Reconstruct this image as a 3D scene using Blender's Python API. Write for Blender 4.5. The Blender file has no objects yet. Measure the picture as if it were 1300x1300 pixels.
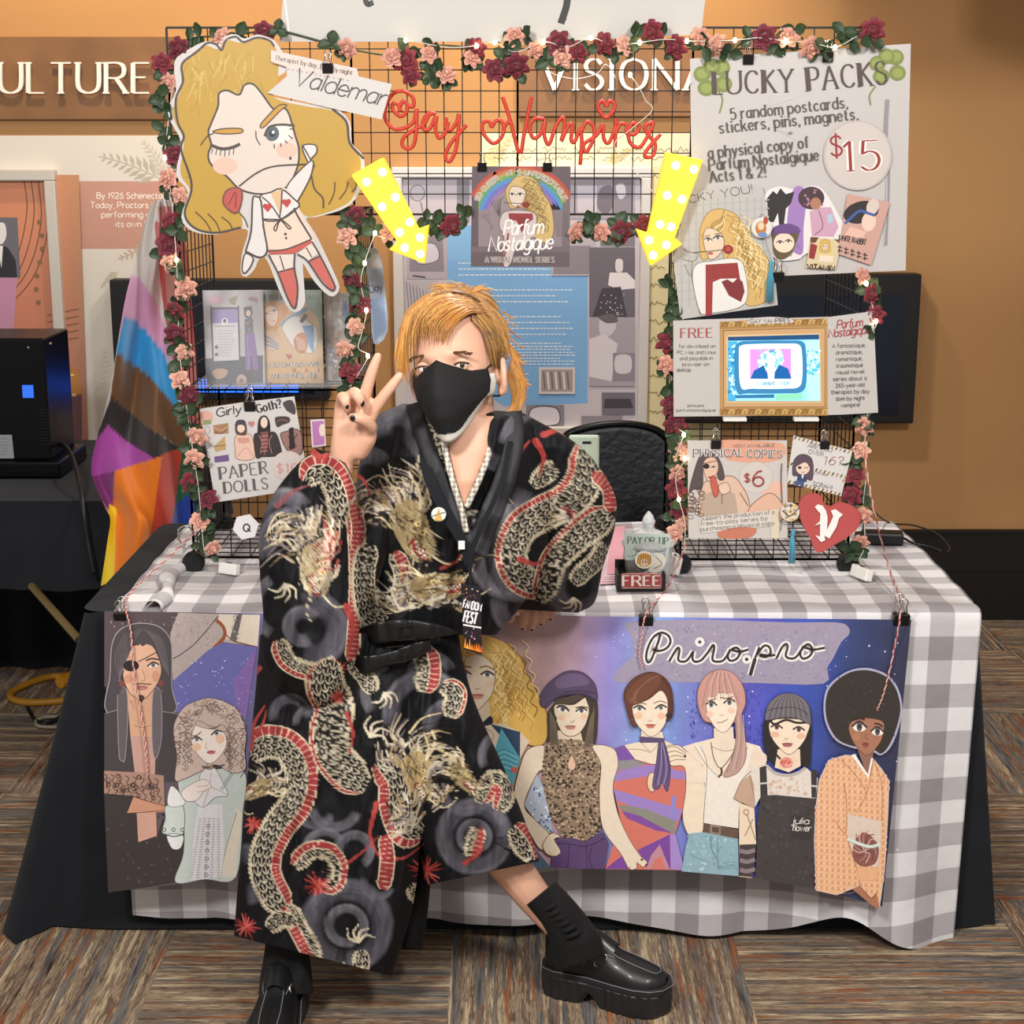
import bpy, bmesh, math, random
import numpy as np
from mathutils import Vector, Matrix
PI = math.pi
random.seed(7); np.random.seed(7)
C = bpy.context.scene.collection
S = bpy.context.scene

# ------------------------------------------------------------------ camera
FPX, CH, CD, CP = 2000.0, 1.70, 3.21, math.radians(13.0)
cam = bpy.data.cameras.new('camera'); co = bpy.data.objects.new('camera', cam); C.objects.link(co)
cam.sensor_width = 36; cam.lens = FPX/1300*36
co.location = (0, -CD, CH); co.rotation_euler = (PI/2-CP, 0, 0)
S.camera = co

# ------------------------------------------------------------------ light
S.view_settings.view_transform = 'Standard'; S.view_settings.look = 'None'
S.view_settings.gamma = 1; S.view_settings.exposure = 0.0
S.cycles.use_denoising = True
S.cycles.max_bounces = 6
w = bpy.data.worlds.new('hall_air'); S.world = w; w.use_nodes = True
w.node_tree.nodes['Background'].inputs[0].default_value = (1, .965, .93, 1)
w.node_tree.nodes['Background'].inputs[1].default_value = .44
def area(name, loc, size, power, col, target=None, sizey=None, spread=None):
    l = bpy.data.lights.new(name, 'AREA'); l.energy = power; l.color = col
    l.size = size
    if sizey: l.shape = 'RECTANGLE'; l.size_y = sizey
    if spread: l.spread = math.radians(spread)
    o = bpy.data.objects.new(name, l); C.objects.link(o); o.location = loc
    if target is not None:
        o.rotation_euler = (Vector(target)-Vector(loc)).to_track_quat('-Z', 'Y').to_euler()
    return o
def spot(name, loc, target, power, col, deg, blend=.3, rad=.05):
    l = bpy.data.lights.new(name, 'SPOT'); l.energy = power; l.color = col
    l.spot_size = math.radians(deg); l.spot_blend = blend; l.shadow_soft_size = rad
    o = bpy.data.objects.new(name, l); C.objects.link(o); o.location = loc
    o.rotation_euler = (Vector(target)-Vector(loc)).to_track_quat('-Z', 'Y').to_euler()
    return o
WARM = (1, .78, .50); NEUT = (1, .965, .925)
area('ceiling_downlight_front', (-1.0, -2.7, 2.9), .45, 82, NEUT, (0, 0, .5))
area('ceiling_downlight_front', (1.0, -2.5, 2.9), .45, 60, NEUT, (.1, 0, .5))
area('ceiling_downlight_booth', (.15, .95, 3.0), .22, 44, NEUT, (.05, -.1, 0))
for sx in (-1.45, -.45, .42):
    spot('wall_washer', (sx, 1.85, 2.95), (sx, 2.4, 1.85), 62, WARM, 88, .8, .04)

# ------------------------------------------------------------------ helpers
_c, _s = math.cos(CP), math.sin(CP)
def ray(px, py):
    a = (px-650)/FPX; b = (650-py)/FPX
    return (a, _c+b*_s, -_s+b*_c)
def at(px, py, y):                       # the point of the plane y = const seen at a pixel of the photograph
    r = ray(px, py); t = (y+CD)/r[1]
    return (r[0]*t, y, CH+r[2]*t)
def atz(px, py, z):
    r = ray(px, py); t = (z-CH)/r[2]
    return (r[0]*t, -CD+r[1]*t, z)
def lin(c):
    if isinstance(c, str):
        c = c.lstrip('#'); c = tuple(int(c[i:i+2], 16)/255 for i in (0, 2, 4))
    return tuple((x/12.92 if x <= .04045 else ((x+.055)/1.055)**2.4) for x in c[:3])
def mat(name, col='#808080', rough=.6, metal=0, bump=0, bscale=60, vary=0, vscale=8, attr=False, coat=0, emit=None, est=1, trans=0, ior=1.45, sheen=0, alpha=1, spec=.5):
    m = bpy.data.materials.new(name); m.use_nodes = True
    nt = m.node_tree; N = nt.nodes; L = nt.links; b = N['Principled BSDF']
    b.inputs['Roughness'].default_value = rough; b.inputs['Metallic'].default_value = metal
    b.inputs['Coat Weight'].default_value = coat; b.inputs['Coat Roughness'].default_value = .12
    b.inputs['Transmission Weight'].default_value = trans; b.inputs['IOR'].default_value = ior
    b.inputs['Sheen Weight'].default_value = sheen; b.inputs['Alpha'].default_value = alpha
    b.inputs['Specular IOR Level'].default_value = spec
    src = None
    if attr:
        a = N.new('ShaderNodeAttribute'); a.attribute_name = 'Col'; src = a.outputs['Color']
    else:
        rgb = N.new('ShaderNodeRGB'); rgb.outputs[0].default_value = (*lin(col), 1); src = rgb.outputs[0]
    if vary:
        tc = N.new('ShaderNodeTexCoord'); n = N.new('ShaderNodeTexNoise'); n.inputs['Scale'].default_value = vscale; n.inputs['Detail'].default_value = 4
        L.new(tc.outputs['Object'], n.inputs['Vector'])
        mr = N.new('ShaderNodeMapRange'); mr.inputs[1].default_value = .25; mr.inputs[2].default_value = .75; mr.inputs[3].default_value = 1-vary; mr.inputs[4].default_value = 1+vary
        L.new(n.outputs[0], mr.inputs[0])
        mx = N.new('ShaderNodeVectorMath'); mx.operation = 'SCALE'; L.new(src, mx.inputs[0]); L.new(mr.outputs[0], mx.inputs['Scale']); src = mx.outputs[0]
    L.new(src, b.inputs['Base Color'])
    if emit is not None:
        if emit == 'attr': L.new(src, b.inputs['Emission Color'])
        else: b.inputs['Emission Color'].default_value = (*lin(emit), 1)
        b.inputs['Emission Strength'].default_value = est
    if bump:
        tc = N.new('ShaderNodeTexCoord'); n = N.new('ShaderNodeTexNoise'); n.inputs['Scale'].default_value = bscale; n.inputs['Detail'].default_value = 3
        L.new(tc.outputs['Object'], n.inputs['Vector'])
        bp = N.new('ShaderNodeBump'); bp.inputs['Strength'].default_value = bump; bp.inputs['Distance'].default_value = .01
        L.new(n.outputs[0], bp.inputs['Height']); L.new(bp.outputs[0], b.inputs['Normal'])
    return m
def tag(o, label=None, cat=None, group=None, kind=None):
    if label: o['label'] = label
    if cat: o['category'] = cat
    if group: o['group'] = group
    if kind: o['kind'] = kind
    return o
def empty(name, loc, label, cat, group=None):
    o = bpy.data.objects.new(name, None); C.objects.link(o); o.location = loc; o.empty_display_size = .05
    return tag(o, label, cat, group)
def setpar(o, p):
    """parent keeping the world place (parents are only ever translated)"""
    q = p; off = Vector((0, 0, 0))
    while q: off += q.location; q = q.parent
    o.parent = p; o.location = o.location-off
    return o
class MB:
    """collects shapes; build() links them as one mesh object"""
    def __init__(s): s.v = []; s.f = []; s.c = []; s.mi = []; s.m = 0; s.col = (1, 1, 1)
    def add(s, V, F, col=None, m=None):
        o = len(s.v); s.v += [tuple(p) for p in V]
        s.f += [tuple(i+o for i in f) for f in F]
        c = s.col if col is None else col
        if len(c) and isinstance(c[0], (tuple, list, np.ndarray)): s.c += [tuple(x) for x in c]
        else: s.c += [tuple(c)]*len(V)
        s.mi += [s.m if m is None else m]*len(F)
        return s
    def box(s, c, d, rot=None, **k):
        x, y, z = (q/2 for q in d)
        V = [Vector((sx*x, sy*y, sz*z)) for sx in (-1, 1) for sy in (-1, 1) for sz in (-1, 1)]
        if rot is not None: V = [rot @ v for v in V]
        V = [v+Vector(c) for v in V]
        return s.add(V, [(0, 1, 3, 2), (4, 6, 7, 5), (0, 4, 5, 1), (2, 3, 7, 6), (0, 2, 6, 4), (1, 5, 7, 3)], **k)
    def tube(s, P, r, n=8, closed=False, cap=True, up=None, **k):
        P = [Vector(p) for p in P]; m = len(P); V = []; F = []
        rr = r if isinstance(r, (list, tuple, np.ndarray)) else [r]*m
        prev = None
        for i, p in enumerate(P):
            a = P[(i-1) % m] if (closed or i > 0) else p; b = P[(i+1) % m] if (closed or i < m-1) else p
            t = (b-a); t = t.normalized() if t.length > 1e-9 else Vector((0, 0, 1))
            if prev is None:
                u = Vector((0, 0, 1)) if abs(t.z) < .9 else Vector((1, 0, 0))
                u = (u-t*u.dot(t)).normalized()
            else:
                u = prev-t*prev.dot(t); u = u.normalized() if u.length > 1e-6 else t.orthogonal().normalized()
            prev = u; w_ = t.cross(u)
            for j in range(n):
                g = 2*PI*j/n; V.append(p+(u*math.cos(g)+w_*math.sin(g))*rr[i])
        for i in range(m if closed else m-1):
            i2 = (i+1) % m
            for j in range(n): F.append((i*n+j, i*n+(j+1) % n, i2*n+(j+1) % n, i2*n+j))
        if cap and not closed:
            F.append(tuple(range(n-1, -1, -1))); F.append(tuple((m-1)*n+j for j in range(n)))
        return s.add(V, F, **k)
    def bar(s, a, b, r, **k):            # thin square wire
        a = Vector(a); b = Vector(b); t = (b-a).normalized()
        u = t.orthogonal().normalized()*r; w_ = t.cross(u)
        V = [q+x for q in (a, b) for x in (u, w_, -u, -w_)]
        return s.add(V, [(0, 1, 5, 4), (1, 2, 6, 5), (2, 3, 7, 6), (3, 0, 4, 7), (3, 2, 1, 0), (4, 5, 6, 7)], **k)
    def grid(s, fn, nu, nv, col=None, closeu=False, **k):
        V = []; F = []; cc = [] if callable(col) else col
        for j in range(nv+1):
            for i in range(nu if closeu else nu+1):
                u, v = i/nu, j/nv; V.append(fn(u, v))
                if callable(col): cc.append(col(u, v))
        W = nu if closeu else nu+1
        for j in range(nv):
            for i in range(nu):
                i2 = (i+1) % W if closeu else i+1
                F.append((j*W+i, j*W+i2, (j+1)*W+i2, (j+1)*W+i))
        return s.add(V, F, col=cc, **k)
    def lathe(s, prof, c=(0, 0, 0), n=20, rot=None, **k):
        V = []; F = []
        for r, z in prof:
            for j in range(n):
                g = 2*PI*j/n; p = Vector((r*math.cos(g), r*math.sin(g), z))
                if rot is not None: p = rot @ p
                V.append(p+Vector(c))
        for i in range(len(prof)-1):
            for j in range(n): F.append((i*n+j, i*n+(j+1) % n, (i+1)*n+(j+1) % n, (i+1)*n+j))
        F.append(tuple(range(n-1, -1, -1))); F.append(tuple((len(prof)-1)*n+j for j in range(n)))
        return s.add(V, F, **k)
    def ball(s, c, r, nu=12, nv=8, rot=None, **k):
        r = r if isinstance(r, (tuple, list)) else (r, r, r)
        def fn(u, v):
            a = 2*PI*u; b = PI*(.001+.998*v)
            p = Vector((r[0]*math.cos(a)*math.sin(b), r[1]*math.sin(a)*math.sin(b), r[2]*math.cos(b)))
            if rot is not None: p = rot @ p
            return p+Vector(c)
        return s.grid(fn, nu, nv, closeu=True, **k)
    def prism(s, front, d, **k):
        """extrude a closed outline of points by the vector d"""
        n = len(front); V = [Vector(p) for p in front]; V += [p+Vector(d) for p in V]
        F = [tuple(range(n)), tuple(range(2*n-1, n-1, -1))]
        F += [(i, i+n, (i+1) % n+n, (i+1) % n) for i in range(n)]
        return s.add(V, F, **k)
    def build(s, name, m, parent=None, smooth=False, col=False, bevel=0, solid=0, sub=0):
        me = bpy.data.meshes.new(name)
        me.from_pydata(s.v, [], s.f); me.validate(clean_customdata=False)
        for q in (m if isinstance(m, (list, tuple)) else [m]): me.materials.append(q)
        if isinstance(m, (list, tuple)) and len(me.polygons) == len(s.mi): me.polygons.foreach_set('material_index', s.mi)
        if col and len(me.vertices) == len(s.c):
            a = me.color_attributes.new('Col', 'FLOAT_COLOR', 'POINT')
            q = np.ones((len(s.c), 4), dtype=np.float32); q[:, :3] = np.array(s.c); a.data.foreach_set('color', q.ravel())
        if smooth: me.polygons.foreach_set('use_smooth', [True]*len(me.polygons))
        me.update()
        o = bpy.data.objects.new(name, me); C.objects.link(o)
        if solid: q = o.modifiers.new('thickness', 'SOLIDIFY'); q.thickness = solid; q.offset = -1
        if bevel: q = o.modifiers.new('soft_edge', 'BEVEL'); q.width = bevel; q.segments = 2; q.limit_method = 'ANGLE'
        if sub: q = o.modifiers.new('smooth', 'SUBSURF'); q.levels = sub; q.render_levels = sub
        if parent is not None: setpar(o, parent)
        return o
def cr(P, n=8, closed=False):
    """Catmull-Rom through the points"""
    P = [np.array(p, float) for p in P]; m = len(P); out = []
    if m < 3 and not closed: return [tuple(P[0]+(P[1]-P[0])*k/n) for k in range(n+1)]
    for i in range(m if closed else m-1):
        p0 = P[(i-1) % m] if (closed or i > 0) else 2*P[0]-P[1]
        p1 = P[i]; p2 = P[(i+1) % m]
        p3 = P[(i+2) % m] if (closed or i+2 < m) else 2*P[-1]-P[-2]
        for k in range(n):
            t = k/n
            out.append(tuple(.5*((2*p1)+(p2-p0)*t+(2*p0-5*p1+4*p2-p3)*t*t+(3*p1-p0-3*p2+p3)*t**3)))
    if not closed: out.append(tuple(P[-1]))
    return out
def pp(s):
    """'x,y x,y ...' -> points"""
    return [tuple(float(q) for q in t.split(',')) for t in s.split()]
def fbm(x, y, seed=0, oct=4):
    """cheap smooth value noise, numpy, about -1..1"""
    rng = np.random.RandomState(seed); tab = rng.rand(64, 64)*2-1
    r = 0; a = 1; tot = 0
    for o in range(oct):
        xi = np.floor(x).astype(int); yi = np.floor(y).astype(int); fx = x-xi; fy = y-yi
        fx = fx*fx*(3-2*fx); fy = fy*fy*(3-2*fy)
        g = lambda i, j: tab[(i+o*7) % 64, (j+o*13) % 64]
        r = r+a*((g(xi, yi)*(1-fx)+g(xi+1, yi)*fx)*(1-fy)+(g(xi, yi+1)*(1-fx)+g(xi+1, yi+1)*fx)*fy)
        tot += a; a *= .5; x = x*2.03; y = y*2.03
    return r/tot

# ---- printed artwork: flat ink shapes laid on a sheet, traced on the plane the sheet hangs in
class Art(MB):
    STEP = 4e-5
    def __init__(s, y, surf=None, tilt=None):
        MB.__init__(s); s.y = y; s.k = 0; s.surf = surf
    def up(s, n=1): s.k += n; return s
    def P(s, x, y):
        q = s.surf(x, y) if s.surf else at(x, y, s.y)
        return (q[0], q[1]-s.k*s.STEP, q[2])
    def poly(s, pts, col, up=True):
        if isinstance(pts, str): pts = pp(pts)
        s.k += 1 if up else .04
        s.add([s.P(*p) for p in pts], [tuple(range(len(pts)))], col=lin(col)); return s
    def blob(s, pts, col, n=6, line=None, lw=.8):
        if isinstance(pts, str): pts = pp(pts)
        q = cr(pts, n, True); s.poly(q, col)
        if line: s.stroke(q+[q[0]], lw, line, sm=0)
        return s
    def ell(s, cx, cy, rx, ry, col, rot=0, n=22):
        c, d = math.cos(math.radians(rot)), math.sin(math.radians(rot))
        return s.poly([(cx+rx*math.cos(a)*c-ry*math.sin(a)*d, cy+rx*math.cos(a)*d+ry*math.sin(a)*c) for a in [2*PI*i/n for i in range(n)]], col)
    def ring(s, cx, cy, rx, ry, wd, col, n=26):
        return s.stroke([(cx+rx*math.cos(2*PI*i/n), cy+ry*math.sin(2*PI*i/n)) for i in range(n+1)], wd, col, sm=0)
    def stroke(s, pts, wd, col, sm=6, taper=0, up=True):
        if isinstance(pts, str): pts = pp(pts)
        if sm and len(pts) > 2: pts = cr(pts, sm)
        s.k += 1 if up else .04
        n = len(pts)
        if n < 2: return s
        V = []
        for i, p in enumerate(pts):
            a = pts[max(i-1, 0)]; b = pts[min(i+1, n-1)]
            dx, dy = b[0]-a[0], b[1]-a[1]; l = math.hypot(dx, dy) or 1
            q = wd/2
            if taper: q *= 1-taper*abs(2*i/(n-1)-1)
            V += [s.P(p[0]-dy/l*q, p[1]+dx/l*q), s.P(p[0]+dy/l*q, p[1]-dx/l*q)]
        s.add(V, [(2*i, 2*i+1, 2*i+3, 2*i+2) for i in range(n-1)], col=lin(col)); return s
    def sheet(s, corners, fn=None, col='#d8d4d2', nu=1, nv=1):
        """four corners tl tr br bl; fn(u,v)->colour"""
        if isinstance(corners, str): corners = pp(corners)
        a, b, c, d = [np.array(p) for p in corners]
        def q(u, v):
            p = (a*(1-u)+b*u)*(1-v)+(d*(1-u)+c*u)*v
            return s.P(p[0], p[1])
        s.grid(q, nu, nv, col=(lambda u, v: lin(fn(u, v))) if fn else lin(col)); s.k += 1; return s
    def text(s, t, x0, y0, x1, y1, h, col, wd=.9, style='sans', slant=0):
        """text on the baseline (x0,y0)-(x1,y1), cap height h px, stretched to fit"""
        G, W = layout(t, style)
        L = math.hypot(x1-x0, y1-y0); sx = L/max(W, .1); ex, ey = (x1-x0)/L, (y1-y0)/L
        s.k += 1
        for st in G:
            q = [(x0+ex*(gx*sx+slant*gy*h/10)+ey*gy*h/10, y0+ey*(gx*sx+slant*gy*h/10)-ex*gy*h/10) for gx, gy in st]
            if style == 'serif' or style == 'inline':
                for i in range(len(q)-1):
                    dx = abs((q[i+1][0]-q[i][0])*ex+(q[i+1][1]-q[i][1])*ey); dy = math.hypot(q[i+1][0]-q[i][0], q[i+1][1]-q[i][1])
                    tk = .45+.75*math.sqrt(max(0, 1-(dx/(dy+1e-6))**2))
                    s.stroke([q[i], q[i+1]], wd*tk, col, sm=0, up=False)
            else: s.stroke(q, wd, col, sm=0, up=False)
        return s
    def lines(s, x, y, w_, n, dy, col, wd=.9, ragged=.25, dx=0):
        """rows of print too small to read"""
        s.k += 1
        for i in range(n):
            s_ = w_*(1-ragged*random.random()); q = x
            while q < x+s_:
                l = random.uniform(2, 6); s.stroke([(q+dx*i, y+i*dy), (min(q+l, x+s_)+dx*i, y+i*dy)], wd, col, sm=0, up=False); q += l+1.4
        return s
    def sheetbuild(s, name, m, label, cat, group=None, solid=.0012, parent=None):
        o = s.build(name, m, parent, col=True)
        if label: tag(o, label, cat, group)
        return o
GL = {
'A': '7;0,0 3.5,10 7,0;1.2,3.6 5.8,3.6', 'B': '6;0,0 0,10;~0,10 3.5,10 5.4,8.6 4.9,6.2 3,5.4 0,5.4;~3,5.4 5.6,4.6 6,2 4.4,.2 0,0',
'C': '6.6;~6.4,8.2 5,9.7 2.8,9.7 .8,7.8 .3,5 .8,2.2 2.8,.3 5,.3 6.5,1.8', 'D': '6.8;0,0 0,10;~0,10 3.4,10 6.1,8.4 6.8,5 6.1,1.6 3.4,0 0,0',
'E': '5.2;5.2,0 0,0 0,10 5.2,10;0,5.2 4,5.2', 'F': '5;0,0 0,10 5,10;0,5.2 4,5.2', 'G': '7;~6.4,8.2 5,9.7 2.8,9.7 .8,7.8 .3,5 .8,2.2 2.8,.3 5,.3 6.8,1.4;6.8,1.2 6.8,4.6 4.4,4.6',
'H': '6.8;0,0 0,10;6.8,0 6.8,10;0,5.2 6.8,5.2', 'I': '1;.5,0 .5,10', 'J': '4;~3.6,10 3.6,2.4 2.4,.2 .4,.8', 'K': '6.4;0,0 0,10;6,10 .2,4.4;2,6 6.4,0',
'L': '5;0,10 0,0 5,0', 'M': '8.4;0,0 .6,10 4.2,2 7.8,10 8.4,0', 'N': '7;0,0 0,10 7,0 7,10', 'O': '7.6;~3.8,10 1,8.6 0,5 1,1.4 3.8,0 6.6,1.4 7.6,5 6.6,8.6 3.8,10',
'P': '6;0,0 0,10;~0,10 3.8,10 5.8,8.8 5.8,6 3.8,4.7 0,4.7', 'Q': '7.6;~3.8,10 1,8.6 0,5 1,1.4 3.8,0 6.6,1.4 7.6,5 6.6,8.6 3.8,10;4.4,2.4 7.6,-1.2', 'R': '6.4;0,0 0,10;~0,10 3.8,10 5.6,8.8 5.6,6.2 3.8,5 0,5;3.2,5 6.4,0',
'S': '5.2;~4.9,8.4 3.6,9.8 1.6,9.7 .3,8.2 .8,6.2 2.7,5.2 4.6,4 5.1,2 3.8,.3 1.6,.2 .1,1.8', 'T': '6.4;3.2,0 3.2,10;0,10 6.4,10', 'U': '6.8;~0,10 0,3 1,.8 3.4,0 5.8,.8 6.8,3 6.8,10', 'V': '7;0,10 3.5,0 7,10',
'W': '9.6;0,10 2.4,0 4.8,9 7.2,0 9.6,10', 'X': '6.6;0,0 6.6,10;0,10 6.6,0', 'Y': '6.6;0,10 3.3,5 6.6,10;3.3,5 3.3,0', 'Z': '6;0,10 6,10 0,0 6,0',
'a': '4.8;~4.6,5.4 3.2,6.6 1.4,6.2 .2,4.4 .2,2 1.4,.2 3,.4 4.6,2;4.6,6.6 4.6,0', 'b': '5;0,10 0,0;~0,4.6 1.6,6.6 3.6,6.4 5,4.6 5,2 3.6,.2 1.6,.2 0,2', 'c': '4.4;~4.3,5.4 3,6.6 1.4,6.3 .2,4.4 .2,2.2 1.4,.3 3,.1 4.4,1.2',
'd': '5;~5,4.6 3.4,6.6 1.4,6.4 0,4.6 0,2 1.4,.2 3.4,.2 5,2;5,10 5,0', 'e': '4.8;~.2,3.5 4.6,3.5 4.4,5.2 3,6.6 1.4,6.3 .2,4.4 .2,2.2 1.4,.3 3.2,.1 4.6,1.3', 'f': '3.4;~3.4,9.6 2.2,10 1.2,8.6 1.2,0;0,6.4 3.2,6.4',
'g': '5;~5,4.6 3.4,6.6 1.4,6.4 0,4.6 0,2.2 1.4,.4 3.4,.4 5,2.2;~5,6.6 5,-1 3.8,-3 1.6,-3 .3,-1.8', 'h': '4.8;0,10 0,0;~0,4.4 1.6,6.4 3.6,6.4 4.8,4.8 4.8,0', 'i': '.8;.4,6.6 .4,0;.4,9 .4,9.8', 'j': '2;~1.6,6.6 1.6,-1.4 .8,-3 -.6,-2.6;1.6,9 1.6,9.8',
'k': '4.6;0,10 0,0;4.2,6.6 .2,2.8;1.6,4.2 4.6,0', 'l': '.8;.4,10 .4,0', 'm': '7.8;0,6.6 0,0;~0,4.6 1.4,6.4 3,6.4 3.9,4.8 3.9,0;~3.9,4.6 5.3,6.4 6.9,6.4 7.8,4.8 7.8,0', 'n': '4.8;0,6.6 0,0;~0,4.4 1.6,6.4 3.6,6.4 4.8,4.8 4.8,0',
'o': '5;~2.5,6.6 .7,5.6 0,3.3 .7,1 2.5,0 4.3,1 5,3.3 4.3,5.6 2.5,6.6', 'p': '5;0,6.6 0,-3.2;~0,4.6 1.6,6.6 3.6,6.4 5,4.6 5,2 3.6,.2 1.6,.2 0,2', 'q': '5;~5,4.6 3.4,6.6 1.4,6.4 0,4.6 0,2 1.4,.2 3.4,.2 5,2;5,6.6 5,-3.2', 'r': '3.2;0,6.6 0,0;~0,4 1.2,6 2.4,6.7 3.2,6.3',
's': '4;~3.8,5.6 2.6,6.6 1,6.4 .2,5.2 1,3.9 2.8,3 3.9,1.8 3.2,.4 1.6,0 .2,1', 't': '3.4;~1.3,9 1.3,1.4 2.2,.1 3.4,.6;0,6.4 3.2,6.4', 'u': '4.8;~0,6.6 0,2 1,.2 3,.1 4.8,2.2;4.8,6.6 4.8,0', 'v': '4.8;0,6.6 2.4,0 4.8,6.6', 'w': '7.2;0,6.6 1.8,0 3.6,6 5.4,0 7.2,6.6', 'x': '4.6;0,6.6 4.6,0;0,0 4.6,6.6', 'y': '4.8;0,6.6 2.5,.2;~4.8,6.6 2.4,0 1.2,-2.6 -.2,-3', 'z': '4.2;0,6.6 4.2,6.6 0,0 4.2,0',
'0': '5.6;~2.8,10 .6,8.2 0,5 .6,1.8 2.8,0 5,1.8 5.6,5 5,8.2 2.8,10', '1': '2.6;0,8.2 1.8,10 1.8,0', '2': '5.4;~.3,7.6 1.2,9.6 3.2,10 5,8.6 4.8,6.4 2.6,3.4 0,0;0,0 5.4,0', '5': '5.2;4.8,10 .8,10 .4,5.6;~.4,5.6 2.6,6.4 4.6,5.4 5.2,3 4,.6 1.8,0 0,1.2',
'6': '5.4;~4.6,9.6 2.4,8.8 .6,5.8 .2,2.8 1.4,.4 3.4,.1 5.2,1.8 5,4.4 3.2,5.8 1.2,5 .3,3.2', '9': '5.4;~5,6 3.8,4.4 1.8,4.4 .3,6 .5,8.6 2.4,10 4.6,9.2 5.2,7 4.6,3 2.4,0', '$': '5.2;~4.9,8.2 3.6,9.4 1.6,9.3 .3,7.9 .8,6.2 2.7,5.2 4.6,4 5.1,2.3 3.8,.7 1.6,.6 .1,1.8;2.6,11 2.6,-1',
'!': '.8;.4,10 .4,3;.4,.6 .4,-.2', '?': '4.4;~.2,8 1.2,9.8 3.2,9.8 4.4,8 3.8,6 2.3,4.8 2.2,3;2.2,.6 2.2,-.2', '.': '.8;.4,.5 .4,-.3', ',': '1;~.7,.6 .7,-.6 .1,-1.8', '&': '6.4;~6.2,3.6 4.6,.8 2.2,0 .3,1.4 .6,3.6 3,5.4 4.2,7.4 3.4,9.6 1.8,9.4 1.2,7.6 2.6,5 6.4,0',
"'": '.8;.5,10 .3,8', '-': '3;0,3.4 3,3.4', '+': '4;0,4 4,4;2,6 2,2', ':': '.8;.4,.4 .4,-.3;.4,5 .4,5.7', '/': '3;0,-1 3,10'}
_gl = {}
def glyph(ch):
    if ch not in _gl:
        p = GL[ch].split(';'); st = []
        for q in p[1:]:
            st.append(cr(pp(q[1:]), 4) if q[0] == '~' else pp(q))
        _gl[ch] = (float(p[0]), st)
    return _gl[ch]
def layout(t, style):
    x = 0; out = []
    gap = dict(script=1.0, serif=2.3, inline=2.4).get(style, 1.8)
    for ch in t:
        if ch == ' ': x += 3.4; continue
        wd, st = glyph(ch)
        for q in st:
            out.append([(x+a, b) for a, b in q])
            if style in ('serif', 'inline') and len(q) <= 5 or (style in ('serif', 'inline') and ch in 'UhnmrupJ'):
                for e, e2 in ((0, 1), (-1, -2)):
                    ax, ay = q[e]; dx, dy = ax-q[e2][0], ay-q[e2][1]
                    if abs(dy) > abs(dx)*1.0 and (ay < .3 or ay > 9.6 or 6.2 < ay < 6.9):
                        out.append([(x+ax-1.1, ay), (x+ax+1.1, ay)])
        if style == 'inline' and ch.isupper():
            for q in st:                 # the doubled stem of the display letters
                if len(q) >= 2 and abs(q[0][0]-q[1][0]) < .4 and abs(q[0][1]-q[1][1]) > 5:
                    out.append([(x+q[0][0]+1.2, q[0][1]), (x+q[1][0]+1.2, q[1][1])]); break
        x += wd+gap
    return out, x-gap
INK = '#3c3432'
M = dict(
    paper=mat('laminated_print', attr=True, rough=.42, coat=.25),
    matte=mat('matte_print', attr=True, rough=.75),
    black_cloth=mat('black_cotton', '#1d1f24', .9, bump=.25, bscale=300, vary=.15, sheen=.05, spec=.2),
    wire=mat('black_wire', '#151313', .45, metal=.3),
    black_plastic=mat('black_plastic', '#131315', .45, vary=.1),
    black_metal=mat('black_metal', '#101012', .35, metal=.6),
    white_plastic=mat('white_plastic', '#e6e4e0', .35),
    steel=mat('polished_steel', '#c9c6c0', .25, metal=1),
    clear=mat('clear_acrylic', '#eef2f4', .05, alpha=.13),
    glass=mat('cut_glass', '#f2f4f5', .03, trans=1, ior=1.45),
)
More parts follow.
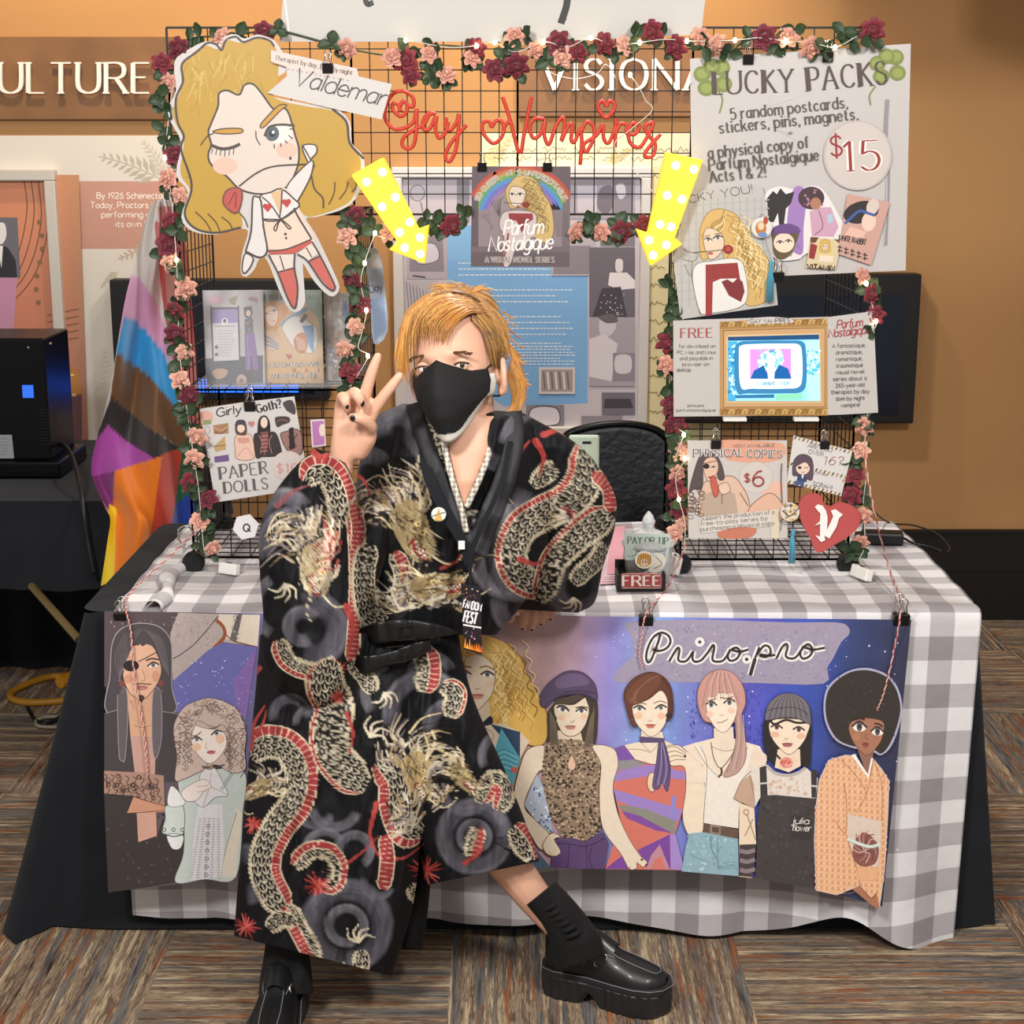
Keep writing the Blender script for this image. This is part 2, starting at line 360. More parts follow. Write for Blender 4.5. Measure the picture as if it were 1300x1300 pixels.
# ------------------------------------------------------------------ the room
YW = 2.4
def carpet():
    m = bpy.data.materials.new('striped_carpet_tiles'); m.use_nodes = True
    nt = m.node_tree; N = nt.nodes; L = nt.links; b = N['Principled BSDF']
    def math_(op, a, b_=None, c=None):
        n = N.new('ShaderNodeMath'); n.operation = op
        for i, q in enumerate((a, b_, c)):
            if q is None: continue
            if isinstance(q, (int, float)): n.inputs[i].default_value = q
            else: L.new(q, n.inputs[i])
        return n.outputs[0]
    tc = N.new('ShaderNodeTexCoord'); sp = N.new('ShaderNodeSeparateXYZ'); L.new(tc.outputs['Object'], sp.inputs[0])
    x, y = sp.outputs[0], sp.outputs[1]; T = .62
    fx = math_('FLOOR', math_('DIVIDE', math_('ADD', x, .13), T)); fy = math_('FLOOR', math_('DIVIDE', math_('ADD', y, 1.09), T))
    par = math_('MODULO', math_('ADD', math_('ADD', fx, fy), 40), 2)
    u = math_('ADD', math_('MULTIPLY', x, par), math_('MULTIPLY', y, math_('SUBTRACT', 1, par)))
    v = math_('ADD', math_('MULTIPLY', y, par), math_('MULTIPLY', x, math_('SUBTRACT', 1, par)))
    def noise(su, sv, off, det=2):
        cb = N.new('ShaderNodeCombineXYZ'); L.new(math_('MULTIPLY', u, su), cb.inputs[0]); L.new(math_('MULTIPLY', v, sv), cb.inputs[1])
        L.new(math_('ADD', math_('MULTIPLY', fx, 3.1), math_('MULTIPLY_ADD', fy, 5.7, off)), cb.inputs[2])
        n = N.new('ShaderNodeTexNoise'); n.inputs['Scale'].default_value = 1; n.inputs['Detail'].default_value = det; L.new(cb.outputs[0], n.inputs[0]); return n.outputs[0]
    def ramp(src, st):
        r = N.new('ShaderNodeValToRGB'); e = r.color_ramp.elements
        while len(e) < len(st): e.new(.5)
        for q, (p, c) in zip(e, st): q.position = p; q.color = (*lin(c), 1)
        L.new(src, r.inputs[0]); return r.outputs[0]
    wn = N.new('ShaderNodeTexWhiteNoise'); wn.noise_dimensions = '2D'; cw = N.new('ShaderNodeCombineXYZ')
    L.new(math_('FLOOR', math_('MULTIPLY', u, 105)), cw.inputs[0]); L.new(math_('ADD', math_('MULTIPLY', fx, 7.3), math_('MULTIPLY', fy, 3.9)), cw.inputs[1]); L.new(cw.outputs[0], wn.inputs['Vector'])
    strand = math_('ADD', math_('MULTIPLY_ADD', wn.outputs['Value'], .34, .03), math_('MULTIPLY', noise(230, 16, 0, 3), .60))
    base = ramp(strand, [(.24, '#40342f'), (.38, '#9c8472'), (.45, '#64554a'), (.52, '#c4aa8c'), (.58, '#85705f'), (.68, '#dcc6a2')])
    grey = ramp(noise(170, 9, 9, 2), [(.3, '#4c4b50'), (.7, '#9a938c')])
    rust = ramp(noise(170, 12, 3, 2), [(.3, '#86503a'), (.7, '#bd8058')])
    def mix(f, a, b_):
        n = N.new('ShaderNodeMix'); n.data_type = 'RGBA'; L.new(f, n.inputs[0]); L.new(a, n.inputs[6]); L.new(b_, n.inputs[7]); return n.outputs[2]
    def mask(src, lo, hi):
        n = N.new('ShaderNodeMapRange'); n.inputs[1].default_value = lo; n.inputs[2].default_value = hi; L.new(src, n.inputs[0]); return n.outputs[0]
    c = mix(mask(noise(60, 2.4, 21), .54, .60), base, grey)
    c = mix(mask(noise(75, 5, 47), .60, .65), c, rust)
    fib = N.new('ShaderNodeTexNoise'); fib.inputs['Scale'].default_value = 420; L.new(tc.outputs['Object'], fib.inputs[0])
    k = N.new('ShaderNodeVectorMath'); k.operation = 'SCALE'; L.new(c, k.inputs[0]); L.new(mask(fib.outputs[0], -.45, .85), k.inputs['Scale'])
    L.new(k.outputs[0], b.inputs['Base Color']); b.inputs['Roughness'].default_value = .95; b.inputs['Specular IOR Level'].default_value = .1
    bp = N.new('ShaderNodeBump'); bp.inputs['Strength'].default_value = .5; bp.inputs['Distance'].default_value = .006
    L.new(fib.outputs[0], bp.inputs['Height']); L.new(bp.outputs[0], b.inputs['Normal'])
    return m
wallm = mat('ochre_wall_paint', '#b98b5a', .8, bump=.03, bscale=180, vary=.03, vscale=2)
def struct(name, mb, m, **k): return tag(mb.build(name, m, **k), kind='structure')
struct('floor', MB().box((0, -.4, -.02), (7, 5.7, .04)), carpet())
struct('wall_back', MB().box((0, YW+.06, 1.55), (7, .12, 3.1)), wallm)
bb = MB(); bb.box((0, YW-.012, .09), (7, .024, .18)); bb.box((0, YW-.006, .26), (7, .012, .16)); bb.box((0, YW-.011, .335), (7, .022, .012))
struct('baseboard_back', bb, mat('black_baseboard', '#17120f', .5, vary=.1))
# the unseen block under the ceiling is added to shade the wall's upper right
struct('ceiling', MB().box((0, .2, 3.14), (7, 4.5, .08)), mat('ceiling_paint', '#b9a890', .9))
struct('unseen_shade_block', MB().box((2.05, 1.25, 2.65), (1.9, .5, .90)), mat('shade_block_paint', '#a98a66', .9))

# ---- raised lettering boards on the wall
def wood():
    return mat('copper_toned_print', '#86603f', .55, vary=.35, vscale=3.5, bump=.04, bscale=30)
cop = wood()
letm = mat('white_letters', '#f6f2ea', .5)
def board(x0, x1, y0, y1, word, tx0, tx1, by, h, label, wm=cop):
    a, b = at(x0, y0, YW), at(x1, y1, YW)
    o = MB().box(((a[0]+b[0])/2, YW-.012, (a[2]+b[2])/2), (b[0]-a[0], .024, a[2]-b[2])).build('wall_sign', wm, bevel=.002)
    tag(o, label, 'wall sign', 'lettered boards on the back wall')
    x = 0; Wt = layout(word, 'serif')[1]; sx = (tx1-tx0)/Wt
    for ch in word:
        wd = glyph(ch)[0]; t = Art(YW-.034); t.STEP = 2e-4; t.text(ch, tx0+sx*x, by, tx0+sx*(x+wd), by, h, '#f6f2ea', 4.6, 'serif'); x += wd+2.3
        t.build('letter', letm, o, solid=.01)
    return o
board(-60, 232, 47, 152, 'CULTURE', -34, 190, 118, 38, 'copper brown wall board reading CULTURE in raised white capitals')
board(658, 1000, 50, 148, 'VISIONARY', 689, 974, 114, 39, 'copper brown wall board reading VISIONARY, behind the wire grid')
# ---- printed mural panels under the boards
def wallart(): return Art(YW-.006)
a = wallart(); a.sheet('-60,172 222,172 232,596 -60,596', col='#ded9d2')
a.poly('70,230 222,230 222,316 86,316', '#c69688')
for t, x0, x1, y in (('By 1926 Schenectady', 123, 216, 252), ('Today, Proctors is the', 115, 216, 264), ('performing arts', 129, 204, 276), ('its own Street', 147, 212, 288)):
    a.text(t, x0, y, x1, y, 7.5, '#f4ece6', 1.1)
def fern(a, x, y, L, ang, col, n=9, curl=.3):
    P = []
    for i in range(n+1):
        t = i/n; g = math.radians(ang)+curl*t; P.append((x, y)); x += math.cos(g)*L/n; y -= math.sin(g)*L/n
    a.stroke(P, 1.3, col)
    for i in range(1, n):
        l = L*.30*(1-i/n*.75)
        for s in (-1, 1):
            g = math.radians(ang)+curl*i/n+s*.85; q = P[i]
            e = (q[0]+math.cos(g)*l, q[1]-math.sin(g)*l); mx = ((q[0]+e[0])/2, (q[1]+e[1])/2)
            a.poly([q, (mx[0]-math.sin(g)*l*.16, mx[1]-math.cos(g)*l*.16), e, (mx[0]+math.sin(g)*l*.16, mx[1]+math.cos(g)*l*.16)], col, up=False)
    a.up()
fern(a, 205, 228, 85, 152, '#b9b3a6'); fern(a, 212, 228, 60, 115, '#c9c3b6'); fern(a, 205, 300, 62, 215, '#c3ab93', curl=-.3)
fern(a, 150, 345, 30, 215, '#c5bda4'); fern(a, 120, 500, 60, 70, '#d5cec0')
tag(a.build('wall_panel', M['matte'], col=True), 'white wall mural with a pink band of text and pale fern prints', 'wall panel', 'printed panels on the back wall')
a = wallart(); a.poly('612,168 912,168 916,590 612,590', '#e9dcae')
a.poly('612,168 912,168 912,212 612,212', '#efe3c4')
rng = random.Random(4)
for r in range(16):                     # rows of old cursive handwriting
    y = 190+r*24 if r < 1 else 178+r*23; x = 620 if r < 2 else 824
    while x < 905:
        n = rng.randint(4, 9); P = []
        for i in range(n*2): P.append((x, y+rng.uniform(-4, 4)*(1 if i % 2 else .5))); x += rng.uniform(1.5, 3.5)
        a.stroke(P, .9, '#8a7a52', sm=4); x += 6
fern(a, 612, 212, 60, 40, '#d9c98f'); fern(a, 770, 205, 40, 20, '#cdbd86')
tag(a.build('wall_panel', M['matte'], col=True), 'cream wall mural of cursive handwriting, behind the centre frame', 'wall panel', 'printed panels on the back wall')

# ---- framed pictures
def frame(x0, y0, x1, y1, bw, col, label, art):
    a, b = at(x0, y0, YW), at(x1, y1, YW); yc = YW-.025
    root = empty('picture_frame', ((a[0]+b[0])/2, YW-.01, b[2]), label, 'picture', 'framed pictures on the back wall')
    s = (at(x0+bw, y0, YW)[0]-a[0]); mb = MB()
    mb.box(((a[0]+b[0])/2, yc, a[2]-s/2), (b[0]-a[0], .05, s)); mb.box(((a[0]+b[0])/2, yc, b[2]+s/2), (b[0]-a[0], .05, s))
    mb.box((a[0]+s/2, yc, (a[2]+b[2])/2), (s, .05, a[2]-b[2]-2*s)); mb.box((b[0]-s/2, yc, (a[2]+b[2])/2), (s, .05, a[2]-b[2]-2*s))
    mb.build('frame', mat('brushed_silver_frame', col, .45, metal=.15), root, bevel=.004)
    art.build('print', M['paper'], root, col=True)
# the theatre picture at the left
a = Art(YW-.02); a.sheet('-60,222 100,222 112,563 -60,563', fn=lambda u, v: (.74-.1*v+.12*math.sin(u*3), .56-.09*v, .42-.02*v), nu=6, nv=10)
for k in range(4): a.stroke([(30+k*9, 224), (34+k*9, 270+k*6), (20+k*7, 330+k*8), (-10, 380+k*9)], 1.4, '#6f5138')
a.poly('-60,350 22,350 14,470 -60,470', '#c78fae'); a.poly('-60,470 40,440 100,470 104,500 -60,520', '#b98145'); a.poly('-60,520 104,500 104,560 -60,560', '#70505a')
for i in range(9): a.ell(20+i*9, 470+6*math.sin(i), 2.2, 1.2, '#ffe6b0'); a.ell(30+i*8, 505+4*math.cos(i*2), 3, 2, '#e0b07a')
for i in range(5): a.stroke([(60, 400+i*9), (100, 392+i*9)], 1.2, '#8c5e3a', sm=0)
for i in range(7): a.ell(50+4*math.sin(i), 282+i*17, 3, 3, '#8b6a4d')
a.poly('-60,276 22,276 26,352 -60,352', '#6c6a74'); a.blob('-4,285 6,284 8,300 2,310 -6,304', '#e8e4e0'); a.poly('-20,352 -14,318 -2,310 10,314 20,330 22,352', '#2c2a30'); a.poly('-3,312 4,312 2,340', '#eeeeee')
frame(-60, 215, 96, 572, 14, '#cfcac2', 'silver framed theatre picture above the black equipment case', a)
# the television history poster in the centre
a = Art(YW-.02); a.sheet('506,219 813,219 813,546 506,546', col='#c9c2cc')
a.poly('568,286 746,286 746,512 640,516 568,470', '#7fb2e6'); a.poly('568,286 746,286 746,330 568,330', '#86b9ea')
for r in range(4):
    a.lines(582, 334+r*34, 150, 3 if r < 2 else 4, 7.5, '#dcebf8', 1.5)
a.lines(650, 440, 80, 4, 7.5, '#dcebf8', 1.5); a.lines(650, 475, 26, 2, 7.5, '#dcebf8', 1.5)
def photo(x0, y0, x1, y1, c): a.poly([(x0, y0), (x1, y0), (x1, y1), (x0, y1)], c)
photo(516, 228, 596, 282, '#c6bec8'); a.ring(530, 245, 9, 10, 1.2, '#7e7884'); a.stroke('534,256 538,274', 1.4, '#6f6a76'); photo(580, 228, 596, 282, '#8e8894')
photo(516, 298, 568, 354, '#b4acb8'); a.poly('520,300 562,300 564,345 520,345', '#8d8694'); a.blob('528,312 552,310 556,330 530,334', '#d2ccd8', line='#5e5866', lw=1); a.stroke('524,350 540,352', 2, '#4f4a55')
photo(514, 356, 556, 405, '#b9b4be')
for i in range(9): a.stroke([(516+i*4.2, 358+i*2), (520+i*4, 402)], .9, '#6a6672', sm=0)
photo(724, 226, 806, 278, '#a7a0ae'); photo(733, 236, 758, 270, '#c5c0cc'); a.blob('762,240 776,236 780,256 770,272 758,262', '#77717e'); photo(778, 228, 802, 276, '#8f8896'); a.blob('782,236 792,234 794,248 786,252', '#ded9e2')
photo(700, 290, 756, 350, '#b8b1be'); a.poly('705,312 750,312 754,348 702,348', '#8d8793')
photo(762, 286, 806, 312, '#837d8a'); photo(748, 314, 806, 402, '#6f6a76'); a.blob('782,330 790,330 790,344 782,344', '#dcd8de'); a.poly('774,346 796,346 806,356 806,366 786,368 772,362', '#e6e2e8')
a.poly('764,366 788,364 796,402 752,402', '#4a4650')
for i in range(24): a.ell(758+rng.random()*34, 372+rng.random()*28, .9, .9, '#cdc8d2', n=6)
photo(748, 404, 806, 490, '#aaa3b0'); a.blob('762,404 776,400 782,414 774,426 762,424', '#cfc9d4'); a.blob('760,402 778,398 784,408 770,410', '#6a6570'); a.poly('748,430 766,424 784,436 776,484 748,478', '#d8d3dc'); a.poly('778,448 806,448 806,484 778,484', '#8f8996'); a.blob('782,452 800,452 800,472 782,472', '#d5d0d9')
photo(684, 466, 730, 500, '#d9d2d6'); photo(687, 469, 727, 497, '#a79c9e')
for i in range(7): a.stroke([(690+i*5, 472), (692+i*5, 494)], 2.2, '#e6e0dc' if i % 2 else '#7d7274', sm=0)
photo(668, 514, 716, 540, '#8a8591'); a.blob('676,518 706,518 708,538 674,538', '#dcd6e2', line='#55505c', lw=1.4)
photo(764, 498, 806, 526, '#77727e'); a.poly('768,506 800,506 804,518 766,518', '#4a4650'); photo(738, 528, 790, 540, '#8e8894')
frame(498, 212, 820, 552, 13, '#d7d3d2', 'silver framed blue poster with grey photographs behind the wire grid', a)

# ---- two wall screens
scr = mat('dark_glass_screen', '#101626', .12)
def tv(x0, y0, x1, y1, label):
    a, b = at(x0, y0, YW-.1), at(x1, y1, YW-.1)
    root = empty('wall_television', ((a[0]+b[0])/2, YW-.05, b[2]), label, 'television', 'black televisions on the back wall')
    MB().box(((a[0]+b[0])/2, YW-.06, (a[2]+b[2])/2), (b[0]-a[0], .075, a[2]-b[2])).build('casing', M['black_plastic'], root, bevel=.006)
    MB().box(((a[0]+b[0])/2, YW-.0985, (a[2]+b[2])/2-.02), ((b[0]-a[0])*.86, .003, (a[2]-b[2])*.80)).build('screen', scr, root)
    MB().box(((a[0]+b[0])/2, YW-.012, (a[2]+b[2])/2), (.3, .024, .2)).build('wall_bracket', M['black_metal'], root)
    return root, a, b
tv(872, 348, 1160, 538, 'black wall television behind the right tower, beside the bare wall')
r_, a_, b_ = tv(138, 355, 418, 508, 'black wall television behind the left tower, glowing blue below')
MB().box(((a_[0]+b_[0])/2+.02, YW-.103, at(300, 489, 2.3)[2]), (.50, .006, .05)).build('blue_picture', mat('lit_blue_screen', '#2a6cff', .4, emit='#1f66ff', est=1.6), r_)

# ------------------------------------------------------------------ the neighbour's table at the left
def drape(path, z0, z1, flare, fold, nf, nv=14, seed=1, zhem=None):
    """a cloth hanging from a path of (x,y,outx,outy) points"""
    P = np.array(path); n = len(P)
    mb = MB()
    def fn(u, v):
        i = u*(n-1); k = min(int(i), n-2); t = i-k; q = P[k]*(1-t)+P[k+1]*t
        o = flare*v**1.2+fold*v**.8*(math.sin(u*nf*2*PI+seed)+.5*math.sin(u*nf*4.3*PI+seed*2))
        hz = z1+(zhem(u) if zhem else 0)
        return (q[0]+q[2]*o, q[1]+q[3]*o, z0+(hz-z0)*v)
    mb.grid(fn, 120, nv); return mb
root = empty('side_table', (-1.75, 1.5, 0), 'black draped side table at the left, under the equipment case', 'table')
MB().box((-1.75, 1.53, .725), (1.5, .92, .03)).build('tabletop', M['black_plastic'], root)
for sx in (-2.4, -1.08):
    for sy in (1.20, 1.92): MB().tube([(sx, sy, .0), (sx, sy, .71)], .016).build('leg', M['black_metal'], root)
zf = 1.05
mb = drape([(-2.5, zf, 0, -1), (-1.72, zf, 0, -1), (-1.05, zf, 0, -1), (-.99, zf+.04, .7, -.7), (-.98, 1.99, 1, 0)], .746, .50, .03, .012, 9, seed=3)
mb.grid(lambda u, v: (-2.5+1.52*u, zf+.94*v, .747+.003*math.sin(u*30)*math.sin(v*9)), 30, 8)
mb.grid(lambda u, v: (-2.5+1.5*u, 1.80+.012*math.sin(u*60)*(.3+v), .744-.735*v), 120, 8)  # black back sheet added to stand in for the shade under the table
cl = mb.build('tablecloth', M['black_cloth'], smooth=True)
tag(cl, 'black cloth hanging over the side table at the left edge', 'tablecloth')
# equipment case
def rbox(root, name, c, d, m, bev=.006, rz=0):
    return MB().box(c, d, rot=Matrix.Rotation(rz, 3, 'Z')).build(name, m, root, bevel=bev)
p0 = at(-26, 612, 1.36); p1 = at(66, 612, 1.36); zt = at(40, 430, 1.36)[2]
root = empty('equipment_case', ((p0[0]+p1[0])/2, 1.45, .752), 'tall black metal equipment case with a blue lit window', 'equipment case')
cx = (p0[0]+p1[0])/2; wd = p1[0]-p0[0]
rbox(root, 'body', (cx, 1.5, (.80+zt)/2), (wd, .26, zt-.80), M['black_metal'])
rbox(root, 'base', (cx+.012, 1.49, .776), (wd+.04, .30, .048), M['black_metal'])
q0, q1 = at(29, 489, 1.367), at(42, 505, 1.367)
MB().box(((q0[0]+q1[0])/2, 1.368, (q0[2]+q1[2])/2), (q1[0]-q0[0]+.004, .006, q0[2]-q1[2])).build('indicator_window', mat('blue_indicator', '#2d63d8', .3, emit='#2f66e0', est=.8), root)
q0, q1 = at(-14, 552, 1.367), at(18, 582, 1.367)
a = Art(1.366); a.sheet('-14,552 15,552 18,582 -14,582', col='#8f9396'); a.lines(-10, 557, 24, 6, 4, '#55585c', .8); a.build('rating_label', M['matte'], root, col=True)
mb = MB()
for i in range(12):
    q = at(44+i*.1, 520+i*4, 1.369); mb.box((q[0]+.04, 1.369, q[2]), (.05, .003, .0025))
mb.build('vent', M['wire'], root)
mb = MB()
for q in ((36, 441), (64, 436), (58, 600)):
    z = at(*q, 1.368); mb.lathe([(.001, 0), (.004, 0), (.003, .003), (.001, .003)], (z[0], 1.37, z[2]), 8, Matrix.Rotation(PI/2, 3, 'X'))
mb.build('screw', M['steel'], root)
cab = cr([at(62, 565, 1.5), at(82, 566, 1.42), at(95, 590, 1.2), at(104, 634, 1.03), at(112, 690, 1.0), at(120, 730, .99)], 8)
tag(MB().tube(cab, .007).build('power_cable', M['black_plastic'], smooth=True), 'black cable running from the equipment case down the side table', 'cable')
# cables and the floor stand leg at the left
def cable(name, px, r, m, label, z=.012, sm=8):
    tag(MB().tube(cr([atz(x, y, z) for x, y in px], sm), r, 6).build(name, m, smooth=True), label, 'cable')
cable('extension_cable', [(95, 858), (60, 860), (22, 874), (14, 886), (40, 892), (96, 888), (130, 884)], .012, mat('yellow_cable_sheath', '#a9761c', .5), 'yellow extension cable looped on the carpet under the side table')
tag(MB().tube([atz(76, 866, .02), atz(100, 857, .02)], [.022, .022], 8).build('cable_plug', mat('orange_plug', '#c98a1e', .5)), 'orange plug on the yellow cable beside the black tablecloth', 'plug')
cable('thin_cable', [(35, 898), (45, 915), (60, 918), (80, 908), (96, 900)], .006, M['black_plastic'], 'thin black cable coiled on the carpet')
cable('pale_cable', [(45, 914), (62, 910), (90, 912), (80, 922), (50, 922), (45, 914)], .006, mat('pale_cable_sheath', '#8f8674', .6), 'pale cable loop on the carpet at the left')
tag(MB().tube([at(40, 744, .98), at(100, 812, .78)], .011).build('stand_leg', mat('brass_rod', '#8d7a52', .35, metal=.7)), 'thin brass rod slanting under the side table', 'rod')
# ------------------------------------------------------------------ a small painter: lays pigment on a raster that is read at a mesh's points
class Canvas:
    def __init__(s, x0, y0, x1, y1, k=2, col='#000000'):
        s.x0, s.y0, s.k = x0, y0, k; s.w = int((x1-x0)*k); s.h = int((y1-y0)*k)
        s.a = np.empty((s.h, s.w, 3), np.float32); s.a[:] = lin(col)
    def box(s, x0, y0, x1, y1, pad=2):
        i0 = max(0, int((x0-pad-s.x0)*s.k)); i1 = min(s.w, int((x1+pad-s.x0)*s.k)+1)
        j0 = max(0, int((y0-pad-s.y0)*s.k)); j1 = min(s.h, int((y1+pad-s.y0)*s.k)+1)
        if i1 <= i0 or j1 <= j0: return None
        X, Y = np.meshgrid(s.x0+(np.arange(i0, i1)+.5)/s.k, s.y0+(np.arange(j0, j1)+.5)/s.k)
        return (slice(j0, j1), slice(i0, i1)), X, Y
    def put(s, sl, m, col):
        c = np.array(lin(col), np.float32) if not isinstance(col, np.ndarray) else col
        m = np.clip(m, 0, 1)[..., None]; s.a[sl] = s.a[sl]*(1-m)+c*m
    def poly(s, pts, col, alpha=1, clipm=None):
        if isinstance(pts, str): pts = pp(pts)
        P = np.array(pts); b = s.box(*P.min(0), *P.max(0), 1)
        if b is None: return
        sl, X, Y = b; ins = np.zeros(X.shape, bool); n = len(P)
        for i in range(n):
            x1, y1 = P[i]; x2, y2 = P[(i+1) % n]
            if y1 == y2: continue
            c = ((y1 > Y) != (y2 > Y)) & (X < (x2-x1)*(Y-y1)/(y2-y1)+x1); ins ^= c
        s.put(sl, ins*float(alpha), col)
    def blob(s, pts, col, alpha=1):
        if isinstance(pts, str): pts = pp(pts)
        s.poly(cr(pts, 6, True), col, alpha)
    def field(s, pts, pad):
        """distance, arc length and side along a smooth line"""
        P = np.array(pts); b = s.box(*P.min(0), *P.max(0), pad)
        if b is None: return None
        sl, X, Y = b; D = np.full(X.shape, 1e9); T = np.zeros(X.shape); SD = np.zeros(X.shape); acc = 0
        for i in range(len(P)-1):
            dx, dy = P[i+1]-P[i]; l = math.hypot(dx, dy)
            if l < 1e-6: continue
            t = np.clip(((X-P[i][0])*dx+(Y-P[i][1])*dy)/l/l, 0, 1)
            d = np.hypot(X-P[i][0]-t*dx, Y-P[i][1]-t*dy); u = d < D
            D[u] = d[u]; T[u] = (acc+t*l)[u]; SD[u] = np.sign((X-P[i][0])*dy-(Y-P[i][1])*dx)[u]; acc += l
        return sl, D, T, SD, acc, X, Y
    def stroke(s, pts, w, col, alpha=1, taper=0, sm=5):
        if isinstance(pts, str): pts = pp(pts)
        if sm and len(pts) > 2: pts = cr(pts, sm)
        f = s.field(pts, w/2+1)
        if f is None: return
        sl, D, T, SD, L, X, Y = f; h = w/2
        if taper: h = h*(1-taper*T/L)
        s.put(sl, np.clip((h-D)*s.k+.5, 0, 1)*alpha, col)
    def ell(s, cx, cy, rx, ry, col, alpha=1, soft=.08):
        b = s.box(cx-rx, cy-ry, cx+rx, cy+ry)
        if b is None: return
        sl, X, Y = b; d = np.hypot((X-cx)/rx, (Y-cy)/ry); s.put(sl, (1-d)/soft*alpha if soft else (d < 1)*alpha, col)
    def sample(s, X, Y):
        x = np.clip((X-s.x0)*s.k-.5, 0, s.w-1.001); y = np.clip((Y-s.y0)*s.k-.5, 0, s.h-1.001)
        i = x.astype(int); j = y.astype(int); fx = (x-i)[..., None]; fy = (y-j)[..., None]
        return (s.a[j, i]*(1-fx)+s.a[j, i+1]*fx)*(1-fy)+(s.a[j+1, i]*(1-fx)+s.a[j+1, i+1]*fx)*fy

# ------------------------------------------------------------------ the booth table's two cloths
TZ = .745
TX0, TX1, TY0, TY1 = -.845, .995, 0, .77
def roundrect(x0, x1, y0, y1, r, n=6):
    P = []
    for cx, cy, a0 in ((x0+r, y0+r, PI), (x1-r, y0+r, 1.5*PI), (x1-r, y1-r, 0), (x0+r, y1-r, .5*PI)):
        for i in range(n+1):
            a = a0+PI/2*i/n; P.append((cx+r*math.cos(a), cy+r*math.sin(a), math.cos(a), math.sin(a)))
    return P
loop = roundrect(TX0-.075, TX1+.005, TY0+.012, TY1+.05, .04)
P = []
for i in range(len(loop)):
    a, b = loop[i], loop[(i+1) % len(loop)]; n = max(1, int(math.hypot(b[0]-a[0], b[1]-a[1])/.03))
    P += [tuple(a[k]+(b[k]-a[k])*t/n for k in range(4)) for t in range(n)]
mb = MB(); nP = len(P)
def blackside(u, v):
    q = P[int(round(u*nP)) % nP]; ang = u*2*PI
    f = .004*v**.7*(math.sin(ang*19)+.6*math.sin(ang*31+1))
    left = max(0, -q[2]); right = max(0, q[2]); front = max(0, -q[3])
    o = f+v*(.20*left+.085*right+.022*front)+.03*v*v*left*math.sin(q[1]*14)
    z = TZ-.006-v*(TZ-.012-(.0 if front > .5 else .0))
    yy = q[1]+q[3]*o
    if front > .5: yy = max(yy, .004+.03*v)if False else q[1]+q[3]*min(o, .012)
    sag = -.01*(1-v)*left
    return (q[0]+q[2]*o, yy, z+sag)
mb.grid(blackside, nP, 24, closeu=True)
mb.add([(q[0], q[1], TZ-.006) for q in P], [tuple(range(nP))])
o = mb.build('tablecloth', M['black_cloth'], smooth=True)
tag(o, 'black floor length tablecloth under the gingham on the booth table', 'tablecloth')
# gingham: top sheet, front drop, short sides
def gingham():
    m = bpy.data.materials.new('grey_gingham_cotton'); m.use_nodes = True
    nt = m.node_tree; N = nt.nodes; L = nt.links; b = N['Principled BSDF']
    uv = N.new('ShaderNodeAttribute'); uv.attribute_name = 'Col'; sp = N.new('ShaderNodeSeparateColor'); L.new(uv.outputs['Color'], sp.inputs[0])
    def stripe(s_):
        d = N.new('ShaderNodeMath'); d.operation = 'DIVIDE'; d.inputs[1].default_value = .1045; L.new(s_, d.inputs[0])
        f = N.new('ShaderNodeMath'); f.operation = 'FRACT'; L.new(d.outputs[0], f.inputs[0])
        g = N.new('ShaderNodeMath'); g.operation = 'GREATER_THAN'; g.inputs[1].default_value = .5; L.new(f.outputs[0], g.inputs[0]); return g.outputs[0]
    ad = N.new('ShaderNodeMath'); ad.operation = 'ADD'; L.new(stripe(sp.outputs[0]), ad.inputs[0]); L.new(stripe(sp.outputs[1]), ad.inputs[1])
    r = N.new('ShaderNodeValToRGB'); r.color_ramp.interpolation = 'CONSTANT'; e = r.color_ramp.elements; e.new(.5)
    for q, (p, c) in zip(e, ((0, '#dddbdc'), (.25, '#b4b0b3'), (.75, '#8d888b'))): q.position = p; q.color = (*lin(c), 1)
    h = N.new('ShaderNodeMath'); h.operation = 'MULTIPLY'; h.inputs[1].default_value = .5; L.new(ad.outputs[0], h.inputs[0]); L.new(h.outputs[0], r.inputs[0])
    L.new(r.outputs[0], b.inputs['Base Color']); b.inputs['Roughness'].default_value = .75; b.inputs['Sheen Weight'].default_value = .15
    tc = N.new('ShaderNodeTexCoord'); n = N.new('ShaderNodeTexNoise'); n.inputs['Scale'].default_value = 14; n.inputs['Detail'].default_value = 2; L.new(tc.outputs['Object'], n.inputs[0])
    bp = N.new('ShaderNodeBump'); bp.inputs['Strength'].default_value = .25; bp.inputs['Distance'].default_value = .02; L.new(n.outputs[0], bp.inputs['Height']); L.new(bp.outputs[0], b.inputs['Normal'])
    return m
ging = gingham()
RE = .016
def hem(x):                                     # height of the front hem above the floor
    # the cloth is hitched up at the left and lifted by a fold near the right end
    return .078-.053*np.clip((x+.2)/1.1, 0, 1)+.055*math.exp(-((x-.74)/.09)**2)+.012*math.sin(x*11)+(.06 if x < -.72 else 0)*0
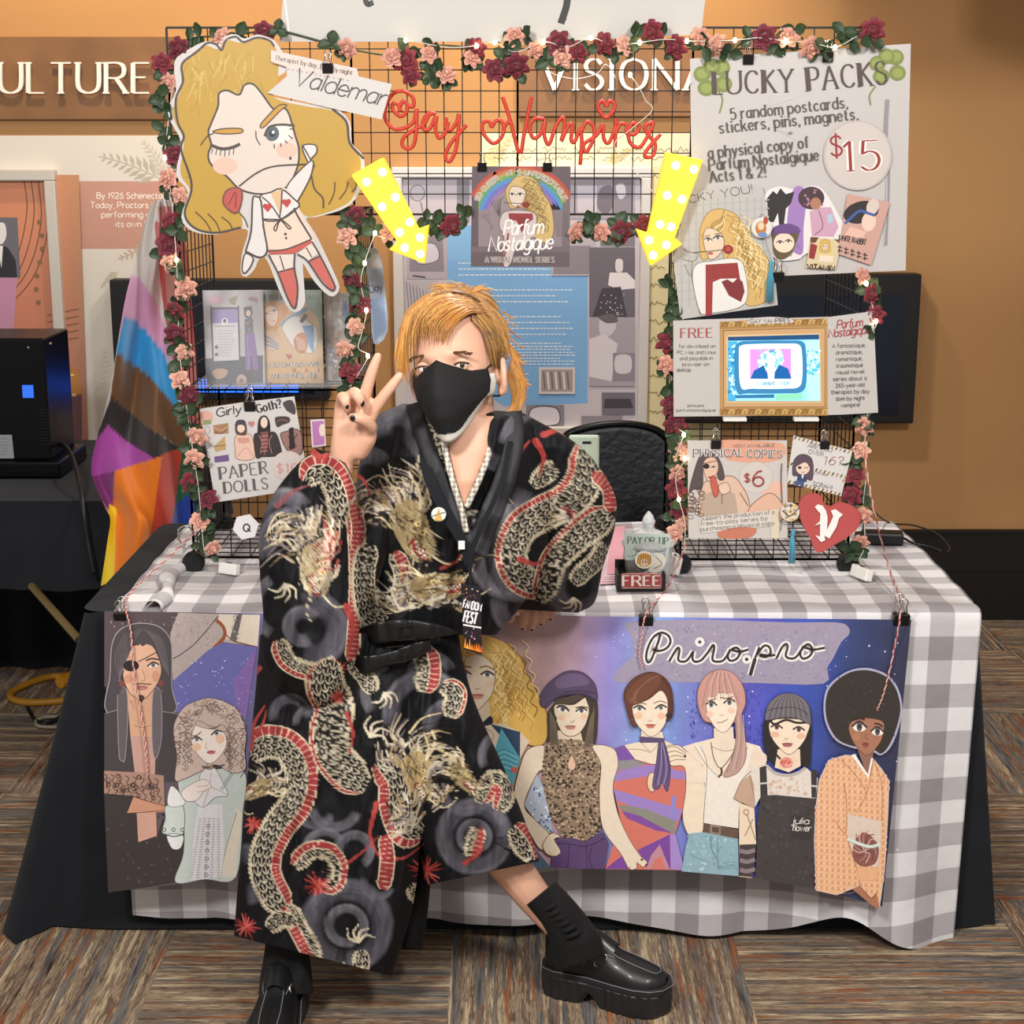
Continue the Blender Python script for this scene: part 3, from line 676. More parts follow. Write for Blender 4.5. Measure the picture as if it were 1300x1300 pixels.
def gfn(u, v):
    x = TX0+(TX1-TX0)*u; s_ = v                 # s_: 0 back .. 1 hem, measured along the cloth
    Ltop = TY1+.03; Lfront = TZ+RE-hem(x); s_ = v*(Ltop+Lfront)
    if s_ < Ltop-RE:
        y = Ltop-s_; z = TZ+.0025+.0018*math.sin(x*23+y*7)+.0018*math.sin(y*41-x*5)
        return x, y, z, s_
    if s_ < Ltop+RE*.57:
        a = (s_-Ltop+RE)/(RE*1.57)*PI/2; return x, RE-RE*math.sin(a)-.006, TZ+.002-RE+RE*math.cos(a), s_
    d = s_-Ltop-RE*.57; t = d/Lfront
    fl = .015*math.sin(x*9.0+.6)*t+.022*t*t*math.sin(x*14+2)+.006*t*math.sin(x*31)
    fl = max(fl, -.012*t)+.05*t**2*math.exp(-((x-.74)/.13)**2)
    return x+.012*t*(1 if x < 0 else -1.6)*abs(x), -.008-.03*t-fl, TZ+.002-RE-d, s_
mb = MB(); V = []; F = []; cc = []; nu, nv = 150, 110
for j in range(nv+1):
    for i in range(nu+1):
        x, y, z, s_ = gfn(i/nu, j/nv); V.append((x, y, z)); cc.append((TX0+(TX1-TX0)*i/nu+2.0-.0135, s_+.038, 0))
for j in range(nv):
    for i in range(nu): F.append((j*(nu+1)+i, j*(nu+1)+i+1, (j+1)*(nu+1)+i+1, (j+1)*(nu+1)+i))
mb.add(V, F, col=cc)
# right side drop
V = []; F = []; cc = []
for j in range(13):
    for i in range(31):
        x, y, z, s_ = gfn(1, i/30*.47); t = j/12
        V.append((x+.004+.02*t+.01*math.sin(i*.7)*t, max(y, .004), z-t*.30)); cc.append((TX1+2.0-.0135+t*.3, s_+.038, 0))
for j in range(12):
    for i in range(30): F.append((j*31+i, j*31+i+1, (j+1)*31+i+1, (j+1)*31+i))
mb.add(V, F, col=cc)
# rolled hem along the left edge of the top
V = []; F = []; cc = []
for j in range(41):
    for i in range(11):
        y = -.008+.7*j/40; a = PI*1.5*i/10; r = .017+.004*math.sin(j*.6)
        V.append((TX0+.085+.012*math.sin(j*.35)-r*math.cos(a)-.02*(j/40), y, TZ+.004+r*math.sin(a)*.9+.004)); cc.append((TX0+1.9865+.1+r*a, TY1+.03-y+.038, 0))
for j in range(40):
    for i in range(10): F.append((j*11+i, j*11+i+1, (j+1)*11+i+1, (j+1)*11+i))
mb.add(V, F, col=cc)
o = mb.build('tablecloth', ging, smooth=True, col=True)
tag(o, 'grey and white gingham tablecloth spread over the booth table', 'tablecloth')

# ------------------------------------------------------------------ wire display towers joined by a row of grid panels
GY = .30; GM = .392
root = empty('display_stand', (0, GY, TZ+.004), 'black wire grid display stand with two towers on the booth table', 'display stand')
WR = .0017
def panel(o_, u, v, n=9, frame=.0032, name='grid_panel'):
    o_, u, v = Vector(o_), Vector(u), Vector(v); mb = MB()
    for i in range(n+1):
        r = frame if i in (0, n) else WR; t = i/n
        mb.bar(o_+u*t, o_+u*t+v, r); mb.bar(o_+v*t, o_+v*t+u, r)
    return mb.build(name, M['wire'], root)
zb, zm, zt_ = TZ+.030, TZ+.030+GM, TZ+.030+2*GM
zt2 = zt_+GM
XL, XM1, X0, XM2, XR = -.738, -.345, .012, .388, .775
LX = (XL, XM1); RX = (XM2, XR)
for x0, x1, y0 in ((LX[0], LX[1], GY+.03), (RX[0], RX[1], GY+.012)):
    for z in (zb, zm):
        if z == zb:                                                         # the upper cubes stand open front and back
            panel((x0, y0, z), (x1-x0, 0, 0), (0, 0, GM)); panel((x0, y0+GM, z), (x1-x0, 0, 0), (0, 0, GM))
        panel((x0, y0, z), (0, GM, 0), (0, 0, GM)); panel((x1, y0, z), (0, GM, 0), (0, 0, GM))
    panel((x0, y0, zb), (x1-x0, 0, 0), (0, GM, 0)); panel((x0, y0, zm), (x1-x0, 0, 0), (0, GM, 0)); panel((x0, y0, zt_), (x1-x0, 0, 0), (0, GM, 0))
    for x in (x0, x1):
        for y in (y0, y0+GM):
            MB().lathe([(.004, -.008), (.024, -.008), (.026, .002), (.026, .012), (.02, .018), (.004, .018)], (x, y, TZ+.020), 18, Matrix.Rotation(PI/2, 3, 'X')).build('foot', M['black_plastic'], root, smooth=False)
for x0, x1 in ((XL, XM1), (XM1, X0), (X0, XM2), (XM2, XR)):
    panel((x0, GY, zt_), (x1-x0, 0, 0), (0, 0, zt2-zt_))
sh = MB(); sh.box(((LX[0]+LX[1])/2, GY+.03+GM/2, zm+.006), (GM-.02, GM-.02, .006)); sh.build('shelf', M['clear'], root)

# ------------------------------------------------------------------ progress flag behind the left tower
cv = Canvas(105, 235, 260, 760, 2, '#c9c2c0')
cv.poly('180,235 260,235 260,420 160,420', '#cfc8c4')
cv.poly('160,348 176,352 198,382 222,458 150,440', '#d39ac0')
cv.poly('158,400 180,414 208,448 226,500 226,545 186,500 148,447', '#2f97d6')
cv.poly('148,447 190,478 232,528 240,575 187,542 140,506', '#6d4a2c')
cv.poly('141,504 187,542 240,576 215,588 190,590 120,560', '#2a2626')
cv.poly('137,540 160,560 196,582 150,598 112,608 112,570', '#a946a4')
cv.poly('112,606 150,597 190,584 190,620 144,660', '#7c2a72')
cv.poly('145,598 196,582 238,566 236,700 140,740', '#ee7d12')
cv.poly('206,577 240,564 236,720 183,740', '#c6402c')
cv.poly('232,565 262,560 262,760 212,720 222,640', '#1f5c3f')
cv.poly('224,640 262,610 262,760 206,730', '#1b3f9e')
cv.poly('139,640 148,645 146,700 144,760 120,760', '#f4d21c')
cv.poly('196,282 262,262 262,560 238,530 222,470 206,380', '#b3453f')
cv.poly('200,262 222,262 226,420 214,400', '#b97a72')
edL = cr(pp('196,255 186,275 172,330 158,385 140,490 122,560 116,590 119,612 134,645 140,660 136,690 128,744'), 14)
edR = cr(pp('216,250 232,290 240,350 246,420 250,480 252,540 252,580 250,620 248,650 247,668 246,680 244,692'), 14)
V = []; F = []; cc = []; n = len(edL); nu = 90
for j in range(n):
    for i in range(nu+1):
        t = i/nu; x = edL[j][0]*(1-t)+edR[j][0]*t; y = edL[j][1]*(1-t)+edR[j][1]*t
        d = .92+.035*math.sin(t*7+y*.012)*min(1, (y-240)/120)+.015*math.sin(t*17-y*.02)+.05*t
        V.append(at(x, y, d)); cc.append((x, y))
cc = cv.sample(np.array([q[0] for q in cc]), np.array([q[1] for q in cc]))
for j in range(n-1):
    for i in range(nu): F.append((j*(nu+1)+i, j*(nu+1)+i+1, (j+1)*(nu+1)+i+1, (j+1)*(nu+1)+i))
mb = MB(); mb.add(V, F, col=list(cc))
o = mb.build('pride_flag', mat('satin_flag_cloth', attr=True, rough=.55, sheen=.3), smooth=True, col=True)
tag(o, 'rainbow progress pride flag hanging in folds left of the left tower', 'flag')

# ------------------------------------------------------------------ chair behind the table
chm = mat('quilted_black_vinyl', '#2b2e33', .5, bump=.5, bscale=55)
cx, cy = at(787, 600, 1.27)[0], 1.27
root = empty('banquet_chair', (cx, cy, 0), 'black padded conference chair with arched back behind the table', 'chair')
L_ = cr([at(q[0], q[1], cy) for q in pp('712,560 728,548 765,540 800,539 832,546 850,562 857,590 853,640 845,700')], 6)
c0 = at(787, 640, cy)
fr = MB(); fr.tube(L_, .012, 8); 
zz = at(787, 700, cy)[2]
fr.tube([(L_[0][0]-.01, cy, zz)]+[L_[0]], .012)
fr.build('frame', M['black_metal'], root, smooth=True)
pad = [(x*.94+c0[0]*.06, cy-.03, z*.97+c0[2]*.03) for x, y, z in L_]+[(L_[-1][0]*.94+c0[0]*.06, cy-.03, .5), (L_[0][0]*.94+c0[0]*.06, cy-.03, .5)]
MB().prism(pad, (0, .06, 0)).build('backrest', chm, root, bevel=.012)
MB().box((cx, cy-.21, .45), (.44, .40, .07)).build('seat', chm, root, bevel=.02)
for sx in (-.19, .19):
    for sy in (-.02, -.38): MB().tube([(cx+sx, cy+sy, 0), (cx+sx*.95, cy+sy*.95, .42)], .012).build('leg', M['black_metal'], root)
a0, a1 = at(722, 552, .70), at(760, 640, .70)
root = empty('tablet_case', ((a0[0]+a1[0])/2, .70, .75), 'pale green tablet case propped against the chair behind the person', 'case')
MB().box(((a0[0]+a1[0])/2, .70, (a0[2]+.75)/2), (a1[0]-a0[0], .012, a0[2]-.75)).build('cover', mat('mint_plastic', '#a9b6a4', .5), root, bevel=.006)
q = at(745, 562, .692); MB().box((q[0], .693, q[2]), (.022, .003, .006)).build('camera_slot', M['black_plastic'], root)
# ------------------------------------------------------------------ printed banner along the table front
def _frame(s, ox=0, oy=0, k=1.0): s.o = (ox, oy, k); return s
Art.frame = _frame; Art.o = (0, 0, 1)
_P = Art.P
def P2(s, x, y): ox, oy, k = s.o; return _P(s, ox+x/k, oy+y/k)
Art.P = P2
def back(s, pts, col='#cfcac6', th=.0015):
    """the sheet itself: an outline with its own thickness"""
    if isinstance(pts, str): pts = pp(pts)
    s.prism([s.P(*p) for p in pts], (0, th, 0), col=lin(col)); s.k += 1; return s
Art.back = back
def wave(a, x0, y0, x1, y1, amp, n, col, w_, ph=0):
    P = []; L = math.hypot(x1-x0, y1-y0); nx, ny = -(y1-y0)/L, (x1-x0)/L
    for i in range(n*2+1):
        t = i/(n*2); d = amp*math.sin(PI*(i+.5)+ph); P.append((x0+(x1-x0)*t+nx*d, y0+(y1-y0)*t+ny*d))
    a.stroke(P, w_, col, sm=4, up=False)
def eye(a, x, y, w_, iris, tilt=0, line='#3f3230', white='#ece4dc', h=.34):
    a.ell(x, y, w_*.5, w_*h*.72, white, tilt); a.ell(x, y, w_*.21, w_*h*.7, iris); a.ell(x, y, w_*.09, w_*h*.32, '#26211f')
    t = math.tan(math.radians(tilt)); a.stroke([(x-w_*.55, y-t*w_*.5+w_*.06), (x, y-w_*h*.75), (x+w_*.55, y+t*w_*.5+w_*.04)], w_*.15, line, sm=4)
def dots(a, x0, y0, x1, y1, n, r, cols, rnd):
    a.k += 1
    for i in range(n):
        x, y = rnd.uniform(x0, x1), rnd.uniform(y0, y1); q = r*rnd.uniform(.5, 1.3)
        a.poly([(x-q, y), (x, y-q), (x+q, y), (x, y+q)], rnd.choice(cols), up=False)
rnd = random.Random(11)
BK = .17
def bsurf(x, y):                         # the banner leans out a little from the table front
    r = ray(x, y); t = (-.024-BK*.77+CD+BK*CH)/(r[1]-BK*r[2])
    return (r[0]*t, -CD+r[1]*t, CH+r[2]*t)
a = Art(0, surf=bsurf); a.STEP = 2.5e-5
TOP = pp('133,776 330,779 560,781 700,782 930,785 1157,787'); BOT = pp('138,1133 300,1113 500,1104 690,1100 800,1102 930,1110 1034,1127 1120,1151')
def lerp(P, t):
    k = t*(len(P)-1); i = min(int(k), len(P)-2); f = k-i; return (P[i][0]*(1-f)+P[i+1][0]*f, P[i][1]*(1-f)+P[i+1][1]*f)
def X_at(P, x):
    for i in range(len(P)-1):
        if P[i][0] <= x <= P[i+1][0]:
            f = (x-P[i][0])/(P[i+1][0]-P[i][0]); return P[i][1]*(1-f)+P[i+1][1]*f
    return P[0][1] if x < P[0][0] else P[-1][1]
def bp(u, v):
    xt = 133+1024*u; xb = 138+982*u
    return (xt*(1-v)+xb*v, X_at(TOP, xt)*(1-v)+X_at(BOT, xb)*v)
SKY = [(0, '#5b4c52'), (.13, '#6a5a66'), (.22, '#6f6cae'), (.33, '#7d62a4'), (.46, '#87627e'), (.52, '#b08f86'), (.58, '#b796a4'), (.63, '#8e83c6'), (.68, '#84a4dc'), (.74, '#7a80cc'), (.80, '#5a58b8'), (.87, '#3f55b8'), (.93, '#34406e'), (1, '#2f3048')]
def skycol(u, v):
    for i in range(len(SKY)-1):
        if u <= SKY[i+1][0]:
            f = (u-SKY[i][0])/(SKY[i+1][0]-SKY[i][0]); c0 = np.array(lin(SKY[i][1])); c1 = np.array(lin(SKY[i+1][1])); c = c0*(1-f)+c1*f
            n = fbm(np.array(u*40), np.array(v*16), 5); return tuple(np.clip(c*(1+.22*float(n)), 0, 1))
    return lin(SKY[-1][1])
V = []; cc = []
for j in range(25):
    for i in range(141): V.append(a.P(*bp(i/140, j/24))); cc.append(skycol(i/140, j/24))
nb = len(V)
V += [(p[0], p[1]+.0016, p[2]) for p in V]; cc += cc
F = [(j*141+i, j*141+i+1, (j+1)*141+i+1, (j+1)*141+i) for j in range(24) for i in range(140)]
F += [tuple(nb+q for q in reversed(f)) for f in F]
a.add(V, F, col=cc); a.k += 2
dots(a, 750, 795, 1140, 1080, 130, 1.1, ['#cfd2ee', '#aab0e0', '#e6e6f4'], rnd); dots(a, 250, 830, 330, 920, 40, 1.0, ['#cfd2ee', '#b0b0dc'], rnd)
for i in range(90): # rain marks behind the heads
    x = rnd.choice([rnd.uniform(875, 892), rnd.uniform(942, 968)]); y = rnd.uniform(870, 940); a.stroke([(x, y), (x, y+rnd.uniform(1, 5))], .9, '#3b349c', sm=0, up=False)
# -- torn paper title
a.blob('793,792 818,788 900,787 1000,790 1060,790 1076,795 1078,805 1068,815 1058,835 1050,848 1045,868 960,867 860,866 782,866 787,848 803,832 801,808', '#9c92a8', n=3)
dots(a, 806, 794, 1050, 862, 420, 1.3, ['#b3a9ba', '#8a7f98', '#a79fb6', '#7f77a0'], rnd)
a.frame(780, 770, 5.909)
def both(pts, sm=6):
    a.stroke(pts, 46, '#e6e2de', sm=sm, up=False)
T5 = ['345,205 330,260 300,340 272,405 248,415 238,370 258,290 300,222 355,195 405,218 420,265 390,312 335,332 285,318', '410,412 455,335 478,308 488,330 478,392 500,412 545,402 592,335',
      '592,335 585,385 602,412 650,402 700,345', '700,345 738,290 748,310 735,392 762,412 820,400 872,318', '872,318 850,370 868,405 915,392 942,345 918,308 880,322 940,338 1005,322']
T6 = ['70,492 100,385 135,290', '118,345 168,282 208,292 214,340 172,362 140,345 210,352 250,345', '258,372 298,292 328,268 338,290 325,352 358,372 400,360 452,285', '452,285 428,335 446,372 492,358 516,312 490,270 458,288 520,308 605,295']
a.k += 1
for t in T5: both(t)
a.ell(640, 265, 36, 36, '#e6e2de'); a.ell(992, 395, 34, 34, '#e6e2de')
a.frame(940, 770, 5.652)
for t in T6: both(t)
a.frame(780, 770, 5.909); a.k += 2
for t in T5: a.stroke(t, 17, '#2b2725', up=False)
a.ell(640, 265, 12, 12, '#2b2725'); a.ell(992, 395, 13, 13, '#2b2725')
a.frame(940, 770, 5.652)
for t in T6: a.stroke(t, 16, '#2b2725', up=False)
a.stroke('70,492 88,430 104,375', 26, '#2b2725'); 
# -- the long haired man with an eye patch
a.frame(125, 770, 5.909); LN = '#4a3732'
a.poly('45,40 620,45 540,200 545,560 45,600', '#54464a'); dots(a, 60, 60, 560, 300, 30, 6, ['#8d8088', '#a59aa0'], rnd)
a.poly('600,45 905,55 1212,60 1195,300 930,265 820,330 560,555 540,200', '#b7a9a6'); dots(a, 560, 70, 880, 300, 160, 6, ['#cbbfba', '#9d908f'], rnd)
a.stroke('900,70 740,260 630,350 560,390', 8, '#5d4f4e'); a.poly('905,55 1214,60 1195,300 1040,258 950,240 900,100', '#e2d6c4')
a.poly('1040,55 1080,55 1035,262 985,245', '#6b6465'); dots(a, 1000, 60, 1060, 250, 40, 7, ['#b5aca6', '#3c3638'], rnd); a.stroke('885,100 935,150 945,225 865,310', 26, '#9c5230'); a.stroke('950,200 1020,260 1190,300', 8, '#7d4a34')
a.poly('560,555 820,330 930,268 1190,302 1108,842 1040,800 560,790', '#6b6aae'); a.poly('1190,302 1108,842 1040,800 1010,560', '#8468ae'); dots(a, 600, 340, 1150, 760, 60, 6, ['#b9bce6', '#d8d8f0'], rnd)
a.blob('62,785 88,520 100,300 150,185 250,132 360,125 460,152 530,225 552,330 552,600 575,785 330,800', '#4b4347', line='#aaa2aa', lw=6)
a.poly('45,805 150,770 215,790 480,785 620,802 640,1310 45,1310', '#443d40'); a.stroke('50,800 150,772', 6, '#8c8488'); a.stroke('480,785 620,805', 6, '#8c8488')
a.poly('210,600 420,620 405,800 430,1000 425,1255 275,1255 240,950 220,700', '#cda083'); a.poly('240,960 425,990 425,1255 275,1255', '#c59d90')
for i in range(18): a.stroke([(248+i*1.5, 975+i*15), (424, 985+i*15)], 2.5, '#a4776a', sm=0, up=False)
a.stroke('270,890 330,905 395,890', 5, '#96684f'); a.stroke('240,700 270,760', 5, '#96684f')
a.blob('150,620 215,640 218,900 200,1140 180,1155 158,1120 148,900', '#5f575b', line='#9b939a', lw=5); a.blob('412,640 468,650 474,980 430,1140 404,1000', '#655d62', line='#9b939a', lw=5)
a.blob('188,430 235,320 300,280 400,290 452,380 474,470 455,555 410,625 350,688 300,690 232,640 190,540', '#dcaf92', line=LN, lw=5)
a.ell(228, 540, 32, 36, '#cf957b'); a.ell(432, 520, 30, 42, '#cf957b')
a.blob('98,470 120,270 220,165 335,145 318,275 255,300 215,395 180,470 168,640 95,640', '#4b4347'); a.blob('330,145 450,175 530,270 548,470 505,470 458,400 428,300 380,272 322,290', '#4b4347')
for i in range(7): a.stroke([(330-i*22, 165+i*6), (270-i*24, 260+i*20), (150+i*3, 560)], 3.5, '#766d72', up=False); a.stroke([(345+i*18, 165+i*8), (420+i*14, 260+i*10), (490+i*7, 450+i*12)], 3.5, '#766d72', up=False)
a.ell(246, 442, 60, 42, '#2a2224'); a.stroke('300,412 372,376 442,338', 7, '#3a2c2c'); a.stroke('190,470 178,560', 6, '#3a2c2c')
eye(a, 412, 436, 80, '#8b8f8a', -8); a.stroke('358,404 400,388 458,396', 11, '#3f302c'); a.stroke('330,470 350,530 345,552 318,552', 5, '#a87258'); a.stroke('268,582 322,574 350,578 398,580', 8, '#5d463c')
a.ell(326, 606, 44, 20, '#b97f74'); a.stroke('284,604 326,600 370,602', 5, '#7d463f'); a.blob('296,672 322,660 348,676 322,716', '#4a3834')
for x, y in ((180, 578), (474, 574)): a.poly([(x-26, y), (x, y-30), (x+26, y), (x, y+30)], '#7d4640'); a.ell(x, y+58, 14, 14, '#6a625f')
a.frame(125, 930, 5.909)
a.poly('45,440 260,465 215,600 290,600 300,818 442,772 500,590 645,620 640,905 578,1118 75,1196 50,600', '#383130'); dots(a, 60, 460, 560, 1120, 60, 10, ['#4a4242', '#5a5154', '#2e2827'], rnd)
a.poly('45,282 300,295 492,318 498,545 380,512 262,470 45,452', '#a68272')
for i in range(34):
    x, y = rnd.uniform(70, 470), 0; y = rnd.uniform(300+x*.06, 440+x*.16); a.ring(x, y, 15, 15, 5, '#3d2e2b', n=10)
for i in range(8): wave(a, 50+i*55, 300+i*5, 80+i*55, 450+i*10, 12, 3, '#3d2e2b', 5)
a.poly('266,478 380,515 502,548 500,592 216,602', '#c38d73'); a.stroke('216,602 500,580', 5, LN); a.poly('290,600 436,594 441,770 302,816', '#cd9f8e')
for i in range(13): a.stroke([(294, 612+i*15), (438, 604+i*14)], 2.5, '#a87c6e', sm=0, up=False)
# -- curly white haired figure
a.blob('600,352 700,300 800,280 1092,285 1086,600 1035,1076 800,1096 580,1116 640,900 640,600', '#c2cbc6', line='#5c6462', lw=5)
a.poly('1036,560 1082,600 1035,1076 922,1082 950,880', '#dcd5c5'); a.stroke('1040,590 950,900 922,1080', 5, '#7a7468')
a.poly('752,540 930,530 948,880 922,1082 692,1104 722,740', '#d9d8db')
for x0, x1 in ((765, 700), (800, 745), (835, 800), (868, 850), (902, 905)):
    a.k += 1
    for i in range(24): t = i/23; x = x0*(1-t)+x1*t; a.stroke([(x-9, 640+i*19), (x+9, 646+i*19)], 4, '#5e6470', sm=0, up=False)
for i in range(7): a.ring(824-i*2, 695+i*61, 13, 13, 5, '#555b64', n=10)
a.poly('752,545 905,530 900,632 755,640', '#dcdadb'); a.blob('510,545 635,540 640,745 560,765 482,745 505,640', '#c8d1ca', line='#5c6462', lw=5); a.blob('520,760 636,765 625,850 585,872 545,850', '#dfe0de', line='#5c6462', lw=5)
for x in (497, 566, 633): a.ring(x, 722, 13, 13, 6, '#4d5352', n=10)
a.stroke('482,748 560,772 640,760', 9, '#59605e'); a.blob('520,500 545,400 590,420 640,490 655,520 620,545 540,548', '#e2e2e0', line='#767c7a', lw=4)
a.blob('770,300 862,250 930,360 972,462 880,480 790,552 718,500 760,430', '#dedadb', line='#77737a', lw=4); a.stroke('850,290 835,400 790,540', 4, '#8a858c'); a.stroke('845,400 960,455', 4, '#8a858c')
a.blob('625,440 700,380 800,345 850,400 800,430 742,500 660,505', '#e8dcd4', line='#8a706a', lw=4); a.stroke('740,400 830,390', 4, '#a38c84'); a.stroke('740,440 820,430', 4, '#a38c84')
for i in range(10): a.stroke([(1000-i*9, 280+i*14), (1020-i*9, 300+i*14)], 5, '#596068', sm=0, up=False)
a.frame(125, 770, 5.909)
a.blob('566,930 590,830 650,745 740,702 830,680 930,700 1030,755 1085,850 1110,960 1100,1080 1102,1215 1000,1240 880,1180 760,1235 640,1290 578,1290 592,1110', '#c8b3a8', line='#6d5850', lw=5)
a.k += 1
for i in range(230):
    g = rnd.uniform(-PI, PI); r = rnd.uniform(.62, 1.0); x = 838+255*r*math.cos(g); y = 950+260*r*math.sin(g)
    if y > 1210 and 680 < x < 960 or (700 < x < 940 and 900 < y < 1180): continue
    s_ = rnd.uniform(20, 30); b_ = rnd.uniform(0, 2*PI)
    a.stroke([(x+s_*math.cos(b_+q), y+s_*.7*math.sin(b_+q)) for q in (0, .7, 1.4, 2.1, 2.9)], 5, rnd.choice(['#6d5850', '#8a7266', '#e0d2c8', '#7a655c']), sm=2, up=False)
for i in range(14):
    x = rnd.choice([rnd.uniform(575, 700), rnd.uniform(965, 1090)]); wave(a, x, rnd.uniform(900, 1050), x+rnd.uniform(-20, 20), rnd.uniform(1150, 1280), 14, 4, '#6d5850', 5)
a.up()
a.blob('700,985 735,880 800,880 920,915 965,1000 935,1090 860,1165 800,1155 728,1075', '#efe3da', line='#7a5c52', lw=4); a.ell(740, 1048, 34, 30, '#ecc3a4'); a.ell(915, 985, 34, 36, '#ecc3a4')
a.blob('735,880 760,850 860,900 935,880 960,930 870,915 800,905', '#c8b3a8', line='#6d5850', lw=4)
eye(a, 742, 988, 72, '#8a9296', 8); eye(a, 890, 942, 76, '#8a9296', -18); a.stroke('705,965 740,958 775,932', 8, '#7a5c52'); a.stroke('830,908 880,905 920,878', 8, '#7a5c52'); a.stroke('815,1010 808,1050 826,1058', 5, '#c29a8a')
a.ell(848, 1086, 32, 15, '#c26e68'); a.stroke('816,1090 850,1084 880,1076', 4, '#8a4542'); a.stroke('780,1192 850,1202 950,1180', 11, '#4a4248'); a.ell(852, 1200, 14, 14, '#b08650')
# -- blonde with long waves
a.frame(540, 770, 5.0)
a.blob('88,270 150,185 260,160 400,180 500,222 600,312 655,440 720,560 775,690 782,790 740,872 650,868 600,800 480,760 420,740 240,640 180,610 110,440', '#d2a953', line='#6f5220', lw=4)
a.k += 1
for i in range(34):
    x = rnd.uniform(410, 640); y = rnd.uniform(200, 420); d = (x-400)*.35; wave(a, x, y, x+d+rnd.uniform(0, 40), min(860, y+rnd.uniform(260, 440)), rnd.uniform(12, 20), 4, rnd.choice(['#8f6a24', '#a87c2e', '#ead49a', '#ead49a', '#b78a38']), rnd.choice([4, 6, 9]))
for i in range(16): x = rnd.uniform(110, 210); wave(a, x+60, rnd.uniform(190, 280), x, rnd.uniform(420, 600), 12, 3, rnd.choice(['#8f6a24', '#e3c986', '#b78a38']), 5)
for i in range(12): wave(a, 330, 200+i*4, rnd.uniform(200, 620), rnd.uniform(280, 420), 10, 2, rnd.choice(['#8f6a24', '#e3c986', '#b78a38']), 4)
a.poly('250,560 405,600 412,720 350,760 285,740', '#d3bfa8'); a.poly('285,745 490,735 600,790 660,850 600,960 420,985 360,820', '#d5c3ae'); a.poly('410,738 602,790 600,955', '#2c415a'); a.poly('482,765 600,955 582,1040 555,1125 418,985', '#57a0b2')
for i in range(9): a.stroke([(440+i*4, 930+i*14), (500, 900+i*16), (580, 940+i*14)], 5, '#8fc9d0' if i % 2 else '#3d7f97', up=False)
a.up(); a.stroke('370,760 430,800 415,860 400,890', 4, '#7d6a50'); a.stroke('370,770 375,840', 14, '#8a8278'); a.blob('268,692 345,738 412,690 424,735 360,752 285,748', '#232a38', line='#11151c', lw=3)
a.ell(565, 1030, 24, 20, '#c0685c'); a.blob('212,420 235,345 300,300 370,310 432,370 442,450 425,545 372,618 330,650 282,630 232,560', '#decbb4', line='#6b4f30', lw=4)
a.stroke('220,392 255,376 292,380', 10, '#93703c'); a.stroke('345,382 390,374 442,396', 10, '#93703c'); eye(a, 254, 420, 70, '#7d8084', 4); eye(a, 394, 424, 78, '#7d8084', 4)
a.ell(250, 480, 26, 18, '#e0c0a8'); a.ell(410, 485, 26, 18, '#e0c0a8'); a.stroke('312,512 330,520 348,512', 5, '#a3805e'); a.ell(330, 556, 42, 9, '#b4735c'); a.ell(330, 570, 34, 12, '#c98f78'); a.stroke('285,562 330,560 372,562', 3, '#7d4a3c')
a.blob('100,300 180,210 300,175 380,200 330,290 250,330 215,420 225,560 180,600 120,430', '#d2a953'); 
for i in range(7): wave(a, 320-i*8, 195+i*8, 130+i*15, 420+i*22, 9, 3, rnd.choice(['#8f6a24', '#e3c986']), 5)
# -- the beret
a.frame(640, 860, 5.0)
a.poly('-130,900 0,640 40,700 60,900 230,1120 300,1200 200,1200', '#4b6274'); a.poly('205,605 250,690 310,965 270,995 125,800', '#a7b1be'); dots(a, 170, 660, 300, 970, 60, 8, ['#44608c', '#dfe3ea'], rnd)
a.blob('286,200 400,120 570,110 590,300 562,440 470,440 360,420 285,440 275,320', '#3d342a', line='#241d17', lw=4)
a.blob('258,430 150,452 98,570 64,720 72,850 150,960 235,1085 292,1000 200,900 128,800 205,610 255,560', '#dccbb4', line='#6b5140', lw=4)
a.poly('340,330 482,330 500,405 335,405', '#d8c5ae'); a.poly('480,395 560,415 640,450 620,560', '#dccbb4')
LC = '255,420 345,385 480,388 540,420 590,470 608,560 615,720 612,960 520,1028 370,1006 300,880 262,760 240,640'
a.poly(LC, '#8d7660'); L_ = pp(LC)
def inside(x, y, Q):
    r = False
    for i in range(len(Q)):
        x1, y1 = Q[i]; x2, y2 = Q[i-1]
        if (y1 > y) != (y2 > y) and x < (x2-x1)*(y-y1)/(y2-y1)+x1: r = not r
    return r
a.k += 1
for i in range(900):
    x, y = rnd.uniform(240, 620), rnd.uniform(385, 1025)
    if inside(x, y, L_): q = rnd.uniform(5, 12); a.poly([(x-q, y), (x, y-q*.8), (x+q, y), (x, y+q*.8)], rnd.choice(['#2c2420', '#3d322c', '#2c2420', '#c2ab90', '#b39a80']), up=False)
a.poly('428,480 452,545 446,572 428,580 408,568 404,540', '#dcb79c')
a.blob('312,170 345,160 440,165 520,120 538,200 528,265 482,340 425,366 372,345 332,270', '#dfcdb6', line='#5b4636', lw=4)
a.ell(365, 245, 24, 18, '#e0b99c'); a.ell(505, 240, 20, 18, '#e0b99c'); eye(a, 372, 192, 74, '#6e7076', 18); eye(a, 490, 202, 66, '#6e7076', -4); a.stroke('452,186 490,178 532,186', 8, '#4a3d30'); a.stroke('340,168 380,172 410,196', 7, '#4a3d30')
a.stroke('418,268 432,278 445,262', 4, '#9a7660'); a.ell(420, 303, 36, 8, '#9d6a5a'); a.ell(422, 314, 28, 9, '#b98272'); a.stroke('330,260 312,215 322,160 420,150 500,110', 16, '#3d342a'); a.stroke('520,115 545,200 520,300', 14, '#3d342a'); a.poly('325,160 400,165 500,122 490,95 330,130', '#4a3f32')
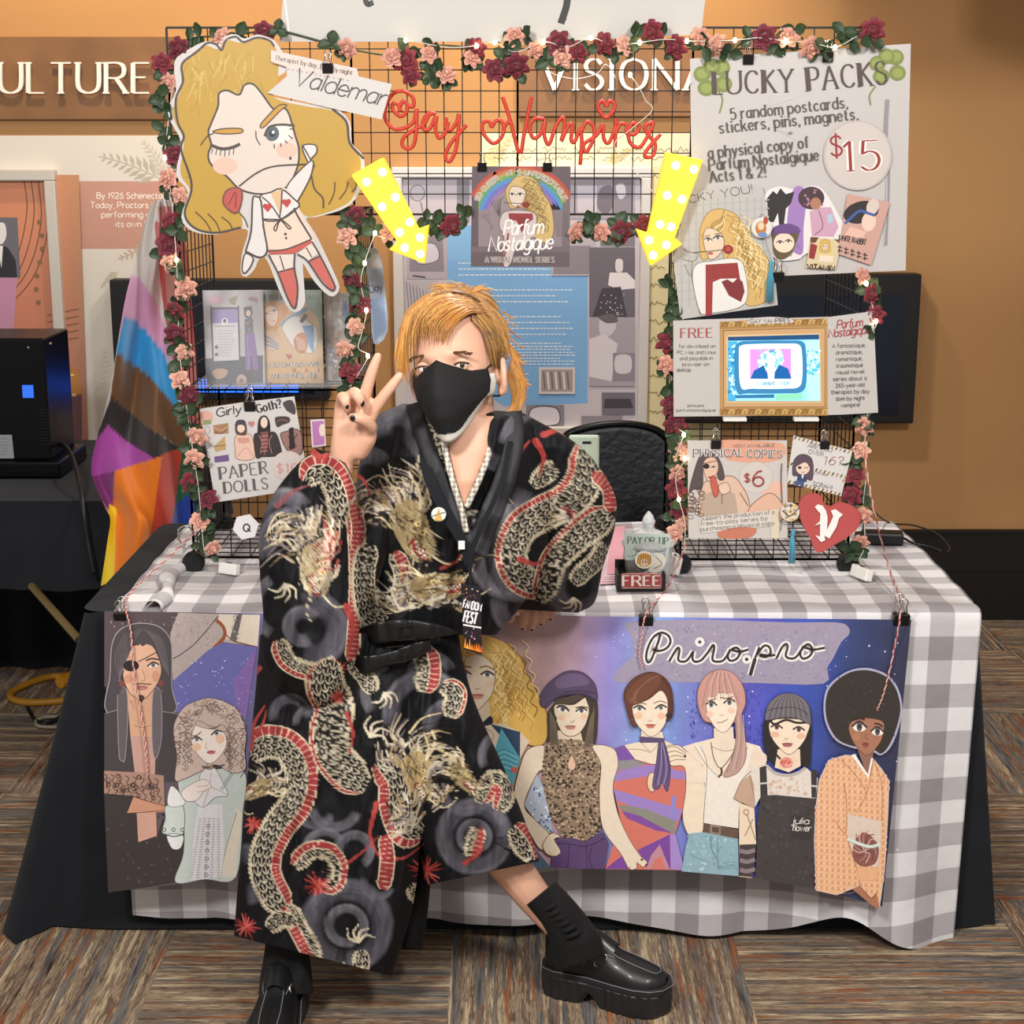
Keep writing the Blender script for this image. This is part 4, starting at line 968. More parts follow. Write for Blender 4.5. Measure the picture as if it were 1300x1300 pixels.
a.blob('228,160 238,90 290,20 390,-45 490,-42 562,15 586,85 580,140 500,104 400,106 320,132 262,182', '#51405e', line='#2a2030', lw=4); a.blob('330,10 400,-30 490,-25 540,30 440,50 340,60', '#665474'); a.stroke('320,130 400,85 500,78 582,95', 6, '#33283c'); a.stroke('320,132 400,100 500,96 580,135', 6, '#2a2030')
for i in range(10): a.stroke([(290+i*4, 200+i*8), (292+i*6, 420)], 4, '#6b5d4c', up=False); a.stroke([(572-i*3, 180+i*8), (560-i*6, 430)], 4, '#6b5d4c', up=False)
a.poly('308,1018 420,1008 520,1032 622,968 664,1050 632,1206 298,1200', '#58426c'); a.stroke('318,1040 420,1048 520,1062 640,1010', 6, '#33253f'); a.stroke('412,1050 402,1200', 5, '#33253f'); a.stroke('560,1060 540,1130 560,1206', 5, '#33253f'); a.stroke('520,1040 525,1206', 4, '#33253f')
a.blob('245,1055 275,1000 310,978 356,1000 318,1018 356,1088 340,1118 300,1122 262,1100', '#dfceb6', line='#6b5140', lw=4)
# -- striped satin top
a.poly('700,440 762,420 830,510 940,542 1090,520 1160,562 1165,700 1140,810 1082,980 1142,1212 640,1206 738,900 690,680', '#cf7365')
a.k += 1
for q, c in (('690,600 800,560 930,545 1158,590 1150,640 900,618 700,650', '#9a7fc0'), ('720,515 830,512 900,540 760,575 712,580', '#8e8a8e'), ('692,700 800,730 1000,790 1130,830 1100,910 880,835 712,770', '#9a80c4'), ('725,795 900,825 1085,900 1082,985 870,890 742,835', '#8a887c'), ('742,835 860,868 1070,980 960,960 780,885', '#7f4c9a'), ('845,1085 1050,985 1060,1206 920,1206', '#7b489a'), ('640,1204 748,1120 800,1206', '#7b489a'), ('1050,985 1086,985 1142,1212 1054,1206', '#a488c8'), ('930,1120 985,1050 1050,1206 900,1206', '#bd8a9a'), ('950,1150 1000,1120 1020,1206 930,1206', '#d0776c'), ('1060,740 1090,745 1085,880 1050,890', '#8f86c8')):
    a.poly(q, c, up=False)
a.poly('700,440 762,420 832,510 720,520', '#7b52a0'); a.poly('762,420 860,400 1000,385 1150,450 1092,522 940,542 830,510', '#e9d8c2'); a.stroke('780,445 870,450 930,470', 4, '#9a7a62'); a.stroke('830,512 940,542 1090,522', 4, LN); a.stroke('865,400 930,460 985,400', 3, '#8a6d40')
a.ell(936, 655, 30, 62, '#e6c8ac'); a.ring(936, 655, 30, 62, 4, LN)
a.blob('560,425 690,440 722,540 690,680 720,850 785,1000 862,1120 905,1160 880,1192 842,1165 838,1200 790,1202 740,1110 625,945 603,720 612,540', '#e4d4be', line='#6b5140', lw=4); a.stroke('790,1202 800,1190', 4, LN); a.ell(872, 1146, 8, 8, '#7d2430'); a.ell(900, 1180, 8, 8, '#7d2430')
a.blob('1015,440 1100,420 1160,462 1240,500 1272,700 1262,950 1215,1005 1162,980 1130,870 1150,700 1140,560 1050,545', '#ead9c2', line='#6b5140', lw=4)
for i in range(4): a.stroke([(1020, 440+i*34), (1080, 430+i*28), (1150, 470+i*14)], 4, '#6b5140', up=False)
a.up(); a.ell(1146, 490, 8, 10, '#6a3350')
a.poly('862,355 1010,375 1005,402 858,400', '#5c4a70'); a.blob('984,385 1012,392 1052,560 1034,712 1000,660 978,696 940,682 962,540', '#665380', line='#33283f', lw=4)
for i in range(5): a.stroke([(994+i*3, 400), (975+i*18, 560), (955+i*18, 672)], 4, '#a99cba' if i % 2 else '#3d3150', up=False)
a.frame(780, 770, 5.909)
a.blob('72,690 82,600 150,522 250,482 340,500 410,570 436,690 432,810 396,840 380,760 300,720 160,760 158,890 118,860', '#603829', line='#2e1a14', lw=4)
a.poly('205,900 355,930 372,985 192,985', '#e6d3bc'); a.blob('132,745 180,718 262,680 345,620 392,680 396,770 380,862 325,940 268,964 212,925 155,850', '#ecdac4', line='#5b3a2c', lw=4)
a.ell(178, 808, 32, 26, '#e8bd9c'); a.ell(350, 808, 30, 26, '#e8bd9c'); eye(a, 186, 752, 84, '#8a9088', 8); eye(a, 346, 746, 80, '#8a9088', -6); a.stroke('140,725 190,712 240,722', 6, '#5b3a2c'); a.stroke('292,715 340,698 390,712', 6, '#5b3a2c')
a.stroke('250,840 265,850 278,838', 4, '#a06a52'); a.ell(268, 878, 40, 8, '#a9503f'); a.ell(268, 892, 28, 10, '#c27a66'); a.blob('85,660 150,560 260,500 350,520 300,620 220,690 130,725', '#6e4331')
for i in range(12): a.stroke([(330-i*6, 505+i*2), (230-i*8, 560+i*8), (110+i*6, 700+i*2)], 3.5, ['#a97a62', '#3f241b', '#8a5b46'][i % 3], up=False)
a.stroke('350,520 412,600 425,700 410,800', 22, '#55301f'); a.ring(130, 872, 28, 36, 3.5, '#6a6a70'); a.ring(404, 850, 22, 38, 3.5, '#6a6a70'); a.ell(408, 806, 26, 24, '#33262b'); a.poly('190,962 372,975 366,1008 188,1008', '#5c4a70')
# -- pink hair and tank top
a.poly('505,1040 600,1010 740,975 900,980 1085,1035 1140,1140 1010,1310 560,1310 660,1180', '#e9d8c5')
a.frame(780, 930, 5.909); a.poly('600,92 650,62 690,232 790,312 900,240 1000,92 1062,82 1100,120 1030,250 930,560 926,705 664,665 680,232', '#e9e0d5')
a.poly('1040,80 1140,160 1130,240 1020,300 900,480 1000,240', '#e6d4c0'); a.stroke('600,92 690,232 790,312 900,240 1000,95', 4, '#8a7468'); a.stroke('640,85 690,235 670,560 664,665', 4, '#6b5140'); a.stroke('930,560 926,705', 4, '#8a7468')
a.poly('560,742 660,732 922,782 928,1062 500,1026 530,850', '#8eaebb'); dots(a, 540, 760, 910, 1020, 60, 14, ['#9dbcc6', '#7f9fae', '#b3ccd2'], rnd); a.stroke('720,760 725,860 770,940 775,1010', 5, '#4b6a78'); a.stroke('770,770 765,940', 4, '#4b6a78'); a.stroke('560,900 700,960', 4, '#5b7a88')
for i in range(4): a.stroke([(770, 990+i*6), (840+i*20, 960+i*15), (920, 960+i*22)], 4, '#6b8a98', up=False)
a.poly('664,662 926,712 921,782 660,732', '#665145'); a.poly('715,672 795,688 790,755 710,740', '#8f7f72'); a.poly('730,690 782,700 778,740 727,730', '#5d4a3e')
a.stroke('720,60 742,180 795,252 880,150 912,60', 6, '#463935'); a.stroke('796,250 800,290 775,322', 15, '#54352d')
a.frame(780, 770, 5.909)
a.poly('742,900 885,890 892,1000 830,1060 742,1000', '#e8d6c1'); a.stroke('720,1035 830,1070 980,1035', 4, '#9a7a62')
a.blob('622,720 626,600 690,502 790,462 890,492 962,590 978,710 945,800 925,830 860,870 720,860 660,830', '#c5948a', line='#6d4840', lw=4)
a.blob('900,780 945,800 985,1080 940,1210 860,1262 815,1250 880,1120 905,980', '#b9988e', line='#6d4840', lw=4)
for i in range(6): a.stroke([(905+i*11, 800), (905+i*13, 1000), (840+i*22, 1230-i*8)], 4, ['#8b625a', '#9a9088', '#d8b0a6'][i % 3], up=False)
a.blob('684,700 720,650 830,635 905,650 916,760 892,842 845,915 795,930 735,875 694,790', '#eddecb', line='#6d4840', lw=4); a.ell(712, 795, 26, 22, '#ecc4ae'); a.ell(872, 770, 26, 24, '#ecc4ae')
eye(a, 722, 722, 78, '#6e7174', 6, h=.42); eye(a, 858, 704, 80, '#6e7174', -8, h=.42); a.stroke('690,692 725,690 758,674', 8, '#6d4840'); a.stroke('790,668 830,676 886,664', 8, '#6d4840'); a.stroke('785,798 800,806 815,796', 4, '#b08a76'); a.stroke('765,856 800,856 845,832', 6, '#a86a5a')
a.blob('640,740 640,620 700,512 790,475 850,490 800,560 760,660 700,668 675,700', '#c5948a'); a.blob('800,480 900,510 960,610 962,740 930,820 905,700 880,640 830,640 840,560', '#c5948a')
for i in range(14): t = i/13; a.stroke([(740+t*110, 475+t*12), (690+t*200, 570), (655+t*300, 680+abs(t-.5)*120)], 4, ['#8b625a', '#a5968e', '#dfb6aa'][i % 3], up=False)
# -- beanie and dungarees
a.frame(930, 940, 5.652)
a.poly('2,402 60,275 130,205 240,160 300,220 400,242 520,180 605,255 590,400 190,400 150,472', '#ddd4cb'); a.poly('2,402 60,275 122,232 150,300 148,472', '#c0a18b'); a.stroke('2,402 60,275 130,205', 4, '#6b5140'); a.stroke('2,402 148,472 120,230', 4, '#6b5140'); dots(a, 260, 260, 520, 370, 60, 14, ['#d8c2b0', '#e3d8cd', '#cfae9a'], rnd)
a.poly('44,432 150,472 164,720 130,970 40,960', '#e8d3ba'); a.poly('44,732 164,728 140,966 38,956', '#463d40'); [a.stroke([(48, 775+i*68), (100, 786+i*68), (156, 770+i*68)], 30, '#887a7e', up=False) for i in range(3)]
a.ring(92, 500, 17, 20, 6, '#8a6248'); a.stroke('100,520 160,700', 6, '#8a6248', sm=0); a.stroke('140,550 82,672', 6, '#8a6248', sm=0)
a.stroke('242,170 300,220 390,236 470,215 532,168', 22, '#b9aea8'); a.poly('188,180 236,165 246,385 195,385', '#3a3533'); a.poly('555,190 602,205 590,395 560,395', '#3a3533'); a.stroke('186,296 245,290', 12, '#cfcac4'); a.stroke('552,310 604,316', 12, '#cfcac4')
a.poly('195,380 300,376 592,402 576,1045 480,1034 160,972 176,520', '#423d3c'); dots(a, 180, 400, 570, 980, 70, 14, ['#4d4847', '#383332'], rnd); a.poly('405,520 560,540 556,702 410,690', '#393433'); a.ring(482, 610, 76, 86, 3, '#2a2625', n=4)
a.text('julia', 420, 580, 540, 585, 44, '#d9d4ce', 6, 'script', .15); a.text('flower', 420, 632, 552, 636, 44, '#d9d4ce', 6, 'script', .15)
a.frame(940, 770, 5.652)
a.blob('168,800 240,770 440,780 500,850 500,960 485,1135 420,1110 330,1060 250,1130 185,1060 160,930', '#2a2422', line='#151211', lw=3); a.poly('262,1010 420,1010 425,1130 340,1175 240,1140', '#e9d2ba')
a.blob('202,820 300,790 480,812 472,900 440,965 388,1022 340,1046 285,1012 218,925', '#eed9c2', line='#4a332c', lw=4); a.ell(240, 905, 32, 22, '#e6b6a0'); a.ell(428, 915, 30, 22, '#e6b6a0'); eye(a, 254, 852, 78, '#865444', 8); eye(a, 412, 868, 78, '#865444', 6); a.stroke('308,925 322,942 334,928', 4, '#9a705c'); a.ell(330, 972, 40, 9, '#8a4a4c'); a.ell(330, 984, 32, 10, '#a86a68')
a.stroke('205,800 240,830 320,800 400,820 480,815', 16, '#2a2422'); a.stroke('210,940 240,1030 280,1080', 14, '#2a2422'); a.ell(322, 1105, 46, 38, '#da8676'); dots(a, 285, 1075, 360, 1135, 24, 9, ['#c8574c', '#e8a898'], rnd)
a.blob('170,795 188,700 250,632 340,608 432,636 486,702 498,800 490,832 400,790 300,782 200,800', '#6d666c', line='#2e292c', lw=4); a.stroke('186,735 260,715 400,715 490,770', 6, '#2e292c')
for i in range(17): t = i/16; a.stroke([(300+t*80, 612), (225+t*225, 680), (180+t*310, 790+8*math.sin(t*3))], 3.5, '#443f43' if i % 2 else '#8b8489', up=False)
# -- round hair and peach robe
a.blob('588,700 612,575 695,490 800,438 920,430 1045,478 1122,575 1152,720 1122,870 1068,995 1000,1052 940,1030 780,995 672,942 606,830', '#a9a6c0')
a.blob('602,700 625,585 702,502 800,452 920,446 1038,492 1108,582 1138,720 1108,862 1056,982 1000,1040 940,1010 780,982 682,930 620,822', '#342d28')
dots(a, 640, 480, 1100, 980, 120, 7, ['#443c35', '#2a2420', '#4a4139'], rnd)
a.poly('828,1000 945,1030 935,1110 905,1215', '#8d6856'); a.blob('768,860 800,805 900,785 1012,812 1016,890 990,965 912,1050 855,1026 800,955', '#a47259', line='#4a2c22', lw=4)
a.ell(820, 920, 26, 28, '#b07a60'); eye(a, 845, 846, 100, '#5d5b59', 6, h=.5); eye(a, 974, 880, 88, '#5d5b59', 6, h=.5); a.stroke('800,800 850,788 884,798', 13, '#33221b'); a.stroke('950,826 980,826 1012,848', 12, '#33221b'); a.stroke('892,900 888,928 910,936', 5, '#7a4c3a'); a.ell(888, 972, 24, 10, '#7d3430'); a.ell(888, 986, 18, 11, '#95504a')
a.frame(930, 940, 5.652)
KI = '590,460 612,270 680,125 800,88 850,92 965,240 1000,112 1062,192 1112,270 1106,480 1082,900 1042,1192 980,1130 902,1022 740,1088 592,1056 578,700'
a.poly(KI, '#e8b78e'); Q = pp(KI); a.k += 1
for i in range(14):
    for j in range(24):
        x, y = 590+i*40+rnd.uniform(-3, 3), 110+j*44+i*3
        if inside(x, y, Q): a.poly([(x-9, y-12), (x+11, y-12), (x+9, y+12), (x-11, y+12)], '#d59c78', up=False)
        if inside(x+20, y, Q): a.poly([(x+12, y-5), (x+28, y-5), (x+28, y+5), (x+12, y+5)], '#f0cba6', up=False)
a.stroke(KI+' 590,460', 5, '#c9c3c8', sm=0); a.stroke('790,290 808,420 800,640 720,550', 4, '#9c6a50'); a.stroke('800,640 900,1020 740,1088', 4, '#9c6a50'); a.stroke('1060,560 1060,300 1000,115', 4, '#9c6a50'); a.stroke('770,120 880,240 945,340', 4, '#9c6a50'); a.stroke('1000,115 960,340 880,500', 4, '#9c6a50')
a.poly('842,88 965,255 998,112 985,108 960,225 868,80', '#f1edea'); a.poly('812,510 1060,560 1052,760 1032,890 880,868 822,700', '#d8c6b8'); a.blob('850,800 870,700 930,640 1010,690 1040,770 1015,860 940,885 880,860', '#8a5650')
for i in range(12): g = i*.5; a.stroke([(940, 780), (940+60*math.cos(g), 740+70*math.sin(g)), (940+95*math.cos(g+.5), 740+120*math.sin(g+.5))], 6, ['#b68a80', '#6a3c3a', '#d8bcae'][i % 3], up=False)
a.stroke('812,688 960,742 1050,728', 24, '#d3ded5'); a.stroke('812,700 960,752 1050,738', 3, '#7d9488'); a.poly('880,890 1032,892 1030,980 900,985', '#e4ae84'); a.poly('850,1045 902,1022 985,1110 1022,1072 1046,1190 985,1160', '#a8755c'); a.stroke('902,1022 985,1112 1024,1072', 4, '#5b3a2c')
a.frame()
banner = a.build('printed_banner', mat('banner_film', attr=True, rough=.35, coat=.35, vary=.05, vscale=90), col=True)
tag(banner, 'long laminated banner of eight drawn people hanging along the table front', 'banner')
# ------------------------------------------------------------------ signs clipped to the wire stand
rnd = random.Random(5)
def girl(a, cx, cy, s, hair, skin='#dcc3ac', tilt=0, line='#6b4f30'):
    """a small drawn face with its hair: cx,cy face centre, s face height"""
    a.blob([(cx-.62*s, cy-.2*s), (cx-.5*s, cy-.75*s), (cx, cy-.95*s), (cx+.5*s, cy-.75*s), (cx+.62*s, cy-.2*s), (cx+.6*s, cy+.6*s), (cx-.6*s, cy+.6*s)], hair, line=line, lw=s*.03)
    a.blob([(cx-.4*s, cy-.2*s), (cx-.3*s, cy-.5*s), (cx+.3*s, cy-.5*s), (cx+.4*s, cy-.2*s), (cx+.34*s, cy+.2*s), (cx, cy+.5*s), (cx-.34*s, cy+.2*s)], skin, line=line, lw=s*.03)
    eye(a, cx-.18*s, cy-.05*s, s*.24, '#6e7076', 4+tilt); eye(a, cx+.18*s, cy-.05*s, s*.24, '#6e7076', -4+tilt); a.ell(cx, cy+.28*s, s*.1, s*.04, '#a8554c')
    a.blob([(cx-.45*s, cy-.1*s), (cx-.4*s, cy-.6*s), (cx, cy-.85*s), (cx+.4*s, cy-.6*s), (cx+.45*s, cy-.1*s), (cx+.1*s, cy-.4*s)], hair)
def sign(a, name, label, cat='sign', group='signs clipped to the wire stand', m=None):
    a.frame(); return tag(a.build(name, m or M['paper'], col=True), label, cat, group)
GROUP_S = 'signs clipped to the wire stand'
# -- LUCKY PACKS
a = Art(.283); a.frame(850, 0, 2.889); a.back('75,215 885,160 866,992 86,1026', '#bdb9b7'); a.up()
for i in range(26): x, y = rnd.uniform(110, 760), rnd.uniform(240, 980); a.stroke([(x, y), (x+rnd.uniform(-60, 60), y+rnd.uniform(-40, 40)), (x+rnd.uniform(-60, 90), y+rnd.uniform(-50, 50))], 2.5, '#c2bdbb')
a.stroke('798,365 792,500 800,650 790,900', 16, '#8f888f'); a.stroke('788,500 796,700 784,905', 6, '#b5b0b2')
for cx, cy, s_ in ((155, 290, 1), (795, 250, .95)):
    for dx, dy in ((-35, -18), (35, -42), (-20, 32), (42, 18), (0, -46)): a.ell(cx+dx*s_, cy+dy*s_, 32*s_, 30*s_, '#76823f'); a.ell(cx+dx*s_*1.05, cy+dy*s_*1.05, 20*s_, 18*s_, '#8b984e')
    a.stroke([(cx+5, cy+20), (cx+38, cy+70), (cx+28, cy+125)] if cx < 400 else [(cx-40, cy+65), (cx-62, cy+100), (cx-58, cy+135)], 5, '#76823f')
a.text('LUCKY', 160, 346, 452, 336, 82, '#4a3b36', 8, 'inline'); a.text('PACKS', 506, 333, 796, 308, 84, '#4a3b36', 8, 'inline')
for t, x0, y0, x1, y1 in (('5 random postcards,', 225, 438, 652, 394), ('stickers, pins, magnets,', 184, 488, 690, 436), ('a physical copy of', 143, 580, 510, 540), ('Parfum Nostalgique', 146, 624, 545, 586), ('Acts 1 & 2!', 149, 668, 352, 646)):
    a.text(t, x0, y0, x1, y1, 40, '#4d4644', 5, 'serif')
a.text('+', 434, 500, 452, 498, 30, '#6d6664', 3)
a.ell(688, 570, 126, 128, '#b9afab', n=40); a.ell(688, 570, 118, 122, '#c6bdb8', n=40); a.text('$', 590, 575, 632, 573, 78, '#8f302e', 8, 'sans'); a.text('15', 640, 628, 768, 622, 108, '#f0e6e0', 22, 'inline'); a.text('15', 640, 628, 768, 622, 108, '#8f302e', 10, 'inline')
a.blob('345,725 395,684 460,694 520,680 565,700 620,790 640,860 500,930 470,950 390,950 360,880', '#ddd8d8'); a.blob('455,690 500,705 490,830 485,930 440,905 430,800', '#9a78b4')
a.poly('355,728 378,700 392,712 405,690 425,712 456,702 444,745 425,765 418,822 400,824 396,780 380,815 362,812', '#2b2727')
a.poly('512,775 548,760 590,760 618,832 600,868 520,866', '#c39ab0'); a.ell(518, 726, 48, 42, '#453038'); dots(a, 480, 695, 560, 755, 14, 5, ['#a8768c'], rnd); a.ell(534, 746, 20, 22, '#a9765c'); a.stroke('545,770 560,830 530,862', 3, '#7d4a5a'); a.poly('575,790 596,782 598,812 580,820', '#a9c0cc')
a.blob('370,850 400,825 455,825 475,850 440,935 395,950 375,910', '#5f5238'); a.ell(418, 890, 38, 36, '#e2cfba'); eye(a, 403, 888, 24, '#7a6a50'); eye(a, 434, 884, 24, '#7a6a50'); a.blob('368,860 385,830 440,820 478,845 460,856 400,856', '#66477f'); a.stroke('440,940 465,900 478,910', 4, '#8a7a80')
a.poly('515,868 630,880 606,988 498,980', '#cfc09a'); a.ell(568, 915, 34, 36, '#d6bf8a'); girl(a, 568, 905, 30, '#c9a85a'); a.poly('515,890 540,900 528,950 508,945', '#8c3030'); a.poly('548,935 600,938 596,962 545,958', '#dfd0bc'); a.text('VITAMIN', 502, 984, 602, 990, 17, '#4a2f18', 5); a.poly('515,868 545,870 532,890 514,888', '#6a3f26'); a.poly('600,876 630,880 626,896', '#6a3f26')
a.poly('650,710 806,742 736,972 614,930', '#c39a8e'); a.ell(700, 778, 66, 40, '#2d2628', -15); a.ell(742, 758, 22, 30, '#cfc0b8', 20); a.ell(728, 812, 26, 36, '#e2c3b2', 10); a.stroke('640,820 690,775 720,780 750,790', 10, '#3d5a9a'); a.poly('660,830 720,850 700,880 640,860', '#dcb2a2'); a.text('WHITE RABBIT', 617, 880, 716, 898, 20, '#2d2628', 3.5)
for i in range(5): x = 622+i*23; y = 912+i*7; a.stroke([(x-8, y-8), (x+9, y-4)], 4, '#3a3038', sm=0); a.stroke([(x, y-14), (x-2, y+14)], 4, '#3a3038', sm=0); a.stroke([(x-8, y+6), (x+10, y+8)], 4, '#3a3038', sm=0)
sign(a, 'poster_sign', 'large white LUCKY PACKS poster with clovers and a $15 price, top right')
# -- LUCKY YOU sheet
a = Art(.272); a.frame(850, 230, 4.643); a.back('110,62 548,28 602,330 638,730 65,815 20,450', '#b6b4b1'); a.up()
for i in range(12): a.stroke([(70+i*43, 95), (72+i*44, 735)], 9, '#a9a7a5', sm=0, up=False)
a.up()
for i in range(12): a.stroke([(50, 150+i*50), (588, 110+i*50)], 7, '#adaba9', sm=0, up=False)
a.text('LUCKY', 20, 152, 268, 100, 46, '#5b5654', 5); a.text('YOU!', 308, 100, 492, 66, 50, '#5b5654', 5)
a.blob('175,330 190,250 235,180 310,165 400,205 470,320 560,430 600,520 590,690 450,725 440,520 330,470 300,400 195,465', '#cba968', line='#8a6a34', lw=4); a.k += 1
for i in range(30): x = rnd.uniform(330, 470); y = rnd.uniform(190, 380); wave(a, x, y, x+rnd.uniform(60, 150), min(710, y+rnd.uniform(230, 340)), 14, 4, rnd.choice(['#9a7838', '#e6d3a2', '#b58f4a']), 5)
for i in range(10): wave(a, 330, 175+i*5, 190+i*6, 330+i*10, 10, 2, rnd.choice(['#9a7838', '#e6d3a2']), 4)
a.blob('198,330 225,275 300,305 322,365 300,425 245,462 212,410', '#dcc5ae', line='#7a5c40', lw=4); eye(a, 228, 344, 44, '#7d8284', 10); eye(a, 284, 332, 52, '#7d8284', -8); a.stroke('205,325 240,318', 5, '#8a6a34'); a.stroke('262,312 305,306', 5, '#8a6a34'); a.ell(240, 425, 18, 8, '#b05a50')
a.stroke('140,420 240,412 330,402', 5, '#4a5a3a'); a.ell(345, 402, 30, 27, '#8c2c2c'); a.ell(345, 400, 16, 14, '#b04a44'); a.stroke('80,400 130,420 170,430 140,470 75,460', 4, '#8a7a70'); a.stroke('135,470 130,560 160,700 180,790', 4, '#8a7a70'); a.stroke('90,490 110,540 130,560', 4, '#8a7a70')
a.blob('135,570 160,490 250,470 380,455 440,510 445,720 230,780 175,760', '#dcdad6', line='#7d7670', lw=4); a.poly('212,492 400,480 420,600 400,572 300,575 255,595 250,790 212,795', '#973735')
for i in range(14): a.stroke([(225+i*13, 492), (228+i*13, 575)], 2.5, '#6e2324', sm=0, up=False)
a.poly('305,592 340,578 372,598 400,572 430,592 442,650 420,712 350,675', '#7b2b2f'); a.stroke('300,590 310,640 345,690 425,720', 5, '#e9e4e0')
sign(a, 'poster_sign', 'tilted LUCKY YOU sheet of a blonde in a red top under the big poster')
# -- framed screen sign
a = Art(.262); a.frame(840, 380, 4.483)
out = pp('66,122 200,116 520,106 620,100 730,106 960,100 1205,68 1232,645 1050,655 900,660 600,662 68,668')
a.back(out, '#bfbbb7'); a.up()
for i in range(9): a.stroke([(80, 150+i*58), (325, 146+i*58)], 3, '#c4c0bc', sm=0, up=False)
a.poly('330,128 530,118 945,108 945,662 330,662', '#b98f5e'); a.poly('352,178 930,162 928,612 352,614', '#c9a273'); a.poly('330,128 945,108 945,150 330,168', '#a47d42'); a.poly('330,622 945,618 945,662 330,662', '#a47d42')
a.k += 1
for i in range(16):
    for y in (146-i*1.2, 642): x = 345+i*38; a.stroke([(x, y+12), (x+10, y-12), (x+28, y-10), (x+20, y+10)], 7, '#cfae72' if i % 2 else '#7d5c2c', up=False)
a.up(); a.stroke('352,178 930,162 928,612 352,614 352,178', 5, '#8a6840', sm=0); a.stroke('372,208 898,196 906,584 372,584 372,208', 8, '#e2c69c', sm=0)
a.blob('490,140 520,112 620,100 730,112 745,132 620,138', '#cbc6c2', n=4); a.text('GAY VAMPIRES', 505, 138, 728, 130, 24, '#4d4644', 4)
a.text('FREE', 110, 218, 288, 216, 52, '#a2484c', 8, 'serif')
for t, x0, y0, x1 in (('for download on', 98, 277, 305), ('PC, Mac and Linux', 88, 312, 308), ('and playable in', 103, 346, 290), ('browser on', 118, 380, 270), ('desktop', 86, 412, 165)): a.text(t, x0, y0, x1, y0-2, 20, '#6b6563', 3)
a.text('priro.pro', 148, 612, 240, 611, 16, '#6b6563', 2.5); a.text('parfumnostalgique', 82, 638, 305, 637, 14, '#6b6563', 2.2)
a.text('Parfum', 996, 166, 1140, 152, 46, '#a2484c', 6, 'script', .25); a.text('Nostalgique', 948, 218, 1184, 192, 46, '#a2484c', 6, 'script', .25)
for i, t in enumerate(('A fantastique,', 'dramatique,', 'romantique,', 'traumatique', 'visual novel', 'series about a', '265-year-old', 'therapist by day', 'dom by night', 'vampire!')):
    w_ = len(t)*13.6; cx = 1066+i*.9; a.text(t, cx-w_/2, 276+i*37.5, cx+w_/2, 270+i*37.5, 22, '#6b6563', 3.2)
fr = sign(a, 'screen_sign', 'white FREE sign with a gold picture frame around a glowing screen', 'sign')
e = Art(.2605); e.frame(840, 380, 4.483); e.poly('378,214 895,200 903,578 378,578', '#8fd6ee'); e.poly('378,214 895,200 896,228 378,236', '#1b4470')
e.poly('378,240 430,238 420,578 378,578', '#3f9fcb'); dots(e, 380, 240, 425, 570, 60, 9, ['#bfeaf6', '#2a74a8'], rnd); e.poly('820,232 897,230 903,578 830,578', '#a6e6f2'); dots(e, 820, 290, 900, 430, 50, 9, ['#4fb0d0', '#d8f6fa'], rnd)
e.blob('415,300 440,245 520,236 700,234 800,240 822,300 825,450 800,525 700,535 500,535 425,520', '#3576a4'); e.blob('440,300 455,262 540,254 700,252 780,258 798,310 800,440 780,498 700,508 520,508 450,495', '#d9f6fb')
e.poly('502,284 735,280 738,452 502,452', '#c98ad8'); e.ell(620, 350, 70, 62, '#bfeef4'); dots(e, 555, 290, 690, 390, 90, 12, ['#7fc4d8', '#e0fafc', '#4f9ab8'], rnd); e.poly('505,452 525,405 580,375 600,420 640,420 670,370 720,395 738,452', '#155a9c'); e.ell(622, 345, 24, 34, '#f1ece0'); e.poly('600,380 645,380 640,452 605,452', '#e9f2ea')
e.text('Meet Val', 540, 488, 722, 486, 24, '#3f8aa8', 4, 'script', .2); e.poly('420,545 640,540 640,560 420,562', '#2a6a94'); e.poly('650,540 800,535 800,570 650,572', '#7fc9a8')
e.frame(); sc_ = e.build('lit_screen', mat('backlit_display', attr=True, rough=.2, emit='attr', est=.5), fr, col=True)
mbx = MB()
for x0, x1 in ((350, 480), (752, 890)):
    p, q = at(840+x0/4.483, 380+672/4.483, .262), at(840+x1/4.483, 380+690/4.483, .262); mbx = MB(); mbx.box(((p[0]+q[0])/2, .262, (p[2]+q[2])/2), (q[0]-p[0], .02, p[2]-q[2])); mbx.build('bracket', M['white_plastic'], fr)
# -- PHYSICAL COPIES
a = Art(.262); a.frame(850, 540, 4.815); a.back('110,92 718,92 722,690 116,692', '#c9c3be'); a.up()
a.blob('300,96 560,96 700,120 690,200 560,230 400,220 340,200', '#dba189'); a.blob('560,380 680,340 690,420 600,440', '#e3b7a4'); a.ell(528, 318, 102, 96, '#cfc8c0'); a.ring(528, 318, 102, 96, 4, '#bcb4ac')
a.blob('200,560 190,400 230,340 380,310 460,400 490,490 470,540', '#d9b9a4', line='#8a6048', lw=5); a.blob('480,520 590,420 660,440 716,560 560,600', '#dcb29c', line='#8a6048', lw=5); a.poly('190,430 320,380 400,420 420,540 200,560', '#b8a391')
a.blob('120,400 160,250 190,190 260,170 310,220 335,320 300,330 280,260 210,240 200,380 150,390', '#574c4c', line='#3a3030', lw=4); a.blob('205,240 230,200 280,200 298,260 270,330 235,340 215,300', '#dcb9a2', line='#8a6048', lw=4); a.ell(224, 250, 20, 16, '#2a2224'); a.stroke('205,235 290,215', 4, '#3a2c2c'); eye(a, 268, 256, 30, '#7d7068', -6); a.ell(250, 318, 16, 7, '#a8554c')
a.blob('250,330 275,310 300,400 280,440 260,400', '#c2604e', line='#7d3a30', lw=4); a.blob('300,370 350,350 370,400 320,420', '#e0c4ae', line='#8a6048', lw=4)
for i in range(24): x, y = rnd.uniform(120, 200), rnd.uniform(390, 560); a.ring(x, y, 18, 12, 3, '#6b4a3c', n=9)
